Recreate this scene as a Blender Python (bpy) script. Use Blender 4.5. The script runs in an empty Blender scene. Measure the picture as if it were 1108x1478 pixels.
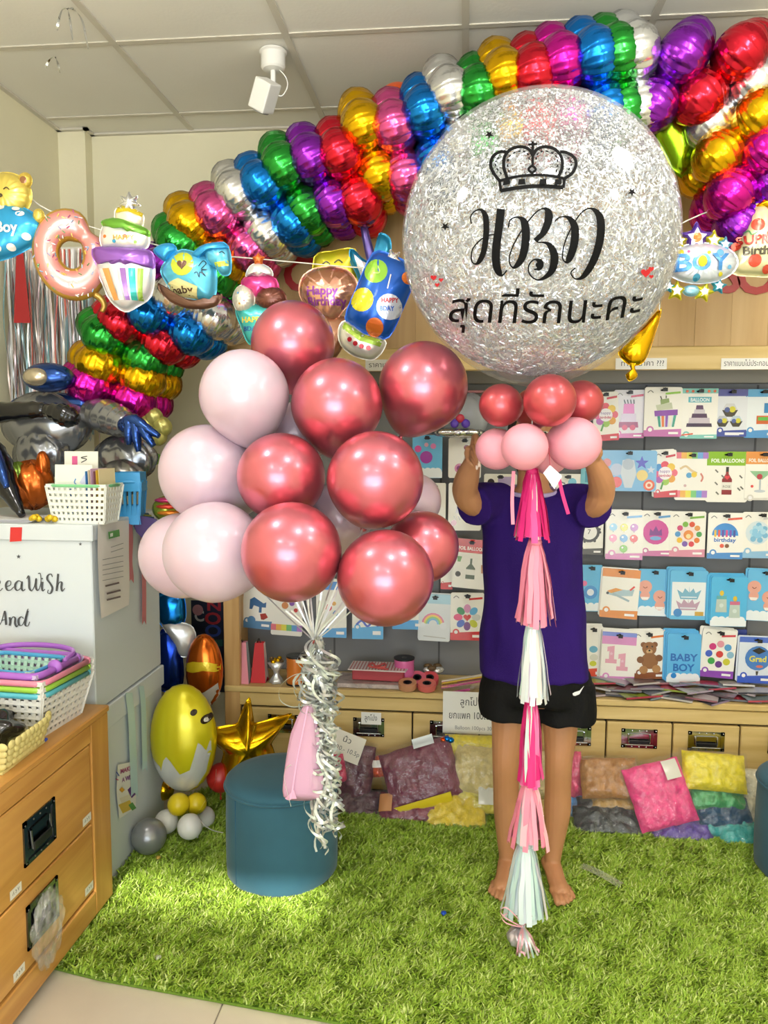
import bpy, bmesh, math, random
import numpy as np
from mathutils import Vector, Matrix, noise

random.seed(7)
rng = np.random.default_rng(7)
PI = math.pi
SC = bpy.context.scene
COL = SC.collection

# ------------------------------------------------------------------ camera
YAW, PITCH, ROLL = 0.10204, -0.09526, 0.0044
F = 1140.0
CAM = Vector((0, 0, 1.45))
_fw = Vector((-math.sin(YAW) * math.cos(PITCH), math.cos(YAW) * math.cos(PITCH), math.sin(PITCH)))
_rt = Vector((math.cos(YAW), math.sin(YAW), 0))
_up = _rt.cross(_fw)
_rt, _up = _rt * math.cos(ROLL) + _up * math.sin(ROLL), _up * math.cos(ROLL) - _rt * math.sin(ROLL)
cam_d = bpy.data.cameras.new('camera')
cam_d.sensor_fit = 'VERTICAL'
cam_d.sensor_height = 36.0
cam_d.lens = F / 1478.0 * 36.0
cam_d.clip_start = 0.05
cam = bpy.data.objects.new('camera', cam_d)
COL.objects.link(cam)
cam.matrix_world = Matrix(((_rt.x, _up.x, -_fw.x, CAM.x), (_rt.y, _up.y, -_fw.y, CAM.y),
                           (_rt.z, _up.z, -_fw.z, CAM.z), (0, 0, 0, 1)))
SC.camera = cam

# ------------------------------------------------------------------ world, sun, window light, exposure
w = bpy.data.worlds.new('world')
SC.world = w
w.use_nodes = True
bg = w.node_tree.nodes['Background']
bg.inputs[0].default_value = (0.86, 0.93, 1.0, 1)
bg.inputs[1].default_value = 1.6

sun_d = bpy.data.lights.new('sun', 'SUN')
sun_d.energy = 9.0
sun_d.angle = math.radians(1.0)
sun_d.color = (1.0, 0.95, 0.86)
sun = bpy.data.objects.new('sun', sun_d)
COL.objects.link(sun)
SUN_DIR = Vector((-0.10, 1.0, -0.45)).normalized()
sun.rotation_euler = SUN_DIR.to_track_quat('-Z', 'Y').to_euler()

al = bpy.data.lights.new('shopfront_daylight', 'AREA')
al.shape = 'RECTANGLE'
al.size, al.size_y = 3.2, 2.0
al.energy = 95
al.color = (0.84, 0.94, 1.0)
alo = bpy.data.objects.new('shopfront_daylight', al)
COL.objects.link(alo)
alo.location = (-0.1, -2.95, 1.25)
alo.rotation_euler = (math.radians(114), 0, 0)

SC.view_settings.view_transform = 'Standard'
SC.view_settings.look = 'None'
SC.view_settings.gamma = 1.0
SC.view_settings.use_curve_mapping = False
SC.view_settings.exposure = 0.14
SC.cycles.max_bounces = 7
SC.cycles.diffuse_bounces = 4
SC.cycles.glossy_bounces = 3
SC.cycles.transmission_bounces = 4
SC.cycles.transparent_max_bounces = 12
SC.cycles.caustics_reflective = False
SC.cycles.caustics_refractive = False
SC.cycles.sample_clamp_indirect = 4.0
SC.cycles.use_denoising = True

# ------------------------------------------------------------------ helpers
def ray(u, v):
    return _fw + (u - 554) / F * _rt + (739 - v) / F * _up

def P(u, v, Y):
    d = ray(u, v)
    return CAM + d * (Y / d.y)

def PZ(u, v, Z):
    d = ray(u, v)
    return CAM + d * ((Z - CAM.z) / d.z)

def S(px, u, v, Y):
    return px * (Y / ray(u, v).y) / F

def lin(h):
    if not isinstance(h, str):
        return tuple(h)
    h = h.lstrip('#')
    o = []
    for i in (0, 2, 4):
        c = int(h[i:i + 2], 16) / 255
        o.append(c / 12.92 if c <= 0.04045 else ((c + 0.055) / 1.055) ** 2.4)
    return tuple(o)

MATS = {}

def mat(name, col='#808080', rough=0.5, metal=0.0, coat=0.0, bump=None, var=None, alpha=1.0, trans=0.0,
        sss=0.0, spec=0.5, sheen=0.0, emit=None, vcol=False, ior=None, aniso=0):
    """cached principled material. bump=(scale, strength, detail); var=(scale, amount)"""
    if name in MATS:
        return MATS[name]
    m = bpy.data.materials.new(name)
    m.use_nodes = True
    nt = m.node_tree
    b = nt.nodes['Principled BSDF']
    c = lin(col)
    b.inputs['Base Color'].default_value = (*c, 1)
    b.inputs['Roughness'].default_value = rough
    b.inputs['Metallic'].default_value = metal
    b.inputs['Coat Weight'].default_value = coat
    b.inputs['Coat Roughness'].default_value = 0.08
    b.inputs['Alpha'].default_value = alpha
    b.inputs['Transmission Weight'].default_value = trans
    b.inputs['Specular IOR Level'].default_value = spec
    b.inputs['Sheen Weight'].default_value = sheen
    if ior:
        b.inputs['IOR'].default_value = ior
    if sss:
        b.inputs['Subsurface Weight'].default_value = sss
        b.inputs['Subsurface Radius'].default_value = (0.02, 0.012, 0.01)
        b.inputs['Subsurface Scale'].default_value = 1.0
    if emit:
        b.inputs['Emission Color'].default_value = (*lin(emit[0]), 1)
        b.inputs['Emission Strength'].default_value = emit[1]
    src = None
    if vcol:
        a = nt.nodes.new('ShaderNodeVertexColor')
        a.layer_name = 'Col'
        src = a.outputs['Color']
        nt.links.new(src, b.inputs['Base Color'])
    if bump or var:
        tc = nt.nodes.new('ShaderNodeTexCoord')
    if var:
        n = nt.nodes.new('ShaderNodeTexNoise')
        n.inputs['Scale'].default_value = var[0]
        n.inputs['Detail'].default_value = 3
        nt.links.new(tc.outputs['Object'], n.inputs['Vector'])
        mr = nt.nodes.new('ShaderNodeMapRange')
        mr.inputs['From Min'].default_value = 0.3
        mr.inputs['From Max'].default_value = 0.7
        mr.inputs['To Min'].default_value = 1 - var[1]
        mr.inputs['To Max'].default_value = 1 + var[1]
        nt.links.new(n.outputs['Fac'], mr.inputs['Value'])
        vm = nt.nodes.new('ShaderNodeVectorMath')
        vm.operation = 'SCALE'
        if src:
            nt.links.new(src, vm.inputs[0])
        else:
            vm.inputs[0].default_value = c
        nt.links.new(mr.outputs[0], vm.inputs['Scale'])
        nt.links.new(vm.outputs[0], b.inputs['Base Color'])
    if bump:
        n = nt.nodes.new('ShaderNodeTexNoise')
        n.inputs['Scale'].default_value = bump[0]
        n.inputs['Detail'].default_value = bump[2] if len(bump) > 2 else 2
        nt.links.new(tc.outputs['Object'], n.inputs['Vector'])
        bp = nt.nodes.new('ShaderNodeBump')
        bp.inputs['Strength'].default_value = bump[1]
        bp.inputs['Distance'].default_value = 0.01
        nt.links.new(n.outputs['Fac'], bp.inputs['Height'])
        nt.links.new(bp.outputs['Normal'], b.inputs['Normal'])
    MATS[name] = m
    return m

def wood_mat(name, c1, c2, axis=0, scale=1.0, rough=0.42):
    if name in MATS:
        return MATS[name]
    m = bpy.data.materials.new(name)
    m.use_nodes = True
    nt = m.node_tree
    b = nt.nodes['Principled BSDF']
    b.inputs['Roughness'].default_value = rough
    tc = nt.nodes.new('ShaderNodeTexCoord')
    mp = nt.nodes.new('ShaderNodeMapping')
    sc = [14 * scale, 14 * scale, 14 * scale]
    sc[axis] = 0.9 * scale
    mp.inputs['Scale'].default_value = sc
    nt.links.new(tc.outputs['Object'], mp.inputs['Vector'])
    n = nt.nodes.new('ShaderNodeTexNoise')
    n.inputs['Scale'].default_value = 1.6
    n.inputs['Detail'].default_value = 6
    n.inputs['Distortion'].default_value = 0.6
    nt.links.new(mp.outputs[0], n.inputs['Vector'])
    r = nt.nodes.new('ShaderNodeValToRGB')
    r.color_ramp.elements[0].position = 0.32
    r.color_ramp.elements[1].position = 0.72
    r.color_ramp.elements[0].color = (*lin(c1), 1)
    r.color_ramp.elements[1].color = (*lin(c2), 1)
    nt.links.new(n.outputs['Fac'], r.inputs[0])
    nt.links.new(r.outputs[0], b.inputs['Base Color'])
    MATS[name] = m
    return m

def film_mat(name='clear film', tint='#ffffff', opac=0.04, rough=0.12, bumpy=(30, 0.5)):
    """clear plastic film: mostly transparent with a glossy sheen"""
    if name in MATS:
        return MATS[name]
    m = bpy.data.materials.new(name)
    m.use_nodes = True
    nt = m.node_tree
    nt.nodes.remove(nt.nodes['Principled BSDF'])
    out = nt.nodes['Material Output']
    tr = nt.nodes.new('ShaderNodeBsdfTransparent')
    gl = nt.nodes.new('ShaderNodeBsdfGlossy')
    gl.inputs['Roughness'].default_value = rough
    df = nt.nodes.new('ShaderNodeBsdfDiffuse')
    df.inputs['Color'].default_value = (*lin(tint), 1)
    a1 = nt.nodes.new('ShaderNodeMixShader')
    a2 = nt.nodes.new('ShaderNodeMixShader')
    lw = nt.nodes.new('ShaderNodeLayerWeight')
    lw.inputs['Blend'].default_value = 0.25
    tc = nt.nodes.new('ShaderNodeTexCoord')
    n = nt.nodes.new('ShaderNodeTexNoise')
    n.inputs['Scale'].default_value = bumpy[0]
    nt.links.new(tc.outputs['Object'], n.inputs['Vector'])
    bp = nt.nodes.new('ShaderNodeBump')
    bp.inputs['Strength'].default_value = bumpy[1]
    bp.inputs['Distance'].default_value = 0.02
    nt.links.new(n.outputs['Fac'], bp.inputs['Height'])
    for s in (gl, lw):
        nt.links.new(bp.outputs[0], s.inputs['Normal'])
    mx = nt.nodes.new('ShaderNodeMath')
    mx.operation = 'MULTIPLY_ADD'
    mx.inputs[1].default_value = 0.22
    mx.inputs[2].default_value = 0.025
    nt.links.new(lw.outputs['Facing'], mx.inputs[0])
    a1.inputs[0].default_value = opac
    nt.links.new(tr.outputs[0], a1.inputs[1])
    nt.links.new(df.outputs[0], a1.inputs[2])
    nt.links.new(mx.outputs[0], a2.inputs[0])
    nt.links.new(a1.outputs[0], a2.inputs[1])
    nt.links.new(gl.outputs[0], a2.inputs[2])
    nt.links.new(a2.outputs[0], out.inputs[0])
    MATS[name] = m
    return m

class MB:
    """collects geometry for ONE mesh"""
    def __init__(s):
        s.v, s.f, s.c = [], [], []

    def add(s, v, f, col=None, M=None):
        n = len(s.v)
        if M is not None:
            v = [M @ Vector(p) for p in v]
        s.v += [tuple(p) for p in v]
        s.f += [tuple(i + n for i in q) for q in f]
        s.c += [lin(col) if col is not None else (1, 1, 1)] * len(v)
        return s

    def box(s, x0, x1, y0, y1, z0, z1, col=None, M=None):
        v = [(x, y, z) for z in (z0, z1) for y in (y0, y1) for x in (x0, x1)]
        return s.add(v, [(0, 2, 3, 1), (4, 5, 7, 6), (0, 1, 5, 4), (2, 6, 7, 3), (0, 4, 6, 2), (1, 3, 7, 5)], col, M)

    def grid(s, fn, nu, nv, closeu=False, closev=False, col=None, M=None, capu=False):
        """fn(a,b) a in 0..1 over nu, b over nv"""
        v, f = [], []
        du = nu if closeu else nu - 1
        dv = nv if closev else nv - 1
        for j in range(nv):
            for i in range(nu):
                v.append(fn(i / du, j / dv))
        for j in range(nv if closev else nv - 1):
            for i in range(nu if closeu else nu - 1):
                f.append((j * nu + i, j * nu + (i + 1) % nu, ((j + 1) % nv) * nu + (i + 1) % nu, ((j + 1) % nv) * nu + i))
        if capu:
            f.append(tuple(reversed(range(nu))))
            f.append(tuple((nv - 1) * nu + i for i in range(nu)))
        return s.add(v, f, col, M)

    def xf(s, M):
        s.v = [tuple(M @ Vector(p)) for p in s.v]
        return s

    def lathe(s, prof, n=24, col=None, M=None, rfn=None):
        """prof: list of (r, z); open ends get capped"""
        def fn(a, b):
            k = b * (len(prof) - 1)
            r, z = prof[int(round(k))]
            t = a * 2 * PI
            if rfn:
                r = r * rfn(t, z)
            return (r * math.cos(t), r * math.sin(t), z)
        return s.grid(fn, n, len(prof), closeu=True, col=col, M=M, capu=True)

    def tube(s, path, rad, n=8, col=None, M=None, flat=1.0):
        path = [Vector(p) for p in path]
        if not hasattr(rad, '__len__'):
            rad = [rad] * len(path)
        rings = []
        ref = Vector((0, 0, 1))
        prev = None
        for i, p in enumerate(path):
            t = (path[min(i + 1, len(path) - 1)] - path[max(i - 1, 0)])
            if t.length < 1e-9:
                t = Vector((0, 0, 1))
            t.normalize()
            if prev is None:
                a = t.cross(ref if abs(t.z) < 0.95 else Vector((1, 0, 0))).normalized()
            else:
                a = (prev - t * prev.dot(t))
                if a.length < 1e-6:
                    a = t.orthogonal()
                a.normalize()
            prev = a
            b = t.cross(a)
            rings.append([p + (a * math.cos(k * 2 * PI / n) + b * math.sin(k * 2 * PI / n) * flat) * rad[i] for k in range(n)])
        v = [q for r in rings for q in r]
        f = []
        for j in range(len(rings) - 1):
            for i in range(n):
                f.append((j * n + i, j * n + (i + 1) % n, (j + 1) * n + (i + 1) % n, (j + 1) * n + i))
        f.append(tuple(reversed(range(n))))
        f.append(tuple((len(rings) - 1) * n + i for i in range(n)))
        return s.add(v, f, col, M)

    def ribbon(s, path, width, side=None, col=None, M=None, twist=0.0):
        """flat strip along a path"""
        path = [Vector(p) for p in path]
        v = []
        for i, p in enumerate(path):
            t = (path[min(i + 1, len(path) - 1)] - path[max(i - 1, 0)])
            t = t.normalized() if t.length > 1e-9 else Vector((0, 0, 1))
            sd = Vector(side) if side is not None else Vector((1, 0, 0))
            sd = sd - t * sd.dot(t)
            if sd.length < 1e-4:
                sd = t.orthogonal()
            sd.normalize()
            if twist:
                sd = Matrix.Rotation(twist * i, 3, t) @ sd
            wd = width[i] if hasattr(width, '__len__') else width
            v += [p - sd * wd / 2, p + sd * wd / 2]
        f = [(2 * i, 2 * i + 1, 2 * i + 3, 2 * i + 2) for i in range(len(path) - 1)]
        return s.add(v, f, col, M)

    def ell(s, c, r, n=16, m=10, col=None, M=None, fn=None):
        """ellipsoid"""
        def g(a, b):
            t, p = a * 2 * PI, (b - 0.5) * PI * 0.998
            x, y, z = math.cos(p) * math.cos(t), math.cos(p) * math.sin(t), math.sin(p)
            k = fn(t, p) if fn else 1.0
            return (c[0] + r[0] * x * k, c[1] + r[1] * y * k, c[2] + r[2] * z * k)
        return s.grid(g, n, m, closeu=True, col=col, M=M, capu=True)

    def prism(s, poly, z0, z1, col=None, M=None):
        n = len(poly)
        v = [(x, y, z0) for x, y in poly] + [(x, y, z1) for x, y in poly]
        f = [tuple(reversed(range(n))), tuple(range(n, 2 * n))] + [(i, (i + 1) % n, n + (i + 1) % n, n + i) for i in range(n)]
        return s.add(v, f, col, M)

def world_off(o):
    p = Vector((0, 0, 0))
    while o is not None:
        p += o.location
        o = o.parent
    return p

def mesh_of(name, mb, m=None, smooth=False, bev=0.0, off=None, seg=1, sharp=None):
    me = bpy.data.meshes.new(name)
    v = mb.v
    if off is not None:
        v = [(p[0] - off.x, p[1] - off.y, p[2] - off.z) for p in v]
    me.from_pydata(v, [], mb.f)
    if any(c != (1, 1, 1) for c in mb.c):
        at = me.color_attributes.new('Col', 'FLOAT_COLOR', 'POINT')
        at.data.foreach_set('color', np.array([(*c, 1) for c in mb.c], dtype=np.float32).ravel())
    if bev:
        bm = bmesh.new()
        bm.from_mesh(me)
        bmesh.ops.remove_doubles(bm, verts=bm.verts, dist=1e-6)
        ed = [e for e in bm.edges if len(e.link_faces) == 2 and e.calc_face_angle(0) > 0.6]
        bmesh.ops.bevel(bm, geom=ed, offset=bev, segments=seg, affect='EDGES', profile=0.6, clamp_overlap=True)
        bm.to_mesh(me)
        bm.free()
    if smooth:
        me.polygons.foreach_set('use_smooth', [True] * len(me.polygons))
        if sharp:
            me.set_sharp_from_angle(angle=sharp)
    if m is not None:
        me.materials.append(m)
    me.update()
    return me

def mk(name, mb, m, parent=None, smooth=False, bev=0.0, world=True, seg=1, sharp=None):
    """one mesh object; world=True: vertices are given in world space"""
    off = world_off(parent) if (world and parent is not None) else None
    me = mesh_of(name, mb, m, smooth, bev, off, seg, sharp)
    o = bpy.data.objects.new(name, me)
    COL.objects.link(o)
    if parent is not None:
        o.parent = parent
    return o

def inst(name, me, parent=None, M=None):
    o = bpy.data.objects.new(name, me)
    COL.objects.link(o)
    if parent is not None:
        o.parent = parent
    if M is not None:
        o.matrix_basis = M
    return o

def thing(name, label, cat, loc=(0, 0, 0), group=None, M=None):
    o = bpy.data.objects.new(name, None)
    COL.objects.link(o)
    o.empty_display_size = 0.05
    if M is not None:
        o.matrix_world = M
    else:
        o.location = loc
    o['label'] = label
    o['category'] = cat
    if group:
        o['group'] = group
    return o

def tag(o, label, cat, group=None):
    o['label'] = label
    o['category'] = cat
    if group:
        o['group'] = group
    return o

def struct(o):
    o['kind'] = 'structure'
    return o

def stuff(o):
    o['kind'] = 'stuff'
    return o

def face_cam(pos, yaw=0.0, roll=0.0, tilt=0.0):
    """local x right, y up, z to the viewer (-Y world); yaw about world Z, roll about local z"""
    return Matrix.Translation(pos) @ Matrix.Rotation(yaw, 4, 'Z') @ Matrix.Rotation(PI / 2 + tilt, 4, 'X') @ Matrix.Rotation(roll, 4, 'Z')

def spline(pts, n=8, closed=False):
    """catmull-rom through points (tuples of any dimension)"""
    pts = [np.array(p, float) for p in pts]
    out = []
    N = len(pts)
    rngk = N if closed else N - 1
    for i in range(rngk):
        p0 = pts[(i - 1) % N] if (closed or i > 0) else pts[0] * 2 - pts[1]
        p1, p2 = pts[i], pts[(i + 1) % N]
        p3 = pts[(i + 2) % N] if (closed or i + 2 < N) else pts[-1] * 2 - pts[-2]
        for k in range(n):
            t = k / n
            out.append(0.5 * ((2 * p1) + (-p0 + p2) * t + (2 * p0 - 5 * p1 + 4 * p2 - p3) * t * t + (-p0 + 3 * p1 - 3 * p2 + p3) * t ** 3))
    if not closed:
        out.append(pts[-1])
    return [tuple(float(x) for x in p) for p in out]

# ------------------------------------------------------------------ flat print: shapes in 2D
_TXT = {}

def text2d(s):
    if s not in _TXT:
        c = bpy.data.curves.new('t', 'FONT')
        c.body = s.lstrip('*')
        if s[0] == '*':
            c.offset = 0.028
        c.resolution_u = 3
        o = bpy.data.objects.new('t', c)
        me = bpy.data.meshes.new_from_object(o)
        v = [(q.co.x, q.co.y) for q in me.vertices]
        f = [tuple(p.vertices) for p in me.polygons]
        bpy.data.objects.remove(o)
        bpy.data.meshes.remove(me)
        bpy.data.curves.remove(c)
        _TXT[s] = (v, f)
    return _TXT[s]

def stroke2d(pts, w, n=6, closed=False, calli=0.0, ang=0.9):
    """polyline stroke as a strip; calli 0..1 makes width depend on the direction (broad on down strokes)"""
    p = spline(pts, n, closed) if n > 1 else [tuple(map(float, q)) for q in pts]
    if closed:
        p = p + [p[0]]
    v, f = [], []
    for i, q in enumerate(p):
        a, b = p[max(i - 1, 0)], p[min(i + 1, len(p) - 1)]
        if closed and i in (0, len(p) - 1):
            a, b = p[-2], p[1]
        dx, dy = b[0] - a[0], b[1] - a[1]
        L = math.hypot(dx, dy) or 1e-9
        ww = w
        if calli:
            down = max(0.0, -dy / L)
            ww = w * (1 - calli + calli * down ** 1.5)
        v += [(q[0] - dy / L * ww / 2, q[1] + dx / L * ww / 2), (q[0] + dy / L * ww / 2, q[1] - dx / L * ww / 2)]
    f = [(2 * i, 2 * i + 1, 2 * i + 3, 2 * i + 2) for i in range(len(p) - 1)]
    return v, f

def star_poly(n, r1, r2, cx=0, cy=0, rot=PI / 2):
    return [(cx + (r1 if k % 2 == 0 else r2) * math.cos(rot + k * PI / n), cy + (r1 if k % 2 == 0 else r2) * math.sin(rot + k * PI / n)) for k in range(2 * n)]

def heart_poly(r, cx=0, cy=0, n=20):
    o = []
    for k in range(n):
        t = k * 2 * PI / n
        o.append((cx + r * 16 * math.sin(t) ** 3 / 17, cy + r * (13 * math.cos(t) - 5 * math.cos(2 * t) - 2 * math.cos(3 * t) - math.cos(4 * t)) / 17))
    return o

def circ(cx, cy, rx, ry=None, n=18, a0=0.0, a1=2 * PI):
    ry = rx if ry is None else ry
    full = abs(a1 - a0 - 2 * PI) < 1e-6
    m = n if full else n - 1
    return [(cx + rx * math.cos(a0 + (a1 - a0) * k / m), cy + ry * math.sin(a0 + (a1 - a0) * k / m)) for k in range(n)]

def shape2d(sp):
    k = sp[0]
    if k == 'r':
        _, x, y, ww, h, col = sp
        return [(x, y), (x + ww, y), (x + ww, y + h), (x, y + h)], [(0, 1, 2, 3)], col
    if k == 'c':
        _, x, y, r, col = sp[:5]
        p = circ(x, y, r, sp[5] if len(sp) > 5 else None)
        return p, [tuple(range(len(p)))], col
    if k == 'p':
        return list(sp[1]), [tuple(range(len(sp[1])))], sp[2]
    if k == 's':
        _, x, y, r, col = sp[:5]
        p = star_poly(5, r, r * 0.42, x, y)
        return p + [(x, y)], [(i, (i + 1) % 10, 10) for i in range(10)], col
    if k == 'h':
        _, x, y, r, col = sp[:5]
        p = heart_poly(r, x, y)
        return p + [(x, y)], [(i, (i + 1) % 20, 20) for i in range(20)], col
    if k == 't':   # text centred on x, baseline y; size; optional rotation, max width
        _, s, x, y, size, col = sp[:6]
        v, f = text2d(s)
        if not v:
            return [], [], col
        x0, x1 = min(q[0] for q in v), max(q[0] for q in v)
        kx = size
        if len(sp) > 6 and sp[6]:
            kx = sp[6] / (x1 - x0)
        return [(x + (q[0] - (x0 + x1) / 2) * kx, y + q[1] * size) for q in v], f, col
    if k == 'l':
        _, pts, ww, col = sp[:4]
        kw = sp[4] if len(sp) > 4 else {}
        v, f = stroke2d(pts, ww, **kw)
        return v, f, col
    raise ValueError(k)

def print_mb(specs, sx=1.0, ox=0.0, oy=0.0, z=0.001, dz=0.0002, proj=None, maxe=None):
    """flat print shapes (units scaled by sx) as thin layers on z; proj(x,y,z)->3D bends it on to a surface"""
    mb = MB()
    for i, sp in enumerate(specs):
        v, f, col = shape2d(sp)
        if not v:
            continue
        v = [(ox + a * sx, oy + b * sx) for a, b in v]
        if maxe:
            v, f = subdiv2d(v, f, maxe)
        zz = z + i * dz
        if proj:
            mb.add([proj(a, b, zz) for a, b in v], f, col)
        else:
            mb.add([(a, b, zz) for a, b in v], f, col)
    return mb

def subdiv2d(v, f, maxe):
    bm = bmesh.new()
    vs = [bm.verts.new((a, b, 0)) for a, b in v]
    for q in f:
        try:
            bm.faces.new([vs[i] for i in q])
        except ValueError:
            pass
    bmesh.ops.triangulate(bm, faces=bm.faces[:])
    for _ in range(6):
        ed = [e for e in bm.edges if e.calc_length() > maxe]
        if not ed:
            break
        bmesh.ops.subdivide_edges(bm, edges=ed, cuts=1)
        bmesh.ops.triangulate(bm, faces=[q for q in bm.faces if len(q.verts) > 3])
    bm.verts.index_update()
    ov = [(q.co.x, q.co.y) for q in bm.verts]
    of = [tuple(x.index for x in q.verts) for q in bm.faces]
    bm.free()
    return ov, of

INK = mat('printed ink', vcol=True, rough=0.45)
INK_GLOSS = mat('glossy print', vcol=True, rough=0.2, coat=0.3)
# ------------------------------------------------------------------ the room
CEIL = 2.788
XL, XR, YB, YF = -1.81, 2.3, 3.53, -3.0
M_wall = mat('cream wall paint', '#e8e2c4', 0.85, bump=(60, 0.05), var=(3, 0.03))
M_wallg = mat('grey wall paint', '#8f8f8a', 0.85)
M_ceil = mat('ceiling board', '#efede4', 0.9, bump=(90, 0.05), var=(2, 0.03))
M_grid = mat('ceiling grid', '#d2cdbf', 0.6)
M_floor = mat('cream floor tile', '#d8cdbb', 0.28, var=(5, 0.05), coat=0.2)
M_grout = mat('floor grout', '#8c8377', 0.9)
M_white = mat('white plastic', '#ecebe6', 0.4)
M_dark = mat('dark plastic', '#141416', 0.4)
M_chrome = mat('chrome', '#c9ccd0', 0.14, 1.0)
M_steel = mat('brushed steel', '#aeb2b8', 0.3, 1.0)

fl = struct(mk('floor', MB().box(XL, XR, YF, YB, -0.06, -0.004), M_grout))
tile_me = mesh_of('tile', MB().box(-0.298, 0.298, -0.298, 0.298, -0.02, 0), M_floor, bev=0.002)
tiles_n = 0
for i in range(7):
    for j in range(4):
        x, y = -1.50 + 0.6 * i, -0.1 + 0.6 * j
        inst('tile', tile_me, fl, Matrix.Translation((x, y, 0.0)))
# floor tiles behind the camera, too far to be told apart
struct(mk('floor_front', MB().box(XL, XR, YF, -0.41, -0.003, 0.0), M_floor))
struct(mk('floor_back', MB().box(XL, XR, 2.0, YB, -0.003, 0.0), M_floor))

wb = MB().box(XL - 0.1, XR + 0.1, YB, YB + 0.1, 0, CEIL + 0.1)
struct(mk('wall_back', wb, M_wall))
wl = MB().box(XL - 0.1, XL, YF, YB + 0.1, 0, CEIL + 0.1)
struct(mk('wall_left', wl, M_wall))
struct(mk('wall_right', MB().box(XR, XR + 0.1, YF, YB + 0.1, 0, CEIL + 0.1), M_wall))
# corner column
struct(mk('trim_1', MB().box(XL, -1.685, 3.465, YB, 0, CEIL), M_wall))
# grey painted strip of wall above the right part of the shelving
struct(mk('trim_2', MB().box(0.2, XR, YB - 0.012, YB, 2.0, CEIL), M_wallg))
# front wall behind the camera: shop window below, solid band, narrow slot added to shape the strip of sun on the rug
fw = MB()
SL0, SL1, SX0, SX1 = 2.365, 2.475, -0.62, 0.12
fw.box(XL, XR, YF - 0.1, YF, SL1, CEIL + 0.1)
fw.box(XL, SX0, YF - 0.1, YF, 2.24, SL1)
fw.box(SX1, XR, YF - 0.1, YF, 2.24, SL1)
fw.box(SX0, SX1, YF - 0.1, YF, 2.24, SL0)
fw.box(XL, -1.75, YF - 0.1, YF, 0, 2.24)
fw.box(2.25, XR, YF - 0.1, YF, 0, 2.24)
struct(mk('wall_front', fw, M_wall))
wf = struct(mk('window_1', MB().box(-1.75, 2.25, YF - 0.06, YF - 0.02, 2.2, 2.24).box(-1.75, 2.25, YF - 0.06, YF - 0.02, 0, 0.08)
               .box(0.2, 0.28, YF - 0.06, YF - 0.02, 0.08, 2.2), M_white))

# unseen roof slab added outside the shop front to keep the sun off the window
struct(mk('added_sun_shade', MB().box(-4, 5, -8.6, YF - 0.1, 2.20, 2.24), M_white))
struct(mk('pavement', MB().box(-4, 5, -8.6, YF, -0.08, -0.02), M_floor))

# ceiling: grid and boards. grid lines at X = -1.219 + .6 i, Y = 2.74 + .6 j
gx = [XL] + [-1.219 + 0.6 * i for i in range(6)] + [XR]
gy = [2.74 + 0.6 * j for j in range(-9, 2)] + [YB]
gy = [YF] + [y for y in gy if y > YF + 0.05]
ceil = struct(mk('ceiling', MB().box(XL, XR, YF, YB, CEIL + 0.012, CEIL + 0.05), M_ceil))
for i in range(len(gx) - 1):
    for j in range(len(gy) - 1):
        b = MB().box(gx[i] + 0.003, gx[i + 1] - 0.003, gy[j] + 0.003, gy[j + 1] - 0.003, CEIL + 0.004, CEIL + 0.0115)
        mk('ceiling_board', b, M_ceil, ceil)
for k, x in enumerate(gx[1:-1]):
    mk('grid_bar', MB().box(x - 0.012, x + 0.012, YF, YB, CEIL - 0.001, CEIL + 0.0035), M_grid, ceil)
for k, y in enumerate(gy[1:-1]):
    mk('grid_bar', MB().box(XL, XR, y - 0.012, y + 0.012, CEIL - 0.0005, CEIL + 0.0035), M_grid, ceil)
# edge angle round the walls
struct(mk('trim_3', MB().box(-1.685, XR, YB - 0.02, YB, CEIL - 0.006, CEIL + 0.003).box(-1.685, -1.665, 3.465 - 0.02, YB, CEIL - 0.006, CEIL + 0.003)
          .box(XL, -1.665, 3.445, 3.465, CEIL - 0.006, CEIL + 0.003).box(XL, XL + 0.02, YF, 3.465, CEIL - 0.006, CEIL + 0.003), M_grid))

# unseen ceiling lamps, several added; globes hung low to brighten the ceiling and corner
M_diff = mat('lamp diffuser', '#ffffff', 0.5, emit=('#fffaf4', 32.0))
for k, (x, y, lb) in enumerate([(0.22, 1.05, 'unseen white globe ceiling lamp nearest the camera'), (1.45, 1.0, 'unseen white globe ceiling lamp near the right wall'),
                                (-1.0, 1.45, 'unseen white globe lamp added near the left wall to brighten the corner'), (0.8, 1.7, 'unseen white globe ceiling lamp above the glitter balloon'), (0.3, -0.9, 'unseen white globe ceiling lamp added behind the camera'), (-0.9, -0.4, 'unseen white globe ceiling lamp added behind and left of the camera')]):
    t = thing('unseen_ceiling_lamp', lb, 'ceiling lamp', (x, y, CEIL), 'unseen globe ceiling lamps')
    mk('lamp_base', MB().lathe([(0.06, 0.0), (0.06, -0.015), (0.02, -0.025), (0.012, -0.03), (0.012, -0.20), (0.045, -0.205), (0.05, -0.225), (0.04, -0.23)], 28), M_white, t, True, world=False, sharp=0.6)
    mk('globe', MB().ell((0, 0, -0.32), (0.11, 0.11, 0.105), 32, 18), M_diff, t, True, world=False)

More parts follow.
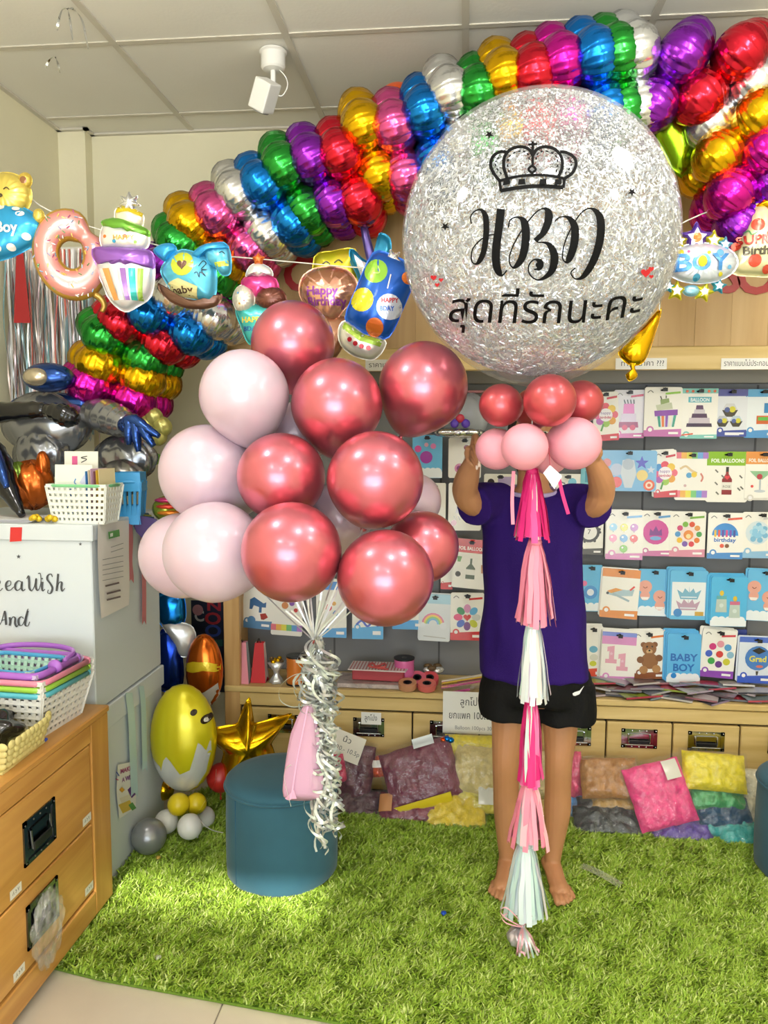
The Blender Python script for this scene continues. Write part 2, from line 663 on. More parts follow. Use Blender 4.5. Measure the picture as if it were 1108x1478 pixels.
# spot lamp on the ceiling, unlit
sp = PZ(394, 74, CEIL)
t = thing('ceiling_spotlight', 'white adjustable ceiling spotlight with square head, switched off', 'spotlight', sp)
mk('mount', MB().lathe([(0.047, 0.0), (0.049, -0.006), (0.042, -0.01), (0.042, -0.055), (0.036, -0.062), (0.012, -0.066)], 28), M_white, t, True, world=False, sharp=0.6)
mk('bracket', MB().box(-0.008, 0.008, -0.01, 0.01, -0.13, -0.06), M_white, t, world=False, bev=0.003)
HM = Matrix.Translation((-0.025, -0.02, -0.15)) @ Matrix.Rotation(math.radians(-12), 4, 'Z') @ Matrix.Rotation(math.radians(32), 4, 'Y') @ Matrix.Rotation(math.radians(20), 4, 'X')
hd = MB().box(-0.034, 0.034, -0.034, 0.034, -0.055, 0.045, M=HM)
hd = mk('lamp_head', hd, M_white, t, world=False, bev=0.006, seg=2)
mk('bezel', MB().lathe([(0.031, -0.0555), (0.03, -0.059), (0.026, -0.059), (0.024, -0.0562)], 24, M=HM), mat('grey bezel', '#8a8a88', 0.4), hd, True, world=False, sharp=0.6)
mk('lens', MB().lathe([(0.024, -0.0565), (0.015, -0.06), (0.002, -0.062)], 20, M=HM), mat('spot lens', '#d8d8d4', 0.15), hd, True, world=False)
mk('cable', MB().tube(spline([(0.02, 0, -0.06), (0.045, 0, -0.09), (0.05, 0, -0.12), (0.03, 0, -0.15), (0.0, 0, -0.14)], 6), 0.0022, 6), M_white, t, True, world=False)

# bits of ribbon stuck to the ceiling
for k, (u, v, L, lb) in enumerate([(97, 12, 0.10, 'silver curl of ribbon taped to ceiling, two tails hanging'), (80, 82, 0.06, 'short clear strip of tape hanging from ceiling by left wall')]):
    q = PZ(u, v, CEIL - 0.002)
    t = thing('ribbon_scrap', lb, 'ribbon scrap', q)
    for m_ in range(2 + (k == 0)):
        dx = (m_ - 0.6) * 0.05
        mk('ribbon_tail', MB().ribbon(spline([(0, 0, 0), (dx * 0.4, -0.01, -0.01), (dx * 0.8, -0.015, -L * 0.5), (dx, -0.01, -L * (0.7 + 0.3 * m_))], 5), 0.007, twist=0.25), M_chrome, t, True, world=False)

# ------------------------------------------------------------------ grass rug
STX = P(407, 1200, 2.456).x
rug = [(-1.115, 1.925), (-0.95, 1.89), (-0.27, 1.80), (0.45, 1.715), (1.75, 1.60), (1.75, 3.02), (-1.0, 3.02), (-1.115, 2.9)]
rb = mk('grass_rug', MB().prism(rug, 0.001, 0.008), mat('rug backing', '#6a8a2c', 0.95))
tag(rb, 'bright green shaggy artificial grass rug covering the floor', 'rug')
def in_poly(x, y, poly):
    c = np.zeros(x.shape, bool)
    n = len(poly)
    for i in range(n):
        x1, y1 = poly[i]
        x2, y2 = poly[(i + 1) % n]
        cond = ((y1 > y) != (y2 > y)) & (x < (x2 - x1) * (y - y1) / (y2 - y1 + 1e-12) + x1)
        c ^= cond
    return c
def grass():
    N = 230000
    x = rng.uniform(-1.12, 1.45, N)
    y = rng.uniform(1.6, 3.02, N)
    k = in_poly(x, y, rug)
    k &= ~((np.hypot(x - STX, y - 2.456) < 0.17)) & ~((np.hypot(x - 1.165, y - 2.62) < 0.17))
    x, y = x[k], y[k]
    n = len(x)
    # smooth random direction field so that the pile lies in tufts
    def fld(s, ph):
        return sum(np.sin(x * a * s + y * b * s + c + ph) for a, b, c in ((7, 3, 0.2), (-5, 8, 1.3), (11, -6, 2.2), (3, 13, 4.0), (-17, 5, 0.7)))
    th = fld(4.5, 0) * 0.5 + rng.normal(0, 1.3, n)
    lean = 0.010 + 0.012 * rng.random(n)
    h = 0.017 + 0.010 * rng.random(n) + 0.0008 * fld(6, 3)
    wd = 0.0021 + 0.0012 * rng.random(n)
    dx, dy = np.cos(th), np.sin(th)
    ph = th + PI / 2 + rng.normal(0, 0.5, n)
    sx, sy = np.cos(ph) * wd, np.sin(ph) * wd
    z0 = 0.006
    V = np.empty((n, 5, 3), np.float32)
    V[:, 0] = np.stack([x - sx, y - sy, np.full(n, z0)], -1)
    V[:, 1] = np.stack([x + sx, y + sy, np.full(n, z0)], -1)
    mx, my = x + dx * lean * 0.45, y + dy * lean * 0.45
    V[:, 2] = np.stack([mx + sx * 0.9, my + sy * 0.9, z0 + h * 0.7], -1)
    V[:, 3] = np.stack([mx - sx * 0.9, my - sy * 0.9, z0 + h * 0.7], -1)
    V[:, 4] = np.stack([x + dx * lean * 1.3, y + dy * lean * 1.3, z0 + h], -1)
    base = np.arange(n)[:, None] * 5
    quads = (base + np.array([0, 1, 2, 3])).ravel()
    tris = (base + np.array([3, 2, 4])).ravel()
    me = bpy.data.meshes.new('grass_pile')
    me.vertices.add(n * 5)
    me.vertices.foreach_set('co', V.ravel())
    me.loops.add(n * 7)
    me.loops.foreach_set('vertex_index', np.concatenate([quads, tris]).astype(np.int32))
    me.polygons.add(n * 2)
    me.polygons.foreach_set('loop_start', np.concatenate([np.arange(n) * 4, n * 4 + np.arange(n) * 3]).astype(np.int32))
    me.polygons.foreach_set('loop_total', np.concatenate([np.full(n, 4), np.full(n, 3)]).astype(np.int32))
    c1, c2, c3 = (np.array(lin(q)) for q in ('#8ab032', '#aec94e', '#cfe086'))
    t1 = rng.random(n)[:, None]
    col = c1 * (1 - t1) + c2 * t1
    pale = (rng.random(n) < 0.16)[:, None]
    col = np.where(pale, c3, col)
    C = np.ones((n, 5, 4), np.float32)
    C[:, :, :3] = col[:, None, :]
    me.update(calc_edges=True)
    at = me.color_attributes.new('Col', 'FLOAT_COLOR', 'POINT')
    at.data.foreach_set('color', C.ravel())
    me.materials.append(mat('grass blade', vcol=True, rough=0.5, spec=0.3))
    o = bpy.data.objects.new('grass_pile', me)
    COL.objects.link(o)
    o.parent = rb
    stuff(o)
grass()

# ------------------------------------------------------------------ long wooden shelving unit at the back
M_wood = wood_mat('light wood', '#c8a866', '#dfc488', 0, 1.0)
M_woodv = wood_mat('light wood upright', '#b58a50', '#cfa76e', 2, 1.0)
M_woodp = wood_mat('pale wood panel', '#ae8a56', '#c2a06c', 2, 0.7)
M_woodp2 = wood_mat('pale wood panel light', '#b8945e', '#cba976', 2, 0.7)
M_gap = mat('dark gap', '#2a2118', 0.9)
M_peg = mat('grey pegboard', '#75767a', 0.6, bump=(20, 0.05))
UX0, UX1, UY = -0.962, 2.0, 3.05
unit = thing('shelving_unit', 'long light wood shelving unit with grey backboard, cupboards above and drawers below', 'shelving unit', (0.5, 3.2, 0))
mk('side_panel', MB().box(UX0, UX0 + 0.065, UY, UY + 0.03, 0, 1.74).box(UX0 + 0.005, UX0 + 0.03, UY + 0.03, 3.5, 0, 1.74), M_woodv, unit, bev=0.003)
mk('backboard', MB().box(UX0 + 0.03, UX1, 3.30, 3.32, 0.44, 1.76), M_peg, unit)
mk('backboard_rail', MB().box(UX0 + 0.03, UX1, 3.26, 3.30, 1.665, 1.72), mat('grey rail', '#8b8983', 0.5), unit, bev=0.003)
mk('shelf', MB().box(UX0, UX1, UY - 0.005, 3.30, 0.415, 0.44), M_wood, unit, bev=0.004)
mk('rail', MB().box(UX0 + 0.0, UX1, UY + 0.002, UY + 0.03, 0.36, 0.411), M_wood, unit, bev=0.003)
mk('carcass', MB().box(UX0 + 0.03, UX1, UY + 0.022, 3.30, 0.02, 0.41), M_gap, unit)
# vertical joints in the backboard
for x in (-0.55, -0.1, 0.30, 0.72, 1.15, 1.6):
    mk('seam', MB().box(x - 0.004, x + 0.004, 3.2985, 3.3005, 0.44, 1.66), mat('seam grey', '#4d4d50', 0.7), unit)
# recessed box handle in local coords: x right, y up, z out
def handle_parts(parent, M, w=0.105, h=0.07, mt=None):
    """frame, recessed dish, hinged bail, rivets as ONE handle mesh set (handle is the sub-part)"""
    mt = mt or M_chrome
    mb = MB()
    for (x0, x1, y0, y1) in ((-w / 2, w / 2, h / 2 - 0.013, h / 2), (-w / 2, w / 2, -h / 2, -h / 2 + 0.011), (-w / 2, -w / 2 + 0.014, -h / 2, h / 2), (w / 2 - 0.014, w / 2, -h / 2, h / 2)):
        mb.box(x0, x1, y0, y1, 0, 0.0045, M=M)
    mb.box(-w / 2 + 0.012, w / 2 - 0.012, -h / 2 + 0.01, h / 2 - 0.01, 0.0005, 0.0012, M=M)
    mb.tube([(-w * 0.3, h * 0.22, 0.004), (-w * 0.3, -h * 0.18, 0.007), (w * 0.3, -h * 0.18, 0.007), (w * 0.3, h * 0.22, 0.004)], 0.0035, 8, M=M)
    mb.box(-w * 0.27, w * 0.27, h * 0.12, h * 0.26, 0.003, 0.006, M=M)
    for ax in (-0.46, -0.2, 0, 0.2, 0.46):
        for ay in (0.42, -0.43):
            mb.ell((w * ax, h * ay, 0.0048), (0.003, 0.003, 0.0018), 8, 5, M=M)
    o = mk('handle', mb, mt, parent, bev=0.0)
    mb = MB().box(-w * 0.29, w * 0.29, -h * 0.27, -h * 0.06, 0.0075, 0.012, M=M)
    mk('grip', mb, M_dark, parent, bev=0.002)
    return o
# drawers
dx = [UX0 + 0.07, -0.545, -0.195, 0.07, 0.31, 0.56, 0.81, 1.06, 1.40, 1.75, 1.99]
for i in range(len(dx) - 1):
    d = mk('drawer', MB().box(dx[i] + 0.003, dx[i + 1] - 0.003, UY, UY + 0.022, 0.03, 0.352), M_wood, unit, bev=0.003)
    hx = (dx[i] + dx[i + 1]) / 2
    HMx = Matrix.Translation((hx, UY, 0.29)) @ Matrix.Rotation(PI / 2, 4, 'X')
    handle_parts(d, HMx, 0.135 if i > 3 else 0.125, 0.075)
# upper cupboards: framed boards
mk('upper_carcass', MB().box(UX0, UX1, UY + 0.012, 3.5, 1.78, 2.39), M_woodp, unit)
mk('upper_bottom_rail', MB().box(UX0, UX1, UY - 0.01, UY + 0.02, 1.70, 1.785), M_wood, unit, bev=0.004)
mk('upper_top_rail', MB().box(UX0, UX1, UY - 0.01, UY + 0.02, 2.34, 2.41), M_wood, unit, bev=0.004)
mk('upper_underside', MB().box(UX0, UX1, UY + 0.02, 3.5, 1.72, 1.78), M_woodp, unit)
xs = np.arange(UX0, UX1, 0.128)
for i, x in enumerate(xs):
    mk('board', MB().box(x + 0.0002, min(x + 0.1278, UX1), UY - 0.002 + 0.0006 * (i % 2), UY + 0.012, 1.786, 2.338), M_woodp if i % 3 else M_woodp2, unit, bev=0.0005)
# red shop lettering on the boards
M_red = mat('red letter', '#a8201e', 0.35)
for s_, u, v, lb in (('C', 432, 396, 'red letter C on the upper cupboard boards'), ('A', 492, 392, 'red letter A on the upper cupboard boards'),
                     ('S', 1052, 396, 'red letter S on the upper cupboard boards'), ('O', 1092, 398, 'red letter O on the upper cupboard boards')):
    c = P(u, v, UY - 0.004)
    vv, ff = text2d('*' + s_)
    x0 = (min(q[0] for q in vv) + max(q[0] for q in vv)) / 2
    y0 = (min(q[1] for q in vv) + max(q[1] for q in vv)) / 2
    k = 0.18
    mb = MB()
    n = len(vv)
    # solid letter 4 mm thick
    bm = bmesh.new()
    bv = [bm.verts.new(((q[0] - x0) * k, 0, (q[1] - y0) * k)) for q in vv]
    for q in ff:
        try: bm.faces.new([bv[i_] for i_ in q])
        except ValueError: pass
    r_ = bmesh.ops.extrude_face_region(bm, geom=bm.faces[:])
    for e_ in r_['geom']:
        if isinstance(e_, bmesh.types.BMVert): e_.co.y -= 0.005
    me = bpy.data.meshes.new('wall_letter')
    bm.to_mesh(me); bm.free()
    me.materials.append(M_red)
    o = inst('wall_letter', me, None, Matrix.Translation(c))
    tag(o, lb, 'letter', 'red letters on the cupboards')

# ------------------------------------------------------------------ left drawer cabinet
M_wood2 = wood_mat('amber wood', '#bb8440', '#d8a45a', 1, 1.0, 0.35)
M_wood2v = wood_mat('amber wood upright', '#bb8440', '#d49f56', 2, 1.0, 0.35)
CX, CY0, CY1, CH = -1.07, 0.9, 2.235, 0.635
cab = thing('drawer_cabinet', 'honey coloured wooden drawer cabinet with metal case handles at left edge', 'cabinet', ((CX + XL) / 2, 1.5, 0))
mk('top', MB().box(XL + 0.01, CX + 0.004, CY0, CY1 + 0.004, CH - 0.02, CH), M_wood2, cab, bev=0.004)
mk('carcass', MB().box(XL + 0.02, CX - 0.022, CY0 + 0.02, CY1 - 0.01, 0.03, CH - 0.02), M_gap, cab)
mk('end_panel', MB().box(XL + 0.02, CX - 0.03, CY1 - 0.02, CY1, 0.02, CH - 0.02), M_wood2v, cab)
mk('corner_post', MB().box(CX - 0.06, CX, CY1 - 0.11, CY1, 0.03, CH - 0.02), M_wood2v, cab, bev=0.003)
mk('top_rail', MB().box(CX - 0.03, CX, CY0, CY1 - 0.11, 0.56, CH - 0.02), M_wood2, cab, bev=0.003)
mk('plinth', MB().box(CX - 0.03, CX, CY0, CY1 - 0.11, 0.03, 0.105), M_wood2, cab, bev=0.003)
for z0, z1 in ((0.112, 0.316), (0.322, 0.554)):
    for y0, y1 in ((CY0 + 0.01, 1.42), (1.426, CY1 - 0.114)):
        d = mk('drawer', MB().box(CX - 0.026, CX - 0.004, y0, y1, z0, z1), M_wood2, cab, bev=0.003)
        ym = (y0 + y1) / 2 if y0 < 1.2 else 1.84
        # local x -> -Y..., y up, z -> +X
        HMx = Matrix(((0, 0, 1, CX - 0.004), (1, 0, 0, ym), (0, 1, 0, (z0 + z1) / 2 + (0.005 if z0 < 0.2 else 0.0)), (0, 0, 0, 1)))
        handle_parts(d, HMx, 0.15, 0.115, mat('dark steel', '#6b7076', 0.22, 1.0))
        for yl in (y0 + 0.30 if y0 > 1.2 else y0 + 0.1, y1 - 0.03):
            LMx = Matrix(((0, 0, 1, CX - 0.0038), (1, 0, 0, yl), (0, 1, 0, z0 + 0.022), (0, 0, 0, 1)))
            lab = print_mb([('r', -0.025, -0.012, 0.05, 0.024, '#e9e6dc'), ('l', [(-0.014, -0.004), (-0.010, 0.005), (-0.008, -0.004)], 0.002, '#4a4a4a', dict(n=1)), ('l', [(-0.002, 0.004), (0.003, 0.001), (-0.001, -0.004)], 0.002, '#4a4a4a', dict(n=1)), ('l', [(0.008, 0.005), (0.011, -0.004), (0.014, 0.004)], 0.002, '#4a4a4a', dict(n=1))], 1.0, z=0.0004)
            mk('price_label', lab.xf(LMx), INK, d)
for (x, y) in ((CX - 0.05, CY1 - 0.3), (CX - 0.05, 1.2), (XL + 0.08, CY1 - 0.1)):
    mk('caster', MB().lathe([(0.004, -0.006), (0.014, -0.006), (0.015, 0), (0.014, 0.006), (0.004, 0.006)], 14, M=Matrix.Translation((x, y, 0.0155)) @ Matrix.Rotation(PI / 2, 4, 'Y')).box(x - 0.004, x + 0.004, y - 0.01, y + 0.01, 0.016, 0.032), M_steel, cab)

# ------------------------------------------------------------------ blue velvet stools
M_velvet = mat('blue velvet', '#2f6074', 0.85, sheen=0.15, var=(6, 0.10), bump=(25, 0.06))
def stool(cx, cy, label, r=0.183, h=0.325):
    t = thing('pouffe_stool', label, 'stool', (cx, cy, 0.02), 'blue velvet stools')
    def rf(tt, z):
        return 1 + 0.006 * math.sin(5 * tt + 1) + 0.004 * math.sin(11 * tt + z * 20)
    prof = [(0.02, 0.0), (r * 0.93, 0.0), (r * 0.985, 0.012), (r * 0.995, 0.05), (r, 0.12), (r * 1.0, 0.2), (r * 0.99, h - 0.05), (r * 0.985, h - 0.03), (r * 0.97, h - 0.022)]
    mk('stool_body', MB().lathe(prof, 56, rfn=rf), M_velvet, t, True, world=False)
    prof = [(r * 0.97, h - 0.026), (r * 1.005, h - 0.02), (r * 1.0, h - 0.010), (r * 0.93, h + 0.002), (r * 0.7, h + 0.012), (r * 0.35, h + 0.016), (0.004, h + 0.017)]
    mk('cushion_top', MB().lathe(prof, 56, rfn=lambda a, z: 1 + 0.003 * math.sin(7 * a)), M_velvet, t, True, world=False)
    ring = [(r * 1.004 * math.cos(a * 2 * PI / 56), r * 1.004 * math.sin(a * 2 * PI / 56), h - 0.024) for a in range(57)]
    mk('piping', MB().tube(ring, 0.0045, 6), M_velvet, t, True, world=False)
    for a in (-2.25, 0.9, 2.6):
        mk('side_seam', MB().tube([(r * 1.0 * math.cos(a), r * 1.0 * math.sin(a), z) for z in (0.02, 0.1, 0.2, h - 0.03)], 0.0016, 5), mat('seam blue', '#255a7a', 0.9), t, True, world=False)
    return t
sc_ = P(407, 1200, 2.456)
stool(sc_.x, 2.456, 'round blue velvet stool standing on the grass under the rose balloons')
stool(1.165, 2.62, 'blue velvet stool cut off at the right edge of the grass')
# ------------------------------------------------------------------ latex balloons
def chrome_mat(name, col, rough=0.26):
    return mat(name, col, rough, 0.78, coat=0.35)
M_rose = chrome_mat('chrome rose latex', '#d57080', 0.3)
M_rose2 = mat('rose latex', '#c8545c', 0.32, 0.55, coat=0.2)
M_pale = mat('pearl pale pink latex', '#d6bdcd', 0.28, 0.05, coat=0.3, sss=0.15)
M_pink = mat('pastel pink latex', '#f0a3b4', 0.4, 0.0, sss=0.1)

def latex_prof(R, taper=0.16, n=26):
    p = []
    for k in range(n):
        a = PI * k / (n - 1)
        c, s_ = math.cos(a), math.sin(a)
        if c > 0:
            z, r = R * 1.04 * c, R * s_
        else:
            z, r = R * c * (1.04 + taper * c * c), R * s_ * (1 - 0.22 * taper / 0.16 * c * c)
        p.append((max(r, 0.0015), z))
    zb = p[-1][1]
    p[-1] = (R * 0.035, zb - R * 0.02)
    return p, zb

def latex(label, c, R, axis, m, group, taper=0.16, n=40):
    axis = Vector(axis).normalized()
    M = Matrix.Translation(c) @ axis.to_track_quat('Z', 'Y').to_matrix().to_4x4()
    t = thing('latex_balloon', label, 'balloon', group=group, M=M)
    prof, zb = latex_prof(R, taper)
    mk('balloon_body', MB().lathe(prof, n), m, t, True, world=False)
    k = R * 0.035
    mk('knot', MB().lathe([(k * 0.9, zb), (k * 1.0, zb - 0.004), (k * 1.7, zb - 0.009), (k * 1.0, zb - 0.013), (k * 1.6, zb - 0.02), (k * 2.2, zb - 0.027), (k * 1.8, zb - 0.028)], 12), m, t, True, world=False)
    return t, M @ Vector((0, 0, zb - 0.012))

TIE = P(454, 926, 2.02)
knots = []
B = [  # u, v, width px, Y, material, axis hint, label
    (423, 498, 121, 2.20, 'r', (-0.06, -0.1, 1), 'rose chrome balloon at the very top of the bunch'),
    (486, 586, 132, 2.06, 'r', (0.05, -0.25, 1), 'rose chrome balloon right below the top one, middle of the bunch'),
    (610, 560, 129, 2.16, 'r', (0.42, -0.25, 0.9), 'rose chrome balloon leaning right, against the glitter balloon'),
    (406, 689, 127, 1.98, 'r', (-0.1, -0.9, 0.5), 'rose chrome balloon in the second row, left of the larger one'),
    (541, 694, 140, 1.93, 'r', (0.25, -0.6, 0.8), 'rose chrome balloon at the centre right of the bunch'),
    (421, 797, 145, 1.824, 'r', (-0.1, -1, 0.35), 'rose chrome balloon at the front, above the silver ribbon tie'),
    (556, 834, 140, 1.83, 'r', (0.2, -1, 0.25), 'lowest rose chrome balloon of the bunch, front right'),
    (608, 790, 105, 2.05, 'r', (0.8, -0.4, 0.4), 'darker rose chrome balloon half hidden at the right edge of the bunch'),
    (353, 572, 129, 2.035, 'p', (-0.15, -0.2, 1), 'pale pink pear shaped balloon at the upper left of the bunch'),
    (303, 684, 141, 2.089, 'p', (-0.8, -0.2, 0.5), 'pale pink balloon in the middle of the left side of the bunch'),
    (312, 797, 146, 1.925, 'p', (-0.75, -0.55, 0.2), 'large pale pink balloon at the lower left front of the bunch'),
    (266, 802, 124, 2.108, 'p', (-0.9, -0.1, 0.2), 'pale pink balloon peeking out lowest at the far left'),
    (488, 748, 100, 2.15, 'p', (0.0, -0.2, 0.9), 'pale pink balloon glimpsed in the middle gap of the bunch'),
    (596, 724, 80, 2.22, 'p', (0.6, 0.2, 0.8), 'pale pink balloon peeking out behind the right rose balloons'),
    (428, 628, 92, 2.22, 'p', (-0.1, 0.2, 0.9), 'pale pink balloon glimpsed behind the upper rose balloons')]
for u, v, wpx, Y, k, ax, lb in B:
    c = P(u, v, Y)
    t, kn = latex(lb, c, S(wpx, u, v, Y) / 2, ax, M_rose if k == 'r' else M_pale, 'balloons in the rose and pale pink bunch')
    knots.append(kn)

M_silver = mat('silver ribbon', '#e2e5e6', 0.28, 0.55)
M_silver2 = mat('pale green silver ribbon', '#e8f0e6', 0.35, 0.2)
rb_t = thing('ribbon_bunch', 'long cascade of curled silver ribbon tying the rose balloon bunch', 'ribbon', (TIE.x, TIE.y, P(454, 1225, 2.02).z))
for kn in knots:
    mid = (kn + TIE) / 2 + Vector((random.uniform(-.01, .01), random.uniform(-.01, .01), -0.01))
    mk('ribbon_strand', MB().ribbon(spline([tuple(kn), tuple(mid), tuple(TIE)], 6), 0.004, side=(1, 0.3, 0)), M_silver, rb_t, True)
for k in range(14):   # extra fan of strands just above the tie
    a = random.uniform(-1, 1)
    top = P(454 + a * 48, 862 + abs(a) * 26 + random.uniform(-4, 6), 2.02 + random.uniform(-0.05, 0.05))
    mk('ribbon_strand', MB().ribbon(spline([tuple(top), tuple(TIE + (top - TIE) * 0.45 + Vector((-a * 0.012, 0, 0.0))), tuple(TIE)], 5), 0.0045, side=(1, 0.4, 0)), M_silver if k % 3 else M_silver2, rb_t, True)
mk('tie_band', MB().lathe([(0.006, -0.006), (0.008, -0.003), (0.008, 0.003), (0.006, 0.006)], 14, M=Matrix.Translation(TIE)), mat('red band', '#a04238', 0.5), rb_t, True)
# curls: list of (centre px u, v range, spread px, count, loop radius)
def curl(u0, v0, v1, spread, rad, turns, drift):
    pts = []
    n = int(12 * turns) + 10
    ph = random.uniform(0, 6.28)
    ox = random.uniform(-1, 1) * spread
    oy = random.uniform(-1, 1) * 0.035
    for i in range(n):
        t = i / (n - 1)
        c = P(u0 + ox * min(1, t * 4) + drift * t, v0 + (v1 - v0) * t, 2.02)
        r = rad * min(1, t * 5) * (0.6 + 0.4 * math.sin(ph + t * 9))
        a = ph + turns * 2 * PI * t
        pts.append((c.x + math.cos(a) * r, c.y + oy + math.sin(a) * r, c.z + math.sin(a * 0.5 + ph) * rad * 0.8))
    return pts
for k in range(26):
    mk('curled_ribbon', MB().ribbon(curl(458, 930, random.uniform(985, 1040), 19, 0.030, random.uniform(3, 5.5), 4), 0.0075, side=(random.uniform(-1, 1), random.uniform(-1, 1), random.uniform(-.4, .4)), twist=random.uniform(-.12, .12)), M_silver if k % 3 else M_silver2, rb_t, True)
for k in range(26):
    mk('curled_ribbon', MB().ribbon(curl(462, 945, random.uniform(1060, 1200), 13, 0.018, random.uniform(5, 9), 8), 0.0075, side=(random.uniform(-1, 1), random.uniform(-1, 1), random.uniform(-.4, .4)), twist=random.uniform(-.12, .12)), M_silver if k % 3 else M_silver2, rb_t, True)
for k in range(24):
    mk('curled_ribbon', MB().ribbon(curl(466, 1070, random.uniform(1150, 1228), 17, 0.026, random.uniform(2.5, 4.5), 4), 0.0075, side=(random.uniform(-1, 1), random.uniform(-1, 1), random.uniform(-.4, .4)), twist=random.uniform(-.12, .12)), M_silver if k % 3 else M_silver2, rb_t, True)
def px_ribbon(pts, Y, wd=0.004, m=M_silver2, par=rb_t):
    q = [tuple(P(u, v, Y + dy)) for u, v, dy in spline(pts, 6)]
    mk('ribbon_loop', MB().ribbon(q, wd, side=(0, 1, 0.3)), m, par, True)
px_ribbon([(450, 972, 0), (425, 974, -.02), (405, 990, -.03), (404, 1010, -.03), (420, 1020, -.02), (440, 1018, -.01), (455, 1012, 0)], 2.0)
px_ribbon([(448, 985, 0), (430, 982, -.01), (424, 995, -.02), (428, 1006, -.02)], 2.0)
px_ribbon([(436, 1100, 0), (416, 1106, -.02), (410, 1120, -.03), (416, 1150, -.03), (420, 1164, -.02)], 1.99)

# tulle bag hanging in the ribbons
def tulle():
    t = thing('tulle_bag', 'small sheer pink pouch hanging among the silver ribbons', 'pouch', P(435, 1152, 1.99))
    rows = [(445, 1018, 6), (442, 1035, 12), (439, 1060, 19), (437, 1090, 23), (436, 1120, 27), (435, 1142, 27), (434, 1152, 24)]
    def fn(a, b):
        k = b * (len(rows) - 1)
        i = min(int(k), len(rows) - 2)
        f = k - i
        u, v, r = [rows[i][q] * (1 - f) + rows[i + 1][q] * f for q in range(3)]
        th = a * 2 * PI
        rr = r * (1 + 0.12 * math.sin(5 * th + b * 2) + 0.06 * math.sin(9 * th))
        c = P(u + rr * math.cos(th), v + 4 * math.sin(th) * b, 1.99 + S(r * 0.45 * math.sin(th), u, v, 1.99))
        return tuple(c)
    mk('pouch_body', MB().grid(fn, 40, 20, closeu=True, capu=True), mat('sheer pink tulle', '#f3bfe0', 0.6, alpha=0.66, sss=0.0), t, True)
    mk('draw_string', MB().ribbon([tuple(P(u, v, 1.965)) for u, v in spline([(444, 1020), (436, 1060), (428, 1100), (420, 1150), (413, 1153)], 5)], 0.004, side=(1, 0, 0)), mat('pink satin', '#f4b6d8', 0.4), t, True)
    mk('corner_tip', MB().add([tuple(P(411, 1153, 1.97)), tuple(P(424, 1140, 1.965)), tuple(P(428, 1153, 1.965))], [(0, 1, 2)]), mat('pink satin', '#f4b6d8', 0.4), t)
tulle()

# ------------------------------------------------------------------ the big glitter balloon
BY = 2.1
BC = P(776, 346, BY)
BR = S(196, 776, 346, BY)
bt = thing('glitter_balloon', 'giant clear balloon full of silver glitter printed with crown and black greeting', 'balloon', BC)
prof = []
for k in range(40):
    a = PI * k / 39
    c, s_ = math.cos(a), math.sin(a)
    z = BR * c * (1.01 if c > 0 else 1.01 + 0.06 * (-c) ** 6)
    prof.append((max(BR * s_ * (1 - 0.0 * c), 0.012), z))
bneck = prof[-1][1]
mk('balloon_skin', MB().lathe(prof, 72), film_mat('clear vinyl', '#eef1f4', 0.13, 0.06, (3, 0.02)), bt, True, world=False)
mk('neck', MB().lathe([(0.012, bneck), (0.01, bneck - 0.015), (0.016, bneck - 0.03), (0.013, bneck - 0.032)], 14), mat('clear neck', '#e2e2e6', 0.3), bt, True, world=False)
def glitter():
    N = 52000
    z = rng.uniform(-1, 1, N)
    t = rng.uniform(0, 2 * PI, N)
    r = np.sqrt(1 - z * z)
    n = np.stack([r * np.cos(t), r * np.sin(t), z], -1)
    R = BR * (0.985 - 0.015 * rng.random(N))
    c = n * R[:, None]
    ref = np.where(np.abs(n[:, 2:3]) < 0.9, np.array([[0, 0, 1.0]]), np.array([[1.0, 0, 0]]))
    a = np.cross(n, ref)
    a /= np.linalg.norm(a, axis=1, keepdims=True)
    b = np.cross(n, a)
    ph = rng.uniform(0, 2 * PI, N)[:, None]
    e1 = a * np.cos(ph) + b * np.sin(ph)
    e2 = -a * np.sin(ph) + b * np.cos(ph)
    tl = rng.normal(0, 0.75, N)[:, None]
    e2 = e2 * np.cos(tl) + n * np.sin(tl)
    tl2 = rng.normal(0, 0.2, N)[:, None]
    e1 = e1 * np.cos(tl2) + n * np.sin(tl2)
    low = (z < 0.35)
    L = np.where(low, rng.uniform(0.004, 0.0085, N), rng.uniform(0.0014, 0.003, N))[:, None]
    W = np.where(low, rng.uniform(0.0010, 0.0019, N), rng.uniform(0.0012, 0.002, N))[:, None]
    V = np.stack([c - e1 * L - e2 * W, c + e1 * L - e2 * W, c + e1 * L + e2 * W, c - e1 * L + e2 * W], 1).astype(np.float32)
    me = bpy.data.meshes.new('glitter')
    me.vertices.add(N * 4)
    me.vertices.foreach_set('co', V.ravel())
    me.loops.add(N * 4)
    me.loops.foreach_set('vertex_index', np.arange(N * 4, dtype=np.int32))
    me.polygons.add(N)
    me.polygons.foreach_set('loop_start', (np.arange(N) * 4).astype(np.int32))
    me.polygons.foreach_set('loop_total', np.full(N, 4, np.int32))
    me.update(calc_edges=True)
    me.materials.append(mat('silver glitter', '#e0e5ee', 0.32, 0.85))
    o = inst('glitter', me, bt)
    stuff(o)
glitter()
def on_ball(zx, zy, lift=0.0):
    """zoom coordinate of the print -> point on the front of the ball"""
    d = ray(560 + zx / 2.518, 130 + zy / 2.518)
    R = BR * 1.017 + lift
    oc = CAM - BC
    a, b2, cc = d.dot(d), d.dot(oc), oc.dot(oc) - R * R
    disc = b2 * b2 - a * cc
    k = (-b2 - math.sqrt(max(disc, 0))) / a
    return CAM + d * k - BC
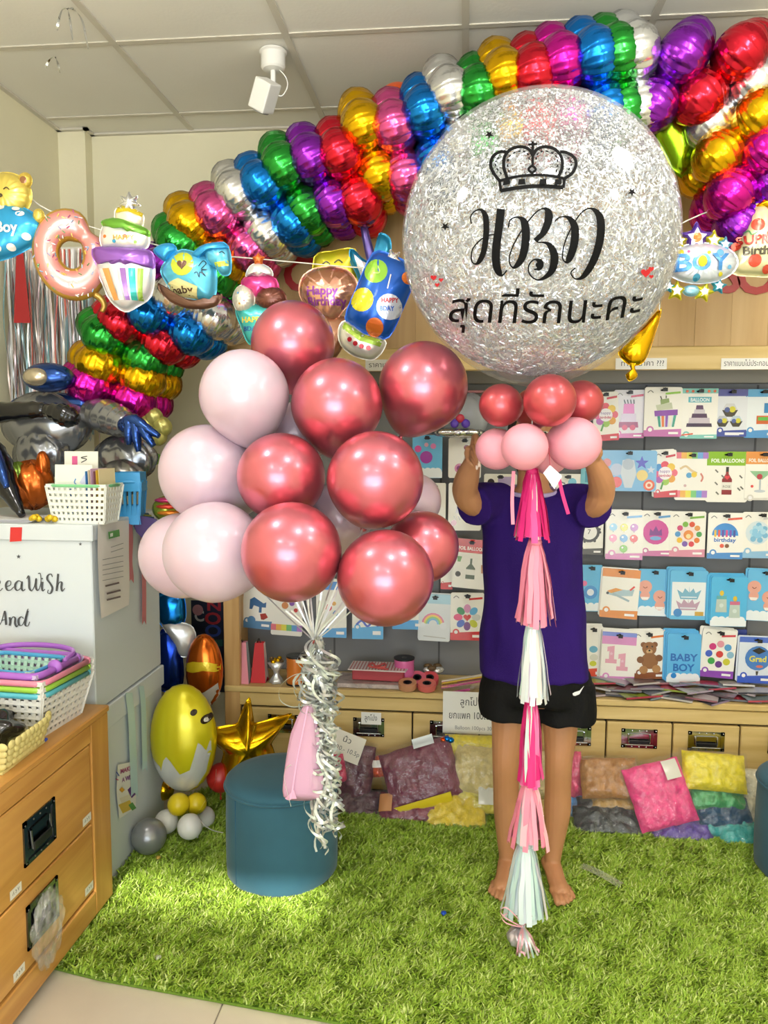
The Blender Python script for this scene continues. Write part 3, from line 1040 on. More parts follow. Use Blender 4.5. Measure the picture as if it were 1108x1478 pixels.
def ball_print(name, specs, m, lift=0.0):
    mb = MB()
    for i, sp_ in enumerate(specs):
        v, f, col = shape2d(sp_)
        v, f = subdiv2d(v, f, 26)
        mb.add([on_ball(a, b, lift + 0.0002 * i) for a, b in v], f, col)
    return mk(name, mb, m, bt, world=False)
K = '#08080a'
VIN = mat('matte vinyl', vcol=True, rough=0.65, spec=0.15)
def L_(pts, ww, **kw):
    return ('l', pts, ww * 1.3, K, dict(n=kw.pop('n', 7), **kw))
def neg(pts):   # y grows down in these coordinates: flip for calligraphic width
    return pts
def calli(pts, wmax, wmin):
    """variable width stroke: broad where the pen moves down the page"""
    p = spline(pts, 9)
    v = []
    ws = []
    for i, q in enumerate(p):
        a, b = p[max(i - 1, 0)], p[min(i + 1, len(p) - 1)]
        dx, dy = b[0] - a[0], b[1] - a[1]
        L = math.hypot(dx, dy) or 1e-9
        ws.append(wmin + (wmax - wmin) * max(0.0, dy / L) ** 1.6)
    ws = [sum(ws[max(0, i - 3):i + 4]) / len(ws[max(0, i - 3):i + 4]) for i in range(len(ws))]
    for i, q in enumerate(p):
        a, b = p[max(i - 1, 0)], p[min(i + 1, len(p) - 1)]
        dx, dy = b[0] - a[0], b[1] - a[1]
        L = math.hypot(dx, dy) or 1e-9
        v += [(q[0] - dy / L * ws[i] / 2, q[1] + dx / L * ws[i] / 2), (q[0] + dy / L * ws[i] / 2, q[1] - dx / L * ws[i] / 2)]
    f = [(2 * i, 2 * i + 1, 2 * i + 3, 2 * i + 2) for i in range(len(p) - 1)]
    return v, f
hbd = [
    [(302, 486), (300, 460), (315, 440), (338, 436), (354, 462), (356, 520), (346, 590), (324, 630), (304, 622), (306, 580), (335, 545), (365, 528), (396, 524)],
    [(410, 432), (402, 500), (392, 580), (394, 640), (412, 673), (432, 655)],
    [(436, 500), (444, 472), (470, 462), (494, 480), (500, 540), (486, 610), (456, 645), (440, 620), (452, 570), (492, 500), (540, 442), (572, 432), (584, 462), (566, 515), (534, 548)],
    [(540, 552), (582, 560), (604, 604), (592, 660), (548, 690), (516, 672), (510, 640), (530, 616), (550, 624), (546, 648), (530, 652)],
    [(606, 476), (625, 462), (655, 464), (678, 500), (674, 566), (652, 622), (634, 612), (640, 560), (668, 496), (706, 442), (742, 432), (770, 466), (770, 540), (746, 620), (710, 676), (680, 686), (664, 664), (680, 646)],
]
mb = MB()
for i, st in enumerate(hbd):
    v, f = calli(st, 30 if i != 0 else 22, 5)
    v, f = subdiv2d(v, f, 26)
    mb.add([on_ball(a, b, 0.0003 * i) for a, b in v], f, K)
mk('lettering', mb, VIN, bt, world=False)
# thai line
v, f = text2d('สุดที่รักนะคะ')
x0, x1 = min(q[0] for q in v), max(q[0] for q in v)
tv = []
for a, b in v:
    s_ = (a - x0) / (x1 - x0)
    x = 218 + s_ * 694
    base = 842 - 26 * max(0, s_ - 0.62) ** 2 / 0.14 + 6 * math.sin(s_ * PI)
    sl = 0.12 + 0.5 * max(0, s_ - 0.78)
    tv.append((x + b * 150 * sl, base - b * 150))
tv, f = subdiv2d(tv, f, 26)
mk('thai_lettering', MB().add([on_ball(a, b, 0.0001) for a, b in tv], f, K), VIN, bt, world=False)
crown = [L_([(408, 366), (465, 356), (522, 350), (580, 350), (636, 354)], 11), L_([(404, 330), (465, 315), (525, 309), (585, 311), (642, 322)], 8),
         L_([(404, 328), (410, 368)], 8, n=2), L_([(641, 320), (636, 356)], 8, n=2),
         L_([(405, 330), (382, 300), (372, 270), (382, 240), (408, 224), (432, 226)], 9), L_([(640, 322), (668, 302), (682, 272), (676, 246), (650, 228), (624, 224)], 9),
         L_([(432, 320), (420, 280), (424, 240), (448, 214), (484, 206), (512, 216), (525, 238)], 9), L_([(618, 316), (632, 280), (628, 242), (604, 214), (568, 206), (540, 216), (525, 238)], 9),
         L_([(525, 186), (525, 280)], 7, n=2), L_([(509, 198), (541, 196)], 7, n=2), L_([(510, 288), (523, 276), (536, 288), (523, 300)], 7, closed=True)]
for cx in (430, 485, 562, 617):
    crown.append(('p', [(cx - 14, 343 - abs(cx - 523) * -0.04), (cx - 10, 324), (cx + 12, 322), (cx + 14, 342)], K))
for cx, cy in ((457, 334), (523, 329), (590, 332)):
    crown.append(('p', circ(cx, cy, 9, 11), '#e8e8ea'))
for arc in ([(440, 300), (434, 270), (440, 242), (462, 226), (490, 222), (510, 236), (512, 262)], [(610, 298), (616, 270), (612, 244), (592, 226), (562, 222), (540, 236), (538, 262)],
            [(412, 306), (394, 284), (390, 262), (402, 244)], [(640, 304), (660, 284), (666, 262), (652, 244)]):
    q = spline(arc, 3)
    for i in range(0, len(q) - 1, 2):
        crown.append(L_([q[i], q[i + 1]], 4, n=2))
ball_print('crown_print', crown, VIN)
for (x, y) in ((367, 161), (886, 371), (207, 496)):
    ball_print('star_print', [('s', x, y, 17, K)], VIN)
R_ = '#c41c28'
ball_print('heart_print', [('p', [(a, 2 * 682 - b) for a, b in heart_poly(12, 165, 682)], R_), ('p', [(a, 2 * 690 - b) for a, b in heart_poly(9, 192, 690)], R_), ('p', [(a, 2 * 708 - b) for a, b in heart_poly(9, 178, 708)], R_),
                           ('p', [(a, 2 * 664 - b) for a, b in heart_poly(19, 936, 664)], R_), ('p', [(a, 2 * 650 - b) for a, b in heart_poly(11, 956, 650)], R_), ('p', [(a, 2 * 678 - b) for a, b in heart_poly(9, 956, 678)], R_)], INK)

# collar of small balloons under it
for u, v, r, Y, m, ax, lb in [
    (723, 585, 31, 2.06, M_rose2, (-1, -0.6, 0.1), 'small rose balloon at the left of the collar under the glitter balloon'),
    (793, 578, 38, 1.98, M_rose2, (0.15, -1, 0.1), 'small rose balloon at the front of the collar under the glitter balloon'),
    (838, 580, 31, 2.12, M_rose2, (1, 0.1, 0.1), 'small rose balloon at the right of the collar, partly hidden'),
    (770, 590, 30, 2.24, M_rose2, (-0.1, 1, 0.1), 'small rose balloon at the back of the collar'),
    (717, 648, 30, 2.10, M_pink, (-1, -0.2, -0.1), 'small pastel pink balloon farthest left in the collar'),
    (757, 645, 34, 1.98, M_pink, (-0.25, -1, -0.1), 'small pastel pink balloon at the front of the collar'),
    (828, 640, 38, 2.04, M_pink, (0.9, -0.5, -0.1), 'small pastel pink balloon at the right of the collar'),
    (792, 655, 30, 2.16, M_pink, (0.1, 1, -0.1), 'small pastel pink balloon at the back of the collar')]:
    latex(lb, P(u, v, Y), S(r, u, v, Y), ax, m, 'collar balloons under the glitter balloon', 0.08, 30)
# white tag card
tg = thing('gift_tag', 'blank white card tag hanging below the pink collar balloons', 'tag', P(793, 690, 1.97))
mk('card', MB().prism([(-0.016, 0.012), (0.0, 0.032), (0.03, 0.005), (0.012, -0.027)], -0.0004, 0.0004, M=Matrix.Rotation(PI / 2, 4, 'X')), mat('white card', '#f2f2f2', 0.6), tg, world=False)
mk('string', MB().tube([(0.0, 0.0, 0.03), (-0.004, 0.003, 0.08)], 0.0008, 5), mat('red cord', '#b02040', 0.6), tg, world=False)

# ------------------------------------------------------------------ tassel garland
tz = thing('tassel_garland', 'hanging garland of six pink and iridescent paper tassels below the glitter balloon', 'garland', P(757, 1385, 2.1))
def strip_mat(name, cols, rough=0.35, metal=0.0):
    return [mat('%s %d' % (name, i), c, rough, metal) for i, c in enumerate(cols)]
HOT = strip_mat('hot pink tissue', ['#e0257c', '#ee4d98', '#f07ab0'], 0.55)
PNK = strip_mat('pink tissue', ['#f28fa8', '#f6a3b8', '#f9b9c6'], 0.55)
IRI = strip_mat('iridescent film', ['#e6eeee', '#eee0f2', '#d6f0e6', '#f4f3f3', '#f6e8e0'], 0.2, 0.06)
IRI2 = strip_mat('pale iridescent film', ['#dcebee', '#e6eef2', '#d2ece8', '#eee6f0', '#e4f0f2'], 0.25, 0.05)
tiers = [(768, 676, 780, 14, 31, HOT, 34), (772, 778, 902, 17, 33, PNK, 34), (769, 898, 1012, 18, 26, IRI, 32),
         (766, 1008, 1132, 15, 21, HOT, 30), (764, 1126, 1220, 17, 34, PNK, 32), (758, 1214, 1322, 19, 35, IRI2, 46)]
for k, (u, v0, v1, r0, r1, ms, n) in enumerate(tiers):
    topc = P(u, v0, 2.1)
    px = S(1, u, v0, 2.1)
    g = mk('tassel', MB().lathe([(0.004, 0.004), (px * r0 * 0.5, 0.0), (px * r0 * 0.6, -0.008), (px * r0 * 0.5, -0.016), (0.003, -0.018)], 12, M=Matrix.Translation(topc)), ms[0], tz, True)
    for i in range(n):
        a = 2 * PI * i / n + random.uniform(-.1, .1)
        rr = random.uniform(0.55, 1.0)
        ln = (v1 - v0) * random.uniform(0.9, 1.02)
        pts = []
        drift = (756 - u) * 0.12 if k == 5 else 0
        for j in range(6):
            f = j / 5
            rad = px * (r0 * 0.45 + (r1 * rr - r0 * 0.45) * f ** 0.8) * (1 + 0.05 * math.sin(i * 3 + j))
            q = P(u + drift * f + (random.uniform(-1.2, 1.2) if j else 0), v0 + ln * f, 2.1)
            pts.append((q.x + rad * math.cos(a), q.y + 0.75 * rad * math.sin(a), q.z))
        m = ms[0] if random.random() < 0.45 else random.choice(ms)
        if k in (0, 1, 3, 4) and random.random() < 0.10:
            m = random.choice(IRI)
        mk('strip', MB().ribbon(pts, px * random.uniform(6.5, 9.5), side=(-math.sin(a), math.cos(a), 0)), m, g, True)
# side streamers near the top
for pts, m in (([(741, 680), (739, 720), (740, 757)], PNK[0]), ([(806, 688), (812, 715), (820, 742)], HOT[0])):
    mk('streamer', MB().ribbon([tuple(P(u, v, 2.05)) for u, v in spline(pts, 4)], 0.009, side=(1, 0, 0)), m, tz, True)
mk('cord', MB().tube([tuple(P(768, 560, 2.1)), tuple(P(766, 1000, 2.1)), tuple(P(757, 1340, 2.1))], 0.0015, 6), IRI[3], tz)
# wrapped weight on the grass
wt = thing('balloon_weight', 'small foil wrapped weight with curled pink white ribbons on the grass', 'weight', P(757, 1370, 2.1))
wc = P(748, 1352, 2.1)
tie2 = P(754, 1337, 2.1)
mk('wrapped_ball', MB().ell((wc.x, wc.y, wc.z), (0.030, 0.028, 0.024), 30, 16, fn=lambda t, p: 1 + 0.12 * math.sin(7 * t + 3 * p) + 0.07 * math.sin(13 * t)), mat('pearl foil', '#d8cdd6', 0.3, 0.45), wt, True)
mk('twist', MB().lathe([(0.016, -0.03), (0.006, 0.0), (0.012, 0.03)], 14, M=Matrix.Translation(tie2), rfn=lambda a, z: 1 + 0.2 * math.sin(6 * a)), mat('pearl foil', '#d8cdd6', 0.3, 0.45), wt, True)
for k in range(20):
    e = PZ(745 + k * 1.5 + random.uniform(-3, 3), 1368 + random.uniform(0, 16), 0.032)
    m_ = (tie2 + e) / 2 + Vector((random.uniform(-.006, .006), -0.02 - 0.01 * (k % 3), 0.018))
    pts = spline([tuple(tie2), tuple(m_), tuple(e)], 6)
    if k % 4 == 0:   # a curl at the end
        c_ = Vector(e)
        pts += [(c_.x + 0.010 + 0.012 * math.cos(a * 0.8 + 3.1), c_.y - 0.004, c_.z + 0.004 + 0.012 * abs(math.sin(a * 0.8))) for a in range(1, 8)]
    mk('ribbon_tail', MB().ribbon(pts, 0.0055, side=(1, 0.2, 0.2)), IRI[k % 5] if k % 2 else PNK[2], wt, True)
for lp in ([(754, 1338), (738, 1330), (726, 1322), (722, 1314), (730, 1310), (744, 1322), (754, 1336)], [(754, 1338), (742, 1336), (730, 1332), (724, 1324), (732, 1318)], [(755, 1336), (762, 1330), (768, 1322)]):
    mk('ribbon_loop', MB().ribbon([tuple(P(u, v, 2.06)) for u, v in spline(lp, 5)], 0.004, side=(0.2, 1, 0.3)), PNK[2], wt, True)
# ------------------------------------------------------------------ the person behind the garland
def remeshed(name, mb, m, parent, voxel, smooth_it=6, disp=None):
    me = mesh_of(name, mb, None)
    o = bpy.data.objects.new(name, me)
    COL.objects.link(o)
    r = o.modifiers.new('r', 'REMESH')
    r.mode = 'VOXEL'
    r.voxel_size = voxel
    s_ = o.modifiers.new('s', 'SMOOTH')
    s_.factor = 0.5
    s_.iterations = smooth_it
    dg = bpy.context.evaluated_depsgraph_get()
    dg.update()
    out = bpy.data.meshes.new_from_object(o.evaluated_get(dg))
    bpy.data.objects.remove(o)
    off = world_off(parent)
    nv = len(out.vertices)
    co = np.empty(nv * 3, np.float32)
    no = np.empty(nv * 3, np.float32)
    out.vertices.foreach_get('co', co)
    out.vertices.foreach_get('normal', no)
    co, no = co.reshape(-1, 3), no.reshape(-1, 3)
    if disp:
        co = np.array([Vector(c) + disp(Vector(c), Vector(n_)) for c, n_ in zip(co, no)], np.float32)
    co = co - np.array(off, np.float32)
    out.vertices.foreach_set('co', co.astype(np.float32).ravel())
    out.polygons.foreach_set('use_smooth', [True] * len(out.polygons))
    out.materials.clear()
    out.materials.append(m)
    out.name = name
    return inst(name, out, parent)

PY = 2.5
def J(u, v, dy=0.0):
    return tuple(P(u, v, PY + dy))
M_skin = mat('skin', '#be8760', 0.5, sss=0.08, var=(9, 0.05))
pe = thing('person', 'barefoot person in purple shirt and black shorts holding the balloon column up', 'person', (P(770, 1290, PY).x, 2.5, 0.02))
bd = MB()
def limb(pts, n=14):
    """pts: list of (u, v, dy, radius)"""
    q = spline([(*J(u, v, dy), r) for u, v, dy, r in pts], 5)
    bd.tube([p[:3] for p in q], [p[3] for p in q], n)
# torso, neck, head
def section(u, v, dy, rx, ry):
    return (*J(u, v, dy), rx, ry)
def loft(mb, secs, n=28, sub=5, ex=2.3):
    q = spline(secs, sub)
    def fn(a, b):
        x, y, z, rx, ry = q[int(round(b * (len(q) - 1)))]
        t = a * 2 * PI
        c, s_ = math.cos(t), math.sin(t)
        k = (abs(c) ** ex + abs(s_) ** ex) ** (-1 / ex)
        return (x + rx * c * k, y + ry * s_ * k, z)
    mb.grid(fn, n, len(q), closeu=True, capu=True)
loft(bd, [section(771, 1010, 0.02, 0.135, 0.09), section(771, 960, 0.02, 0.145, 0.095), section(769, 900, 0.01, 0.125, 0.085), section(769, 820, 0.0, 0.135, 0.09),
          section(769, 750, 0.0, 0.15, 0.085), section(769, 724, 0.0, 0.13, 0.06), section(769, 708, 0.0, 0.06, 0.05), section(769, 690, -0.01, 0.047, 0.047), section(769, 672, -0.012, 0.047, 0.05)])
hx, hy, hz = J(769, 634, -0.02)
bd.ell((hx, hy, hz + 0.005), (0.07, 0.088, 0.1), 22, 16)
bd.ell((hx, hy - 0.025, hz - 0.05), (0.052, 0.06, 0.055), 16, 10)
bd.tube([(hx, hy - 0.083, hz + 0.02), (hx, hy - 0.098, hz - 0.012), (hx, hy - 0.085, hz - 0.022)], [0.006, 0.012, 0.01], 8)
for s_ in (-1, 1):
    bd.ell((hx + s_ * 0.07, hy + 0.005, hz + 0.0), (0.01, 0.02, 0.03), 10, 8)
# arms
limb([(712, 726, 0.0, 0.046), (694, 728, -0.05, 0.045), (678, 722, -0.10, 0.041), (671, 708, -0.13, 0.039), (674, 690, -0.17, 0.036), (680, 672, -0.21, 0.027), (684, 662, -0.235, 0.023)])
limb([(826, 726, 0.0, 0.046), (846, 730, -0.05, 0.045), (862, 724, -0.10, 0.041), (868, 708, -0.13, 0.039), (866, 690, -0.17, 0.036), (858, 672, -0.21, 0.027), (852, 660, -0.235, 0.023)])
# hands: palm and five bent fingers each
def hand(sgn, palm, fingers, thumb):
    q = spline([(*J(*p[:3]), p[3]) for p in palm], 5)
    bd.tube([p[:3] for p in q], [p[3] for p in q], 12, flat=0.6)
    for fg in fingers + [thumb]:
        q = spline([(*J(*p[:3]), p[3]) for p in fg], 5)
        bd.tube([p[:3] for p in q], [p[3] for p in q], 10)
hand(1, [(684, 664, -0.225, 0.023), (683, 655, -0.24, 0.027), (683, 645, -0.25, 0.023)],
     [[(682, 645, -0.25, 0.009), (685, 630, -0.29, 0.0088), (688, 634, -0.33, 0.0082), (688, 645, -0.345, 0.0066)],
      [(682, 652, -0.26, 0.009), (684, 645, -0.31, 0.0088), (688, 656, -0.345, 0.0082), (692, 666, -0.358, 0.0066)],
      [(681, 658, -0.26, 0.009), (682, 655, -0.30, 0.0086), (686, 663, -0.335, 0.0078), (691, 671, -0.348, 0.0064)],
      [(681, 662, -0.25, 0.008), (682, 663, -0.28, 0.0078), (685, 669, -0.30, 0.007), (688, 675, -0.31, 0.0058)]],
     [(686, 660, -0.235, 0.011), (694, 654, -0.24, 0.010), (701, 648, -0.245, 0.009), (706, 645, -0.245, 0.007)])
hand(-1, [(852, 664, -0.23, 0.024), (852, 655, -0.25, 0.034), (850, 645, -0.275, 0.032)],
     [[(852, 640, -0.265, 0.009), (854, 630, -0.295, 0.0085), (850, 624, -0.325, 0.0075), (846, 624, -0.345, 0.0065)],
      [(853, 646, -0.275, 0.009), (858, 638, -0.305, 0.0088), (857, 634, -0.34, 0.008), (853, 634, -0.365, 0.0068)],
      [(853, 652, -0.275, 0.009), (860, 648, -0.305, 0.0088), (860, 646, -0.34, 0.008), (856, 646, -0.37, 0.0068)],
      [(853, 658, -0.26, 0.008), (859, 658, -0.29, 0.008), (860, 657, -0.32, 0.0072), (857, 658, -0.345, 0.006)]],
     [(850, 660, -0.24, 0.011), (842, 652, -0.245, 0.010), (836, 644, -0.25, 0.009), (832, 640, -0.25, 0.007)])
# legs
limb([(742, 985, 0.02, 0.075), (737, 1020, 0.015, 0.064), (733, 1060, 0.0, 0.053), (730, 1098, -0.01, 0.044), (730, 1135, 0.005, 0.042), (731, 1170, 0.012, 0.043), (731, 1205, 0.008, 0.034), (731, 1236, 0.0, 0.026), (731, 1252, -0.005, 0.027)], 18)
limb([(799, 985, 0.02, 0.075), (806, 1020, 0.015, 0.064), (808, 1060, 0.0, 0.053), (806, 1098, -0.01, 0.044), (805, 1135, 0.005, 0.042), (804, 1170, 0.012, 0.043), (801, 1205, 0.008, 0.034), (798, 1236, 0.0, 0.026), (797, 1252, -0.005, 0.027)], 18)
bd.ell(J(730, 1092, -0.035), (0.026, 0.02, 0.032), 12, 8)
bd.ell(J(806, 1092, -0.035), (0.026, 0.02, 0.032), 12, 8)
# feet with toes
def foot(ax, ay, dirx, sgn):
    d = Vector((dirx, -1, 0)).normalized()
    n = Vector((-d.y, d.x, 0)) * sgn      # towards the big toe
    b = Vector((ax, ay, 0))
    def at(f, s_, z):
        q = b + d * f + n * s_
        return (q.x, q.y, z)
    z0 = 0.022
    q = spline([(*at(-0.055, 0, z0 + 0.026), 0.024), (*at(-0.025, 0, z0 + 0.036), 0.031), (*at(0.02, 0.002, z0 + 0.036), 0.030), (*at(0.06, 0.004, z0 + 0.028), 0.029), (*at(0.105, 0.003, z0 + 0.019), 0.028), (*at(0.125, 0.003, z0 + 0.016), 0.020)], 4)
    bd.tube([p[:3] for p in q], [p[3] for p in q], 14, flat=0.8)
    bd.ell(at(0.10, 0.018, z0 + 0.016), (0.02, 0.028, 0.015), 10, 8)
    bd.ell(at(0.095, -0.018, z0 + 0.013), (0.02, 0.03, 0.013), 10, 8)
    for s_, L, r in ((0.026, 0.168, 0.0112), (0.0085, 0.168, 0.0088), (-0.006, 0.160, 0.0082), (-0.019, 0.150, 0.0078), (-0.030, 0.138, 0.0075)):
        bd.tube([at(0.105, s_ * 0.9, z0 + 0.014), at(L - 0.025, s_, z0 + 0.016), at(L - 0.008, s_ * 1.03, z0 + 0.011), at(L, s_ * 1.04, z0 + 0.009)], [r, r * 0.95, r, r * 0.6], 9)
aL, aR = J(731, 1246), J(797, 1246)
foot(aL[0], aL[1] - 0.005, -0.22, 1)
foot(aR[0], aR[1] - 0.005, 0.16, -1)
remeshed('body', bd, M_skin, pe, 0.0034, 2)
for u, v, dy in ((688, 644, -0.352), (692, 665, -0.365), (691.3, 670.5, -0.355), (688, 674.5, -0.317)):
    c = Vector(J(u, v, dy))
    mk('fingernail', MB().ell((c.x, c.y, c.z), (0.0042, 0.002, 0.0078), 10, 7), mat('pale nail', '#ecd2c0', 0.25), pe, True)
# face and hair (behind the balloons)
for s_ in (-1, 1):
    e = mk('eye', MB().ell((hx + s_ * 0.028, hy - 0.078, hz + 0.018), (0.012, 0.008, 0.007), 10, 6), mat('eye white', '#efefec', 0.2), pe, True)
    mk('iris', MB().ell((hx + s_ * 0.028, hy - 0.0845, hz + 0.018), (0.005, 0.002, 0.005), 8, 5), mat('dark iris', '#2a1a12', 0.2), e, True)
mk('mouth', MB().ell((hx, hy - 0.084, hz - 0.045), (0.022, 0.006, 0.007), 10, 6), mat('lips', '#a8574f', 0.4), pe, True)
hr = MB().ell((hx, hy + 0.016, hz + 0.022), (0.078, 0.086, 0.098), 24, 14, fn=lambda t, p: 1 + 0.015 * math.sin(9 * t))
hr.ell((hx, hy + 0.062, hz - 0.05), (0.055, 0.035, 0.09), 16, 10)
remeshed('hair', hr, mat('black hair', '#15110f', 0.45), pe, 0.007, 3)

# shirt
sh = MB()
loft(sh, [section(773, 973, 0.01, 0.178, 0.118), section(772, 940, 0.01, 0.172, 0.115), section(770, 880, 0.0, 0.158, 0.108), section(769, 820, 0.0, 0.153, 0.108), section(769, 770, 0.0, 0.157, 0.105),
          section(769, 742, 0.0, 0.163, 0.09), section(769, 722, 0.0, 0.150, 0.07), section(769, 711, 0.0, 0.11, 0.055)], 40)
for pts in ([(728, 729, 0.0, 0.062), (706, 727, -0.03, 0.062), (690, 730, -0.075, 0.062), (683, 733, -0.10, 0.061)],
            [(812, 729, 0.0, 0.062), (832, 727, -0.03, 0.062), (850, 732, -0.075, 0.062), (857, 736, -0.10, 0.061)]):
    q = spline([(*J(u, v, dy), r) for u, v, dy, r in pts], 4)
    sh.tube([p[:3] for p in q], [p[3] for p in q], 18)
def folds(co, n):
    z = co.z
    f = 0.0035 * math.sin(co.x * 62 + 3 * math.sin(z * 7)) * max(0, min(1, (1.15 - z) * 3)) + 0.009 * (noise.noise(co * 9) + 0.6 * noise.noise(Vector((co.x * 22, co.y * 22, z * 6))))
    return n * f
M_shirt = mat('purple jersey', '#2a0f66', 0.85, spec=0.25, bump=(220, 0.15), var=(7, 0.06))
remeshed('shirt', sh, M_shirt, pe, 0.006, 8, folds)
# collar and hem trims
nk = [(hx + 0.078 * math.cos(a * 2 * PI / 40), PY - 0.005 + 0.062 * math.sin(a * 2 * PI / 40), J(769, 711)[2] + 0.006 - 0.012 * math.sin(a * 2 * PI / 40) * -1) for a in range(41)]
mk('collar', MB().tube(nk, 0.007, 8), mat('white purple collar', '#b9a9d8', 0.7), pe, True)
# shorts
so = MB()
loft(so, [section(772, 965, 0.01, 0.170, 0.112), section(774, 990, 0.01, 0.176, 0.118), section(775, 1008, 0.01, 0.178, 0.115)], 36)
q1 = [section(736, 985, 0.01, 0.098, 0.10), section(733, 1012, 0.01, 0.098, 0.10), section(734, 1030, 0.0, 0.094, 0.098)]
q2 = [section(812, 985, 0.01, 0.100, 0.10), section(814, 1015, 0.01, 0.105, 0.10), section(813, 1036, 0.0, 0.103, 0.098)]
loft(so, q1, 28)
loft(so, q2, 28)
def folds2(co, n):
    return n * (0.004 * noise.noise(co * 14) + 0.0025 * math.sin(co.x * 70))
so_o = remeshed('shorts', so, mat('black shorts cloth', '#08080a', 0.8, spec=0.25, bump=(150, 0.1)), pe, 0.006, 6, folds2)
# white tick mark on the shorts
sw = []
for a, b in ((826, 1001), (829, 999), (836, 997), (843, 989.5), (836, 1002), (830, 1004.5), (827, 1004)):
    sw.append((a, b))
pts3 = []
for a, b in sw:
    c = P(a, b, PY)
    d = ray(a, b)
    pts3.append(tuple(P(a, b, PY - 0.112)))
mk('tick_mark', MB().add(pts3, [tuple(range(len(pts3)))]), mat('white ink', '#e8e8ea', 0.5), pe)
# ------------------------------------------------------------------ foil balloons
def foil_mat(name, col, rough=0.2):
    return mat('foil ' + name, col, rough, 0.92, bump=(9, 0.10, 3))
FC = dict(magenta='#c81e9a', gold='#d9a90f', green='#2f9a3c', red='#d2263a', blue='#1878d2', silver='#d5d7da', purple='#8a2bb8', pink='#d9589c', orange='#d9531e', lime='#8ab51a')
FM = {k: foil_mat(k, v) for k, v in FC.items()}

# one petal: plump pad with a crimped seam round its rim (plane z = 0)
def petal_mesh():
    def fn(t, p):
        seam = math.exp(-(p / 0.16) ** 2)
        return 1 + 0.025 * seam + 0.032 * math.cos(26 * t + 2 * math.sin(3 * t)) * math.exp(-(p / 0.8) ** 2) * (0.4 + abs(math.cos(2 * t))) + 0.018 * math.sin(9 * t + 6 * p)
    return MB().ell((0.138, 0, 0), (0.100, 0.093, 0.084), 72, 19, fn=fn)
_petal = {}
_hub = {}
def flower(label, p1, p3, Y, colname, Y2=None, scale=1.0, flip=0.0):
    a, b = P(*p1, Y), P(*p3, Y2 or Y)
    q = (b - a).normalized()
    rho = 0.138 * scale
    c = a + q * rho
    dep = Vector((0.0, -1, 0))                    # towards the room
    dep = (dep - q * dep.dot(q)).normalized()
    n = q.cross(dep)
    if flip:
        Rm = Matrix.Rotation(flip, 3, q)
        dep, n = Rm @ dep, Rm @ n
    M = Matrix.Translation(c) @ Matrix((( -q.x, dep.x, -n.x, 0), (-q.y, dep.y, -n.y, 0), (-q.z, dep.z, -n.z, 0), (0, 0, 0, 1)))
    M = M @ Matrix.Diagonal((scale, scale, scale, 1))
    t = thing('flower_foil_balloon', label, 'foil balloon', group='flower balloons of the garland arch', M=M)
    m = FM[colname]
    if colname not in _petal:
        _petal[colname] = mesh_of('petal', petal_mesh(), m, True)
        _hub[colname] = mesh_of('hub', MB().ell((0, 0, 0), (0.075, 0.075, 0.05), 20, 11), m, True)
    for k in range(5):
        inst('petal', _petal[colname], t, Matrix.Rotation(k * 2 * PI / 5, 4, 'Z'))
    inst('hub', _hub[colname], t)
    return t
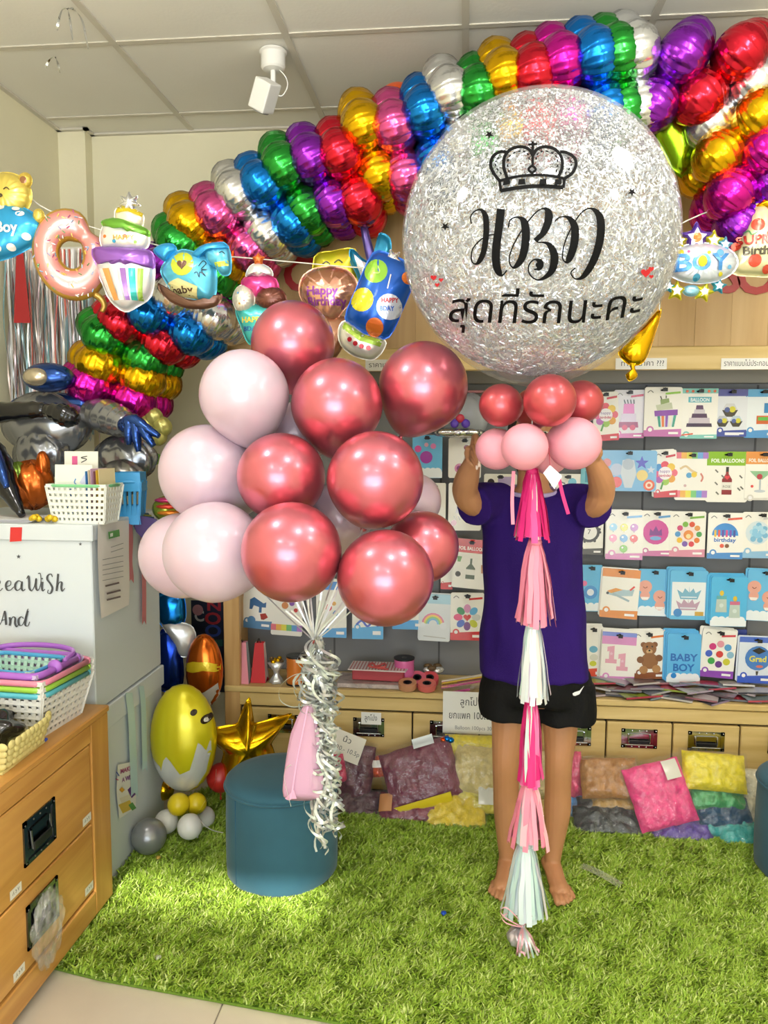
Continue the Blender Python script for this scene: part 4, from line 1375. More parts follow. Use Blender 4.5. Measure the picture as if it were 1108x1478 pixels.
ARCH = [
    ('magenta', (123, 548), (212, 582), 2.82, 'magenta flower foil balloon at the foot of the garland, lowest of all'),
    ('gold', (135, 520), (236, 556), 2.82, 'gold flower foil balloon second from the foot of the garland'),
    ('green', (146, 474), (236, 530), 2.82, 'green flower foil balloon third from the foot of the garland'),
    ('red', (168, 458), (262, 508), 2.82, 'red flower foil balloon just above the lower green one'),
    ('blue', (205, 446), (278, 482), 2.82, 'blue flower foil balloon under the striped cake balloon'),
    ('silver', (240, 420), (316, 462), 2.82, 'silver flower foil balloon behind the rocking horse balloon'),
    ('purple', (228, 382), (318, 442), 2.84, 'dark purple flower foil balloon behind the rocking horse'),
    ('green', (253, 340), (330, 420), 2.84, 'green flower foil balloon above the rocking horse'),
    ('gold', (270, 312), (344, 400), 2.84, 'gold flower foil balloon left of the first pink one'),
    ('pink', (306, 298), (372, 372), 2.83, 'pink flower foil balloon at the left rise of the arch'),
    ('silver', (338, 268), (404, 362), 2.82, 'silver flower foil balloon between pink and blue at the left rise'),
    ('blue', (370, 256), (440, 344), 2.80, 'blue flower foil balloon at the left rise of the arch'),
    ('green', (405, 228), (456, 325), 2.79, 'green flower foil balloon between blue and purple on the rise'),
    ('purple', (443, 216), (500, 328), 2.78, 'purple flower foil balloon above the guitar balloon'),
    ('red', (486, 208), (526, 305), 2.77, 'red flower foil balloon beside the purple one on the rise'),
    ('gold', (520, 168), (560, 288), 2.76, 'gold flower foil balloon left of the second pink one'),
    ('pink', (566, 168), (590, 270), 2.75, 'pink flower foil balloon touching the glitter balloon'),
    ('blue', (608, 148), (630, 240), 2.73, 'blue flower foil balloon above the left edge of the glitter balloon'),
    ('silver', (640, 122), (662, 200), 2.71, 'silver flower foil balloon above the left top of the glitter balloon'),
    ('green', (686, 120), (696, 210), 2.70, 'green flower foil balloon next to the silver one at the top'),
    ('gold', (718, 98), (736, 190), 2.68, 'gold flower foil balloon at the top of the arch'),
    ('red', (762, 92), (772, 180), 2.66, 'red flower foil balloon at the top of the arch'),
    ('magenta', (796, 78), (816, 170), 2.65, 'magenta flower foil balloon at the top of the arch'),
    ('blue', (840, 70), (864, 160), 2.64, 'blue flower foil balloon right of the top of the arch'),
    ('green', (872, 66), (890, 160), 2.65, 'crumpled green flower foil balloon between blue and silver'),
    ('silver', (898, 62), (912, 160), 2.66, 'silver flower foil balloon right of the top of the arch'),
    ('purple', (992, 70), (928, 176), 2.66, 'purple flower foil balloon on the right descent of the arch'),
    ('red', (1078, 72), (985, 172), 2.66, 'red flower foil balloon on the right descent of the arch'),
    ('silver', (1100, 118), (1012, 196), 2.72, 'silver flower foil balloon between red and gold on the right'),
    ('gold', (1108, 160), (1040, 224), 2.68, 'gold flower foil balloon near the right edge'),
    ('magenta', (1116, 205), (1062, 268), 2.68, 'magenta flower foil balloon low at the right edge'),
    ('purple', (1124, 250), (1086, 296), 2.72, 'purple flower foil balloon lowest at the right edge')]
for cn, p1, p3, Y, lb in ARCH:
    flower(lb, p1, p3, Y, cn, scale=0.9)
oc = P(574, 158, 2.88)
latex('plain orange round balloon tucked behind the top of the arch', oc, S(34, 574, 158, 2.88), (0, -0.3, 1), mat('orange latex', '#d8551c', 0.3), 'single balloons', 0.1)

# ---- pillows with a traced rim
class Pil:
    def __init__(s, out, T, c=None, n=None, ripple=0.10, pw=0.5, sub=3):
        o = spline(out, sub, True) if sub > 1 else list(out)
        s.c = c or (sum(p[0] for p in o) / len(o), sum(p[1] for p in o) / len(o))
        s.o, s.T, s.pw, s.rip = o, T, pw, ripple
        s.ang = np.unwrap([math.atan2(p[1] - s.c[1], p[0] - s.c[0]) for p in o])
        rr = [math.hypot(p[0] - s.c[0], p[1] - s.c[1]) for p in o]
        k = np.argsort(np.mod(s.ang, 2 * PI))
        s.sa = np.mod(s.ang, 2 * PI)[k]
        s.sr = np.array(rr)[k]

    def prof(s, q):
        return s.T * max(0.0, 1 - q ** 2.4) ** s.pw

    def z(s, x, y):
        a = math.atan2(y - s.c[1], x - s.c[0]) % (2 * PI)
        r = float(np.interp(a, s.sa, s.sr, period=2 * PI))
        return s.prof(min(1.0, math.hypot(x - s.c[0], y - s.c[1]) / max(r, 1e-6)))

    def mb(s, rings=(1.05, 1.0, 0.94, 0.85, 0.72, 0.55, 0.35, 0.15)):
        n = len(s.o)
        mb = MB()
        for sg in (1, -1):
            v, f = [], []
            for j, q in enumerate(rings):
                for i, p in enumerate(s.o):
                    z = 0 if q >= 1 else s.prof(q)
                    if 0.5 < q < 1:
                        z *= 1 + s.rip * math.sin(i * 2 * PI / n * (n // 3)) * q
                    if q > 1:
                        z = 0.25 * s.T * s.rip * math.sin(i * 2.2)
                    v.append((s.c[0] + (p[0] - s.c[0]) * q, s.c[1] + (p[1] - s.c[1]) * q, sg * z))
            v.append((s.c[0], s.c[1], sg * s.T))
            for j in range(len(rings) - 1):
                for i in range(n):
                    a = (j * n + i, j * n + (i + 1) % n, (j + 1) * n + (i + 1) % n, (j + 1) * n + i)
                    f.append(a if sg > 0 else a[::-1])
            L = (len(rings) - 1) * n
            for i in range(n):
                a = (L + i, L + (i + 1) % n, len(v) - 1)
                f.append(a if sg > 0 else a[::-1])
            mb.add(v, f)
        return mb

def conv(sp, uc, vc, k):
    """pixel based print spec -> local metres, y up"""
    t = sp[0]
    X = lambda u: (u - uc) * k
    Yv = lambda v: (vc - v) * k
    if t in ('c', 's', 'h'):
        return (t, X(sp[1]), Yv(sp[2]), sp[3] * k, sp[4], *[q * k for q in sp[5:]])
    if t == 'p':
        return ('p', [(X(a), Yv(b)) for a, b in sp[1]], sp[2])
    if t == 'l':
        return ('l', [(X(a), Yv(b)) for a, b in sp[1]], sp[2] * k, sp[3], *(sp[4:]))
    if t == 't':
        return ('t', sp[1], X(sp[2]), Yv(sp[3]), sp[4] * k, sp[5], (sp[6] * k if len(sp) > 6 and sp[6] else None))
M_pfoil = mat('printed foil', vcol=True, rough=0.25, metal=0.35, coat=0.3)

def foil_shape(name, label, uc, vc, Y, parts, yaw=0.0, group=None, cat='foil balloon'):
    """parts: (part name, outline px, thickness px, material, z offset px, print specs[, rot])"""
    k = S(1, uc, vc, Y)
    t = thing(name, label, cat, group=group, M=face_cam(P(uc, vc, Y), yaw))
    for pt in parts:
        nm, out, T, m, zo, specs = pt[:6]
        kw = dict(pt[6]) if len(pt) > 6 else {}
        if 'c' in kw:
            kw['c'] = ((kw['c'][0] - uc) * k, (vc - kw['c'][1]) * k)
        pl = Pil([((u - uc) * k, (vc - v) * k) for u, v in out], T * k, **kw)
        mb = pl.mb()
        mb.v = [(a, b, c + zo * k) for a, b, c in mb.v]
        o = mk(nm, mb, m, t, True, world=False)
        if specs:
            pm = print_mb([conv(sp, uc, vc, k) for sp in specs], z=0.0, dz=0.0004,
                          proj=lambda x, y, z: (x, y, pl.z(x, y) + zo * k + 0.0012 + z), maxe=7 * k)
            mk('print', pm, M_pfoil, o, world=False)
    return t, k
def E_(cx, cy, rx, ry, n=16, rot=0.0):
    o = []
    for i in range(n):
        a = 2 * PI * i / n
        x, y = rx * math.cos(a), ry * math.sin(a)
        o.append((cx + x * math.cos(rot) - y * math.sin(rot), cy + x * math.sin(rot) + y * math.cos(rot)))
    return o
def starpx(cx, cy, r, k=0.55, rot=-PI / 2, n=5):
    return [(cx + (r if i % 2 == 0 else r * k) * math.cos(rot + i * PI / n), cy + (r if i % 2 == 0 else r * k) * math.sin(rot + i * PI / n)) for i in range(2 * n)]
def fm(col, rough=0.28, metal=0.5):
    return mat('printed foil ' + col, col, rough, metal, coat=0.2, bump=(14, 0.08, 2))

GR = 'foil balloons hung on the line'
W_ = '#f2f2f0'
# teddy with gift
foil_shape('bear_foil_balloon', 'yellow teddy bear foil balloon holding a blue dotted gift that says Boy', 18, 315, 2.42, [
    ('head', E_(12, 283, 34, 31), 17, fm('#d6c05a'), 0, [('c', 8, 288, 4.5, '#4a3b20', 3), ('l', [(-6, 280), (-2, 277), (2, 280)], 1.6, '#4a3b20'), ('l', [(14, 280), (18, 277), (22, 280)], 1.6, '#4a3b20')]),
    ('ear', E_(39, 263, 10, 11), 7, fm('#cdb24c'), 3, [('c', 39, 264, 5, '#8a5a34')]),
    ('ear', E_(-18, 263, 10, 11), 7, fm('#cdb24c'), 3, []),
    ('gift', [(-22, 302), (6, 298), (30, 300), (60, 318), (57, 345), (38, 360), (6, 374), (-22, 370)], 17, fm('#2c9ad2'), 6,
     [('c', 36, 305 + 8, 6, W_, 4), ('c', 8, 304, 6, W_, 4), ('c', 44, 345, 6, W_, 5), ('c', 22, 360, 6, W_, 5), ('c', 3, 362, 6, W_, 5), ('c', 30, 306, 5, W_, 3), ('t', '*Boy', 19, 340, 21, W_, 30)]),
    ('paw', E_(59, 314, 8, 10), 7, fm('#d6c05a'), 10, [])], 0.15, GR)
# donut
def donut():
    uc, vc, Y = 103, 368, 2.45
    k = S(1, uc, vc, Y)
    t = thing('donut_foil_balloon', 'pink iced donut foil balloon with sprinkles and a bite taken out', 'foil balloon', group=GR, M=face_cam(P(uc, vc, Y), 0.35, 0.15))
    def tor(r0, zs, zo, lim=None):
        def fn(a, b):
            th, ph = a * 2 * PI, b * 2 * PI
            bite = math.exp(-((th - 0.62) / 0.30) ** 2)
            r1 = r0 * (1 - 0.42 * bite) * (1 + 0.012 * math.sin(40 * th) * (abs(math.cos(ph)) > 0.9))
            R = 34 - 4 * bite
            x = (R + r1 * math.cos(ph)) * math.cos(th)
            y = (R + r1 * math.cos(ph)) * math.sin(th) * 1.24
            return (x * k, y * k, (r1 * math.sin(ph) * zs + zo) * k)
        return fn
    mk('dough', MB().grid(tor(18.5, 0.75, 0), 72, 20, True, True), fm('#c79a3e'), t, True, world=False)
    ic = mk('icing', MB().grid(tor(16.8, 0.82, 1.8), 72, 20, True, True), fm('#e59a96'), t, True, world=False)
    mb = MB()
    for i in range(90):
        th, ph = random.uniform(0, 2 * PI), random.uniform(0.45, 2.6)
        if abs(th - 0.62) < 0.4: continue
        p = Vector(tor(17.3, 0.82, 1.8)(th / 2 / PI, ph / 2 / PI))
        d = Vector((random.uniform(-1, 1), random.uniform(-1, 1), 0)).normalized() * 2.6 * k
        mb.tube([p - d, p + d], 0.85 * k, 5, col=random.choice([W_, '#8fb6d8', '#e6c060', '#b45a8a', '#6aa06a', W_]))
    mk('sprinkles', mb, M_pfoil, ic, world=False)
    mk('tail', MB().tube(spline([(22 * k, -58 * k, 0), (30 * k, -66 * k, 0), (32 * k, -76 * k, 0), (27 * k, -84 * k, 0)], 4), [5 * k * (1.1 - 0.04 * i) for i in range(13)], 10), fm('#b08a3a'), t, True, world=False)
donut()
# tall cake
stripes = []
for i, (x0, x1, x2, x3, c) in enumerate([(146, 156, 160, 168, W_), (152, 162, 166, 174, '#e9a05a'), (166, 174, 176, 182, '#e6e6ea'), (178, 186, 184, 190, '#9a6ab8'), (190, 200, 192, 200, '#1fa8a0'), (203, 211, 201, 207, '#9ac050')]):
    stripes.append(('p', [(x0, 390), (x1, 390), (x3, 434), (x2, 434)], c))
foil_shape('cake_foil_balloon', 'tiered birthday cake foil balloon with purple icing and striped base', 180, 375, 2.46, [
    ('base_tier', [(138, 364), (150, 361), (200, 362), (219, 368), (222, 392), (216, 425), (196, 440), (178, 447), (158, 432), (148, 410), (140, 388)], 17, fm('#d9d9de'), 0, stripes),
    ('purple_icing', [(136, 362), (160, 358), (200, 360), (220, 366), (223, 386), (212, 388), (200, 384), (188, 388), (176, 383), (164, 387), (152, 382), (142, 384)], 17, fm('#8f5ab8'), 4, []),
    ('middle_tier', [(150, 330), (170, 328), (196, 332), (216, 336), (213, 358), (190, 362), (164, 360), (148, 356)], 13, fm('#e4e6e2'), 2, [('c', 156, 345, 2.5, '#e07a30'), ('c', 170, 352, 2.5, '#3aa0c8'), ('c', 186, 345, 2.5, '#c84a8a'), ('c', 200, 353, 2.5, '#7ab03a'), ('t', '*HAPPY', 184, 350, 9, '#c8a040', 30)]),
    ('green_icing', [(152, 322), (175, 318), (200, 326), (217, 336), (216, 344), (204, 340), (192, 342), (180, 334), (166, 334), (154, 330)], 11, fm('#6aa636'), 5, []),
    ('top_tier', [(171, 304), (190, 302), (208, 312), (207, 328), (188, 330), (170, 322)], 10, fm('#e8e2c8'), 2, [('p', [(171, 303), (190, 301), (209, 311), (208, 317), (190, 310), (172, 312)], '#d8c020')]),
    ('foil_bow', starpx(190, 297, 16, 0.6, 0.2, 7), 8, FM['silver'], 3, [])], 0.1, GR)
# rocking horse
foil_shape('horse_foil_balloon', 'light blue rocking horse foil balloon with green saddle and the word baby', 281, 398, 2.48, [
    ('rocker', [(228, 408), (250, 424), (282, 433), (308, 432), (318, 424), (316, 436), (300, 444), (270, 444), (244, 434), (230, 420)], 8, fm('#6b4a3a'), -2, [], dict(c=(275, 436))),
    ('body', [(236, 402), (232, 388), (244, 372), (262, 362), (284, 366), (302, 372), (312, 392), (309, 430), (292, 432), (270, 428), (250, 420)], 17, fm('#56b4d8'), 0,
     [('p', E_(268, 384, 17, 17), '#c2cf3c'), ('h', 268, 385, 8, '#6b4a3a'), ('p', [(243, 410), (262, 404), (290, 416), (286, 432), (262, 428), (244, 420)], '#e6dfa2'), ('t', '*baby', 266, 424, 13, '#5a4436', 34),
      ('l', [(292, 388), (298, 380), (302, 384), (296, 392), (304, 392), (296, 394), (302, 402), (294, 396), (293, 404), (290, 396), (286, 398)], 1.2, '#1f3a4a', dict(n=3))]),
    ('head', [(296, 366), (306, 358), (318, 356), (332, 360), (336, 378), (334, 396), (322, 398), (314, 388), (304, 384)], 12, fm('#56b4d8'), 3, [('p', [(314, 383), (334, 380), (334, 387), (316, 390)], '#c2cf3c'), ('l', [(322, 370), (326, 368), (330, 371)], 1.3, '#1f3a4a')]),
    ('mane', [(280, 372), (288, 362), (300, 356), (314, 354), (326, 354), (334, 362), (322, 364), (310, 366), (298, 370), (290, 376)], 9, fm('#2f9ad8'), 8, []),
    ('tail', [(222, 362), (234, 354), (250, 354), (256, 362), (246, 372), (240, 378), (230, 372)], 9, fm('#2f9ad8'), 4, [])], 0.0, GR)
# sundae
foil_shape('sundae_foil_balloon', 'ice cream sundae foil balloon with cream, pink and chocolate scoops', 371, 425, 2.55, [
    ('cup', [(340, 446), (362, 440), (394, 440), (406, 448), (392, 470), (376, 494), (358, 494), (348, 472)], 13, fm('#3fb0b0'), 0, [('t', '*HAPPY', 368, 466, 11, '#e8d040', 34), ('t', '*BDAY', 366, 478, 9, '#2a6ab0', 26)]),
    ('cream_scoop', E_(352, 432, 16, 20), 13, fm('#e6e2d2'), 3, [('c', 347, 425, 1.4, '#5a9ad0'), ('c', 356, 436, 1.4, '#d05a5a'), ('c', 349, 440, 1.4, '#d0a03a')]),
    ('chocolate_scoop', E_(392, 432, 22, 17), 13, fm('#6b3a2c'), 3, []),
    ('pink_scoop', [(352, 402), (378, 398), (398, 404), (402, 424), (384, 420), (372, 432), (362, 420), (350, 416)], 12, fm('#dc3f8a'), 0, []),
    ('whipped_cream', [(356, 400), (362, 386), (376, 382), (392, 390), (395, 400), (386, 398), (376, 402), (366, 398)], 9, fm('#ececea'), 4, []),
    ('cherry', starpx(375, 377, 9, 0.7), 6, fm('#e2702a'), 6, [])], 0.0, GR)
# happy birthday cone
foil_shape('cone_foil_balloon', 'rose gold ice cream cone foil balloon with chocolate drips and Happy Birthday', 478, 432, 2.62, [
    ('cone', [(462, 462), (500, 458), (498, 488), (486, 512), (478, 512), (468, 490)], 10, fm('#9a6a4c'), -2, []),
    ('scoop', [(433, 425), (436, 402), (452, 390), (476, 387), (500, 392), (514, 408), (516, 424), (506, 436), (496, 446), (482, 462), (466, 458), (448, 446)], 19, fm('#d39a82', 0.22, 0.7), 0,
     [('p', [(438, 408), (452, 392), (478, 388), (502, 394), (513, 412), (506, 412), (500, 424), (494, 408), (486, 402), (478, 414), (468, 404), (458, 414), (448, 408), (444, 416)], '#8a5a3c'),
      ('t', '*Happy', 468, 428, 17, '#8a3aa0', 46), ('t', '*Birthday', 474, 443, 17, '#8a3a90', 56)])], 0.0, GR)
# yellow smiling pillow and guitar behind
foil_shape('smile_foil_balloon', 'yellow square foil balloon with a smiling face tucked behind the cone', 484, 392, 2.78, [
    ('pad', [(454, 372), (480, 364), (512, 362), (513, 390), (512, 420), (484, 424), (456, 422)], 11, fm('#d2c228'), 0, [('l', [(484, 382), (490, 378), (496, 382)], 2, '#3a3a20'), ('l', [(466, 384), (472, 380), (478, 384)], 2, '#3a3a20')])], 0.0, GR)
foil_shape('guitar_foil_balloon', 'electric guitar foil balloon with blue rim and purple neck', 538, 382, 2.76, [
    ('body', [(505, 362), (512, 362), (522, 372), (534, 378), (548, 372), (553, 356), (545, 344), (550, 340), (562, 348), (563, 368), (556, 384), (550, 404), (548, 424), (536, 436), (522, 430), (520, 410), (514, 394), (506, 378)], 10, fm('#1f8ab4'), 0,
     [('p', [(511, 368), (522, 378), (536, 384), (552, 378), (557, 362), (556, 380), (548, 402), (542, 424), (530, 428), (526, 410), (518, 390)], '#d8d8da'), ('l', [(533, 382), (546, 377)], 3, '#c83030', dict(n=1)), ('l', [(530, 392), (543, 388)], 2, '#555555', dict(n=1))], dict(c=(534, 396))),
    ('neck', [(520, 322), (527, 320), (534, 344), (541, 372), (536, 382), (530, 376), (524, 350)], 7, fm('#5a4a90'), 6, []),
    ('headstock', [(514, 322), (524, 317), (536, 326), (530, 332), (526, 330), (518, 330)], 7, fm('#1f6ab0'), 6, [])], 0.0, GR)
# blue party cup
def cupP(x, y):     # along the tilted axis of the cup: origin (548,432), rotated
    a = math.radians(24)
    return (548 + x * math.cos(a) - y * math.sin(a), 430 + x * math.sin(a) + y * math.cos(a))
def cupE(cx, cy, r, n=18):
    return [cupP(cx + r * math.cos(i * 2 * PI / n), cy + r * math.sin(i * 2 * PI / n)) for i in range(n)]
foil_shape('cup_foil_balloon', 'tilted blue foil balloon with lime, yellow and orange dots saying Happy Bday', 548, 432, 2.45, [
    ('body', [cupP(x, y) for x, y in ((-34, -52), (-10, -60), (18, -58), (34, -46), (36, 0), (34, 44), (10, 52), (-14, 52), (-34, 44), (-36, 0))], 19, fm('#1557b8'), 0,
     [('p', cupE(-18, -30, 17), '#8ec63a'), ('p', cupE(-20, 14, 17), '#d8d020'), ('p', cupE(20, 8, 18), '#d8dcea'), ('p', cupE(12, 42, 13), '#d8702a'), ('p', cupE(28, -40, 9), '#e07a30'),
      ('l', [cupP(4, -34), cupP(8, -14)], 1.6, W_, dict(n=1)), ('l', [cupP(-18, -38), cupP(-12, -30), cupP(-20, -26)], 1.5, '#c8e08a'),
      ('t', '*HAPPY', cupP(19, 2)[0], cupP(19, 2)[1], 9, '#c83a3a', 24), ('t', '*BDAY', cupP(20, 14)[0], cupP(20, 14)[1], 9, '#3a6ac8', 20)]),
    ('base', [cupP(x, y) for x, y in ((-32, 50), (0, 56), (30, 52), (34, 66), (26, 84), (0, 90), (-24, 84), (-36, 66))], 14, fm('#d8d4c8'), 0,
     [('p', [cupP(x, y) for x, y in ((-32, 52), (0, 57), (30, 54), (30, 64), (0, 68), (-32, 62))], '#9ab83a'), ('p', cupE(-14, 72, 3.5), '#b01c28'), ('p', cupE(-4, 74, 3.5), '#b01c28'), ('p', cupE(6, 74, 3.5), '#b01c28'), ('p', cupE(16, 72, 3.5), '#b01c28')]),
    ('ruffle', starpx(566, 376, 14, 0.6, 0.3, 6), 7, FM['silver'], 0, [])], 0.0, GR)
# BOY plaque on the right
sp_ = [('c', x, y, r, c) for x, y, r, c in ((980, 366, 4, '#d8cc30'), (1034, 368, 5, '#6ab0e0'), (1018, 368, 2.5, '#d8cc30'), (1048, 388, 3, '#6ab0e0'), (1003, 402, 5, '#48a0c8'), (1036, 398, 3, '#d8cc30'), (990, 366, 2, '#c85a9a'))]
star_s = lambda x, y, r, c: ('star', starpx(x, y, r, 0.55, -PI / 2 + random.uniform(-.3, .3)), 6, fm(c), -4, [('p', starpx(x, y, r * 0.55, 0.5), '#e6ecf4')])
foil_shape('boy_foil_balloon', 'oval blue and white foil balloon that says BOY ringed with stars', 1011, 380, 2.55, [
    ('plaque', E_(1011, 380, 50, 28, 24), 15, fm('#d3dcea'), 0, sp_ + [('t', '*B', 983, 393, 34, '#3f86cc', 24), ('t', '*O', 1008, 392, 32, '#5aa0dc', 26), ('c', 1009, 380, 6, '#e0c820', 8), ('t', '*Y', 1034, 392, 32, '#3f86cc', 25)]),
    ('big_star', starpx(1004, 344, 23, 0.55), 7, fm('#5a3aa0'), -4, [('p', starpx(1004, 344, 14, 0.55), '#e8e8ec'), ('p', E_(1004, 344, 6, 7), '#d8702a')]),
    star_s(980, 348, 14, '#c8c020'), star_s(1028, 348, 15, '#c8c020'), star_s(1044, 354, 12, '#58a8d0'), star_s(979, 418, 15, '#c8c020'), star_s(1018, 420, 15, '#c8c020'), star_s(1038, 412, 12, '#38a0c0'), star_s(968, 412, 10, '#38a0c0'),
    ('stem', E_(1000, 418, 12, 8), 6, fm('#8ac0d8'), -3, [])], 0.0, GR)
# party hat
hat = [('c', x, y, r, '#cc4a34') for x, y, r in ((1088, 328, 9), (1086, 378, 9), (1062, 356, 6), (1104, 390, 6), (1104, 340, 4))]
foil_shape('party_hat_foil_balloon', 'cream party hat foil balloon with red dots saying Surprise Birthday', 1095, 350, 2.58, [
    ('hat', [(1082, 305), (1098, 296), (1120, 300), (1132, 340), (1140, 380), (1120, 396), (1086, 396), (1062, 392), (1058, 376), (1070, 344)], 16, fm('#d9d2a4'), 0,
     hat + [('t', '*SUPRISE', 1094, 355, 18, '#c03a30', 64), ('t', '*Birthday', 1100, 370, 17, '#4a4434', 62), ('l', [(1068, 340), (1076, 336), (1080, 342), (1088, 338)], 1.5, '#4a9a5a')]),
    ('gold_bow', starpx(1106, 294, 20, 0.6, 0.1, 7), 9, FM['gold'], 3, [])], 0.0, GR)
# gold tail piece under the glitter balloon
foil_shape('gold_foil_balloon', 'half inflated gold foil balloon with twisted tail hanging behind the glitter balloon', 924, 500, 2.62, [
    ('body', [(905, 488), (930, 468), (950, 448), (944, 480), (934, 512), (926, 524), (912, 526), (900, 518), (894, 506)], 12, FM['gold'], 0, []),
    ('tail', [(908, 520), (920, 518), (917, 530), (921, 542), (910, 549), (905, 540), (912, 532)], 5, FM['gold'], 0, []),
    ('string', [(946, 352), (948, 352), (950, 450), (948, 452)], 0.6, FM['silver'], 0, [], dict(sub=1))], 0.0)
# green diamond
foil_shape('green_foil_balloon', 'large glossy green diamond shaped foil balloon under the purple flowers', 985, 195, 2.70, [
    ('diamond', [(930, 165), (950, 130), (1010, 120), (1046, 165), (1030, 205), (985, 252), (960, 222), (944, 196)], 20, FM['lime'], 0, [], dict(pw=0.7, sub=2))], 0.2)

# the line they hang on
ln = [(-40, 2.45, 252), (20, 2.45, 268), (60, 2.46, 298), (110, 2.47, 320), (150, 2.48, 333), (220, 2.5, 352), (285, 2.52, 368), (340, 2.56, 371), (420, 2.6, 378), (500, 2.62, 385), (560, 2.6, 388), (640, 2.62, 390), (760, 2.62, 388), (900, 2.62, 360), (1010, 2.62, 310), (1080, 2.62, 288), (1140, 2.62, 270)]
q = [tuple(P(u, v, Y)) for u, Y, v in spline([(u, Y, v) for u, Y, v in ln], 5)]
q = [(XL, q[0][1], q[0][2] + 0.03)] + q + [(XR, q[-1][1], q[-1][2] + 0.25)]
sl = mk('hanging_line', MB().tube(q, 0.0022, 6), mat('pale cord', '#e6e2d6', 0.4), None, True)
tag(sl, 'thin pale cord strung across the shop carrying foil balloons', 'cord')
# ------------------------------------------------------------------ packets hanging on the grey backboard
M_card = mat('packet card', '#efece4', 0.35, coat=0.25)
def card_mat(c):
    return mat('packet ' + c, c, 0.35, coat=0.25)
M_hook = mat('dark hook', '#2b2b2e', 0.35, 0.6)
PACK_Y = 3.235
def pack(u0, v0, u1, v1, label, specs, body='#efece4', head=None, foot=None, dy=0.0, roll=0.0, stack=0, group='balloon packets on the backboard', cat='balloon packet', slot=True):
    """u0..v1 photo box of the packet; specs in packet pixels (origin top left)"""
    Y = PACK_Y - dy
    uc, vc = (u0 + u1) / 2, (v0 + v1) / 2
    k = S(1, uc, vc, Y)
    w_, h_ = (u1 - u0) * k, (v1 - v0) * k
    W, H = u1 - u0, v1 - v0
    t = thing('balloon_packet', label, cat, group=group, M=face_cam(P(uc, vc, Y), random.uniform(-0.05, 0.05), roll))
    cm = card_mat(body)
    r = min(w_, h_) * 0.04
    def rr(x0, x1, y0, y1):
        return [(x0 + r, y0), (x1 - r, y0), (x1, y0 + r), (x1, y1 - r), (x1 - r, y1), (x0 + r, y1), (x0, y1 - r), (x0, y0 + r)]
    mk('card', MB().prism(rr(-w_ / 2, w_ / 2, -h_ / 2, h_ / 2), -0.004, 0.0), cm, t, world=False)
    for i in range(stack):
        ox, oy = random.uniform(-0.006, 0.006) - 0.004 * (i + 1), 0.004 * (i + 1)
        mk('backing_sheet', MB().prism(rr(-w_ / 2 + ox, w_ / 2 + ox, -h_ / 2 + oy, h_ / 2 + oy), -0.004 - 0.005 * (i + 1), -0.005 * (i + 1) - 0.0006), cm, t, world=False)
    sp = []
    if head:
        sp.append(('p', [(0, 0), (W, 0), (W, head[0]), (0, head[0])], head[1]))
    if foot:
        sp.append(('p', [(0, H - foot[0]), (W, H - foot[0] * 1.25), (W, H), (0, H)], foot[1]))
        sp.append(('c', W * 0.17, H - foot[0] * 1.1, W * 0.10, foot[1]))
        sp.append(('c', W * 0.17, H - foot[0] * 1.1, W * 0.055, '#f0eeee'))
        sp.append(('p', [(W * 0.66, H - foot[0] * 0.75), (W * 0.92, H - foot[0] * 0.75), (W * 0.92, H - foot[0] * 0.4), (W * 0.66, H - foot[0] * 0.4)], '#f0eeee'))
    sp += specs
    if slot:
        sp += [('c', W * 0.5, 4.5, 5, '#1c1c1e', 1.4), ('c', W * 0.5, 4.0, 2, '#1c1c1e', 2)]
    mk('print', print_mb([conv(q, W / 2, H / 2, k) for q in sp], z=0.0004, dz=0.00012), INK_GLOSS, t, world=False)
    if slot:
        hb = P(uc, v0 + 4, Y)
        mk('hook', MB().tube([(0, (H / 2 - 4) * k, -(3.30 - Y) + 0.002), (0, (H / 2 - 4) * k, 0.02), (0, (H / 2 - 1.5) * k, 0.026)], 0.0022, 6).box(-0.009, 0.009, (H / 2 - 6.5) * k, (H / 2 - 1.5) * k, 0.0235, 0.025), M_hook, t, world=False)
    return t
WH, PK, NV, SKY, TEAL = '#efece4', '#d873a8', '#2c3a80', '#62b4e0', '#7fc4bc'
def balls(pts, r, cols):
    o = []
    for (x, y), c in zip(pts, cols):
        o += [('c', x, y, r, c), ('c', x - r * 0.3, y - r * 0.3, r * 0.28, '#f2eef0'), ('p', [(x - 1, y + r + 1.5), (x, y + r), (x + 1, y + r + 1.5)], c)]
    return o
def ring(cx, cy, R, r, cols):
    return [('c', cx + R * math.cos(i * 2 * PI / len(cols)), cy + R * math.sin(i * 2 * PI / len(cols)), r, c) for i, c in enumerate(cols)]
def flowercard(W):
    return ring(W * 0.5, 33, 12, 5.5, ['#e06a7a', '#e0a03a', '#9ac04a', '#b05ab0', '#e05a8a', '#4a90d0', '#d84a5a', '#e8c040']) + [('c', W * 0.5, 33, 9.5, '#f0eaec'), ('t', 'happy', W * 0.5, 32, 6, '#7a4a9a', 14), ('t', '*birthday', W * 0.5, 38, 5, '#c04a6a', 16), ('l', [(W * 0.4, 46), (W * 0.3, 56)], 2.5, '#5a9a4a', dict(n=1))]
def tiercake(cx, y0, ws, hs, cols):
    o, y = [], y0
    for ww, hh, c in zip(ws, hs, cols):
        o.append(('p', [(cx - ww / 2, y), (cx + ww / 2, y), (cx + ww / 2 + 1, y + hh), (cx - ww / 2 - 1, y + hh)], c))
        y += hh
    return o
def corner(W, c):
    return [('p', [(W * 0.55, 8), (W * 0.95, 6), (W * 0.95, 9), (W * 0.55, 11)], c), ('l', [(4, 8), (8, 5), (12, 8)], 1.2, '#777777')]
GA = 'packets in the top row'
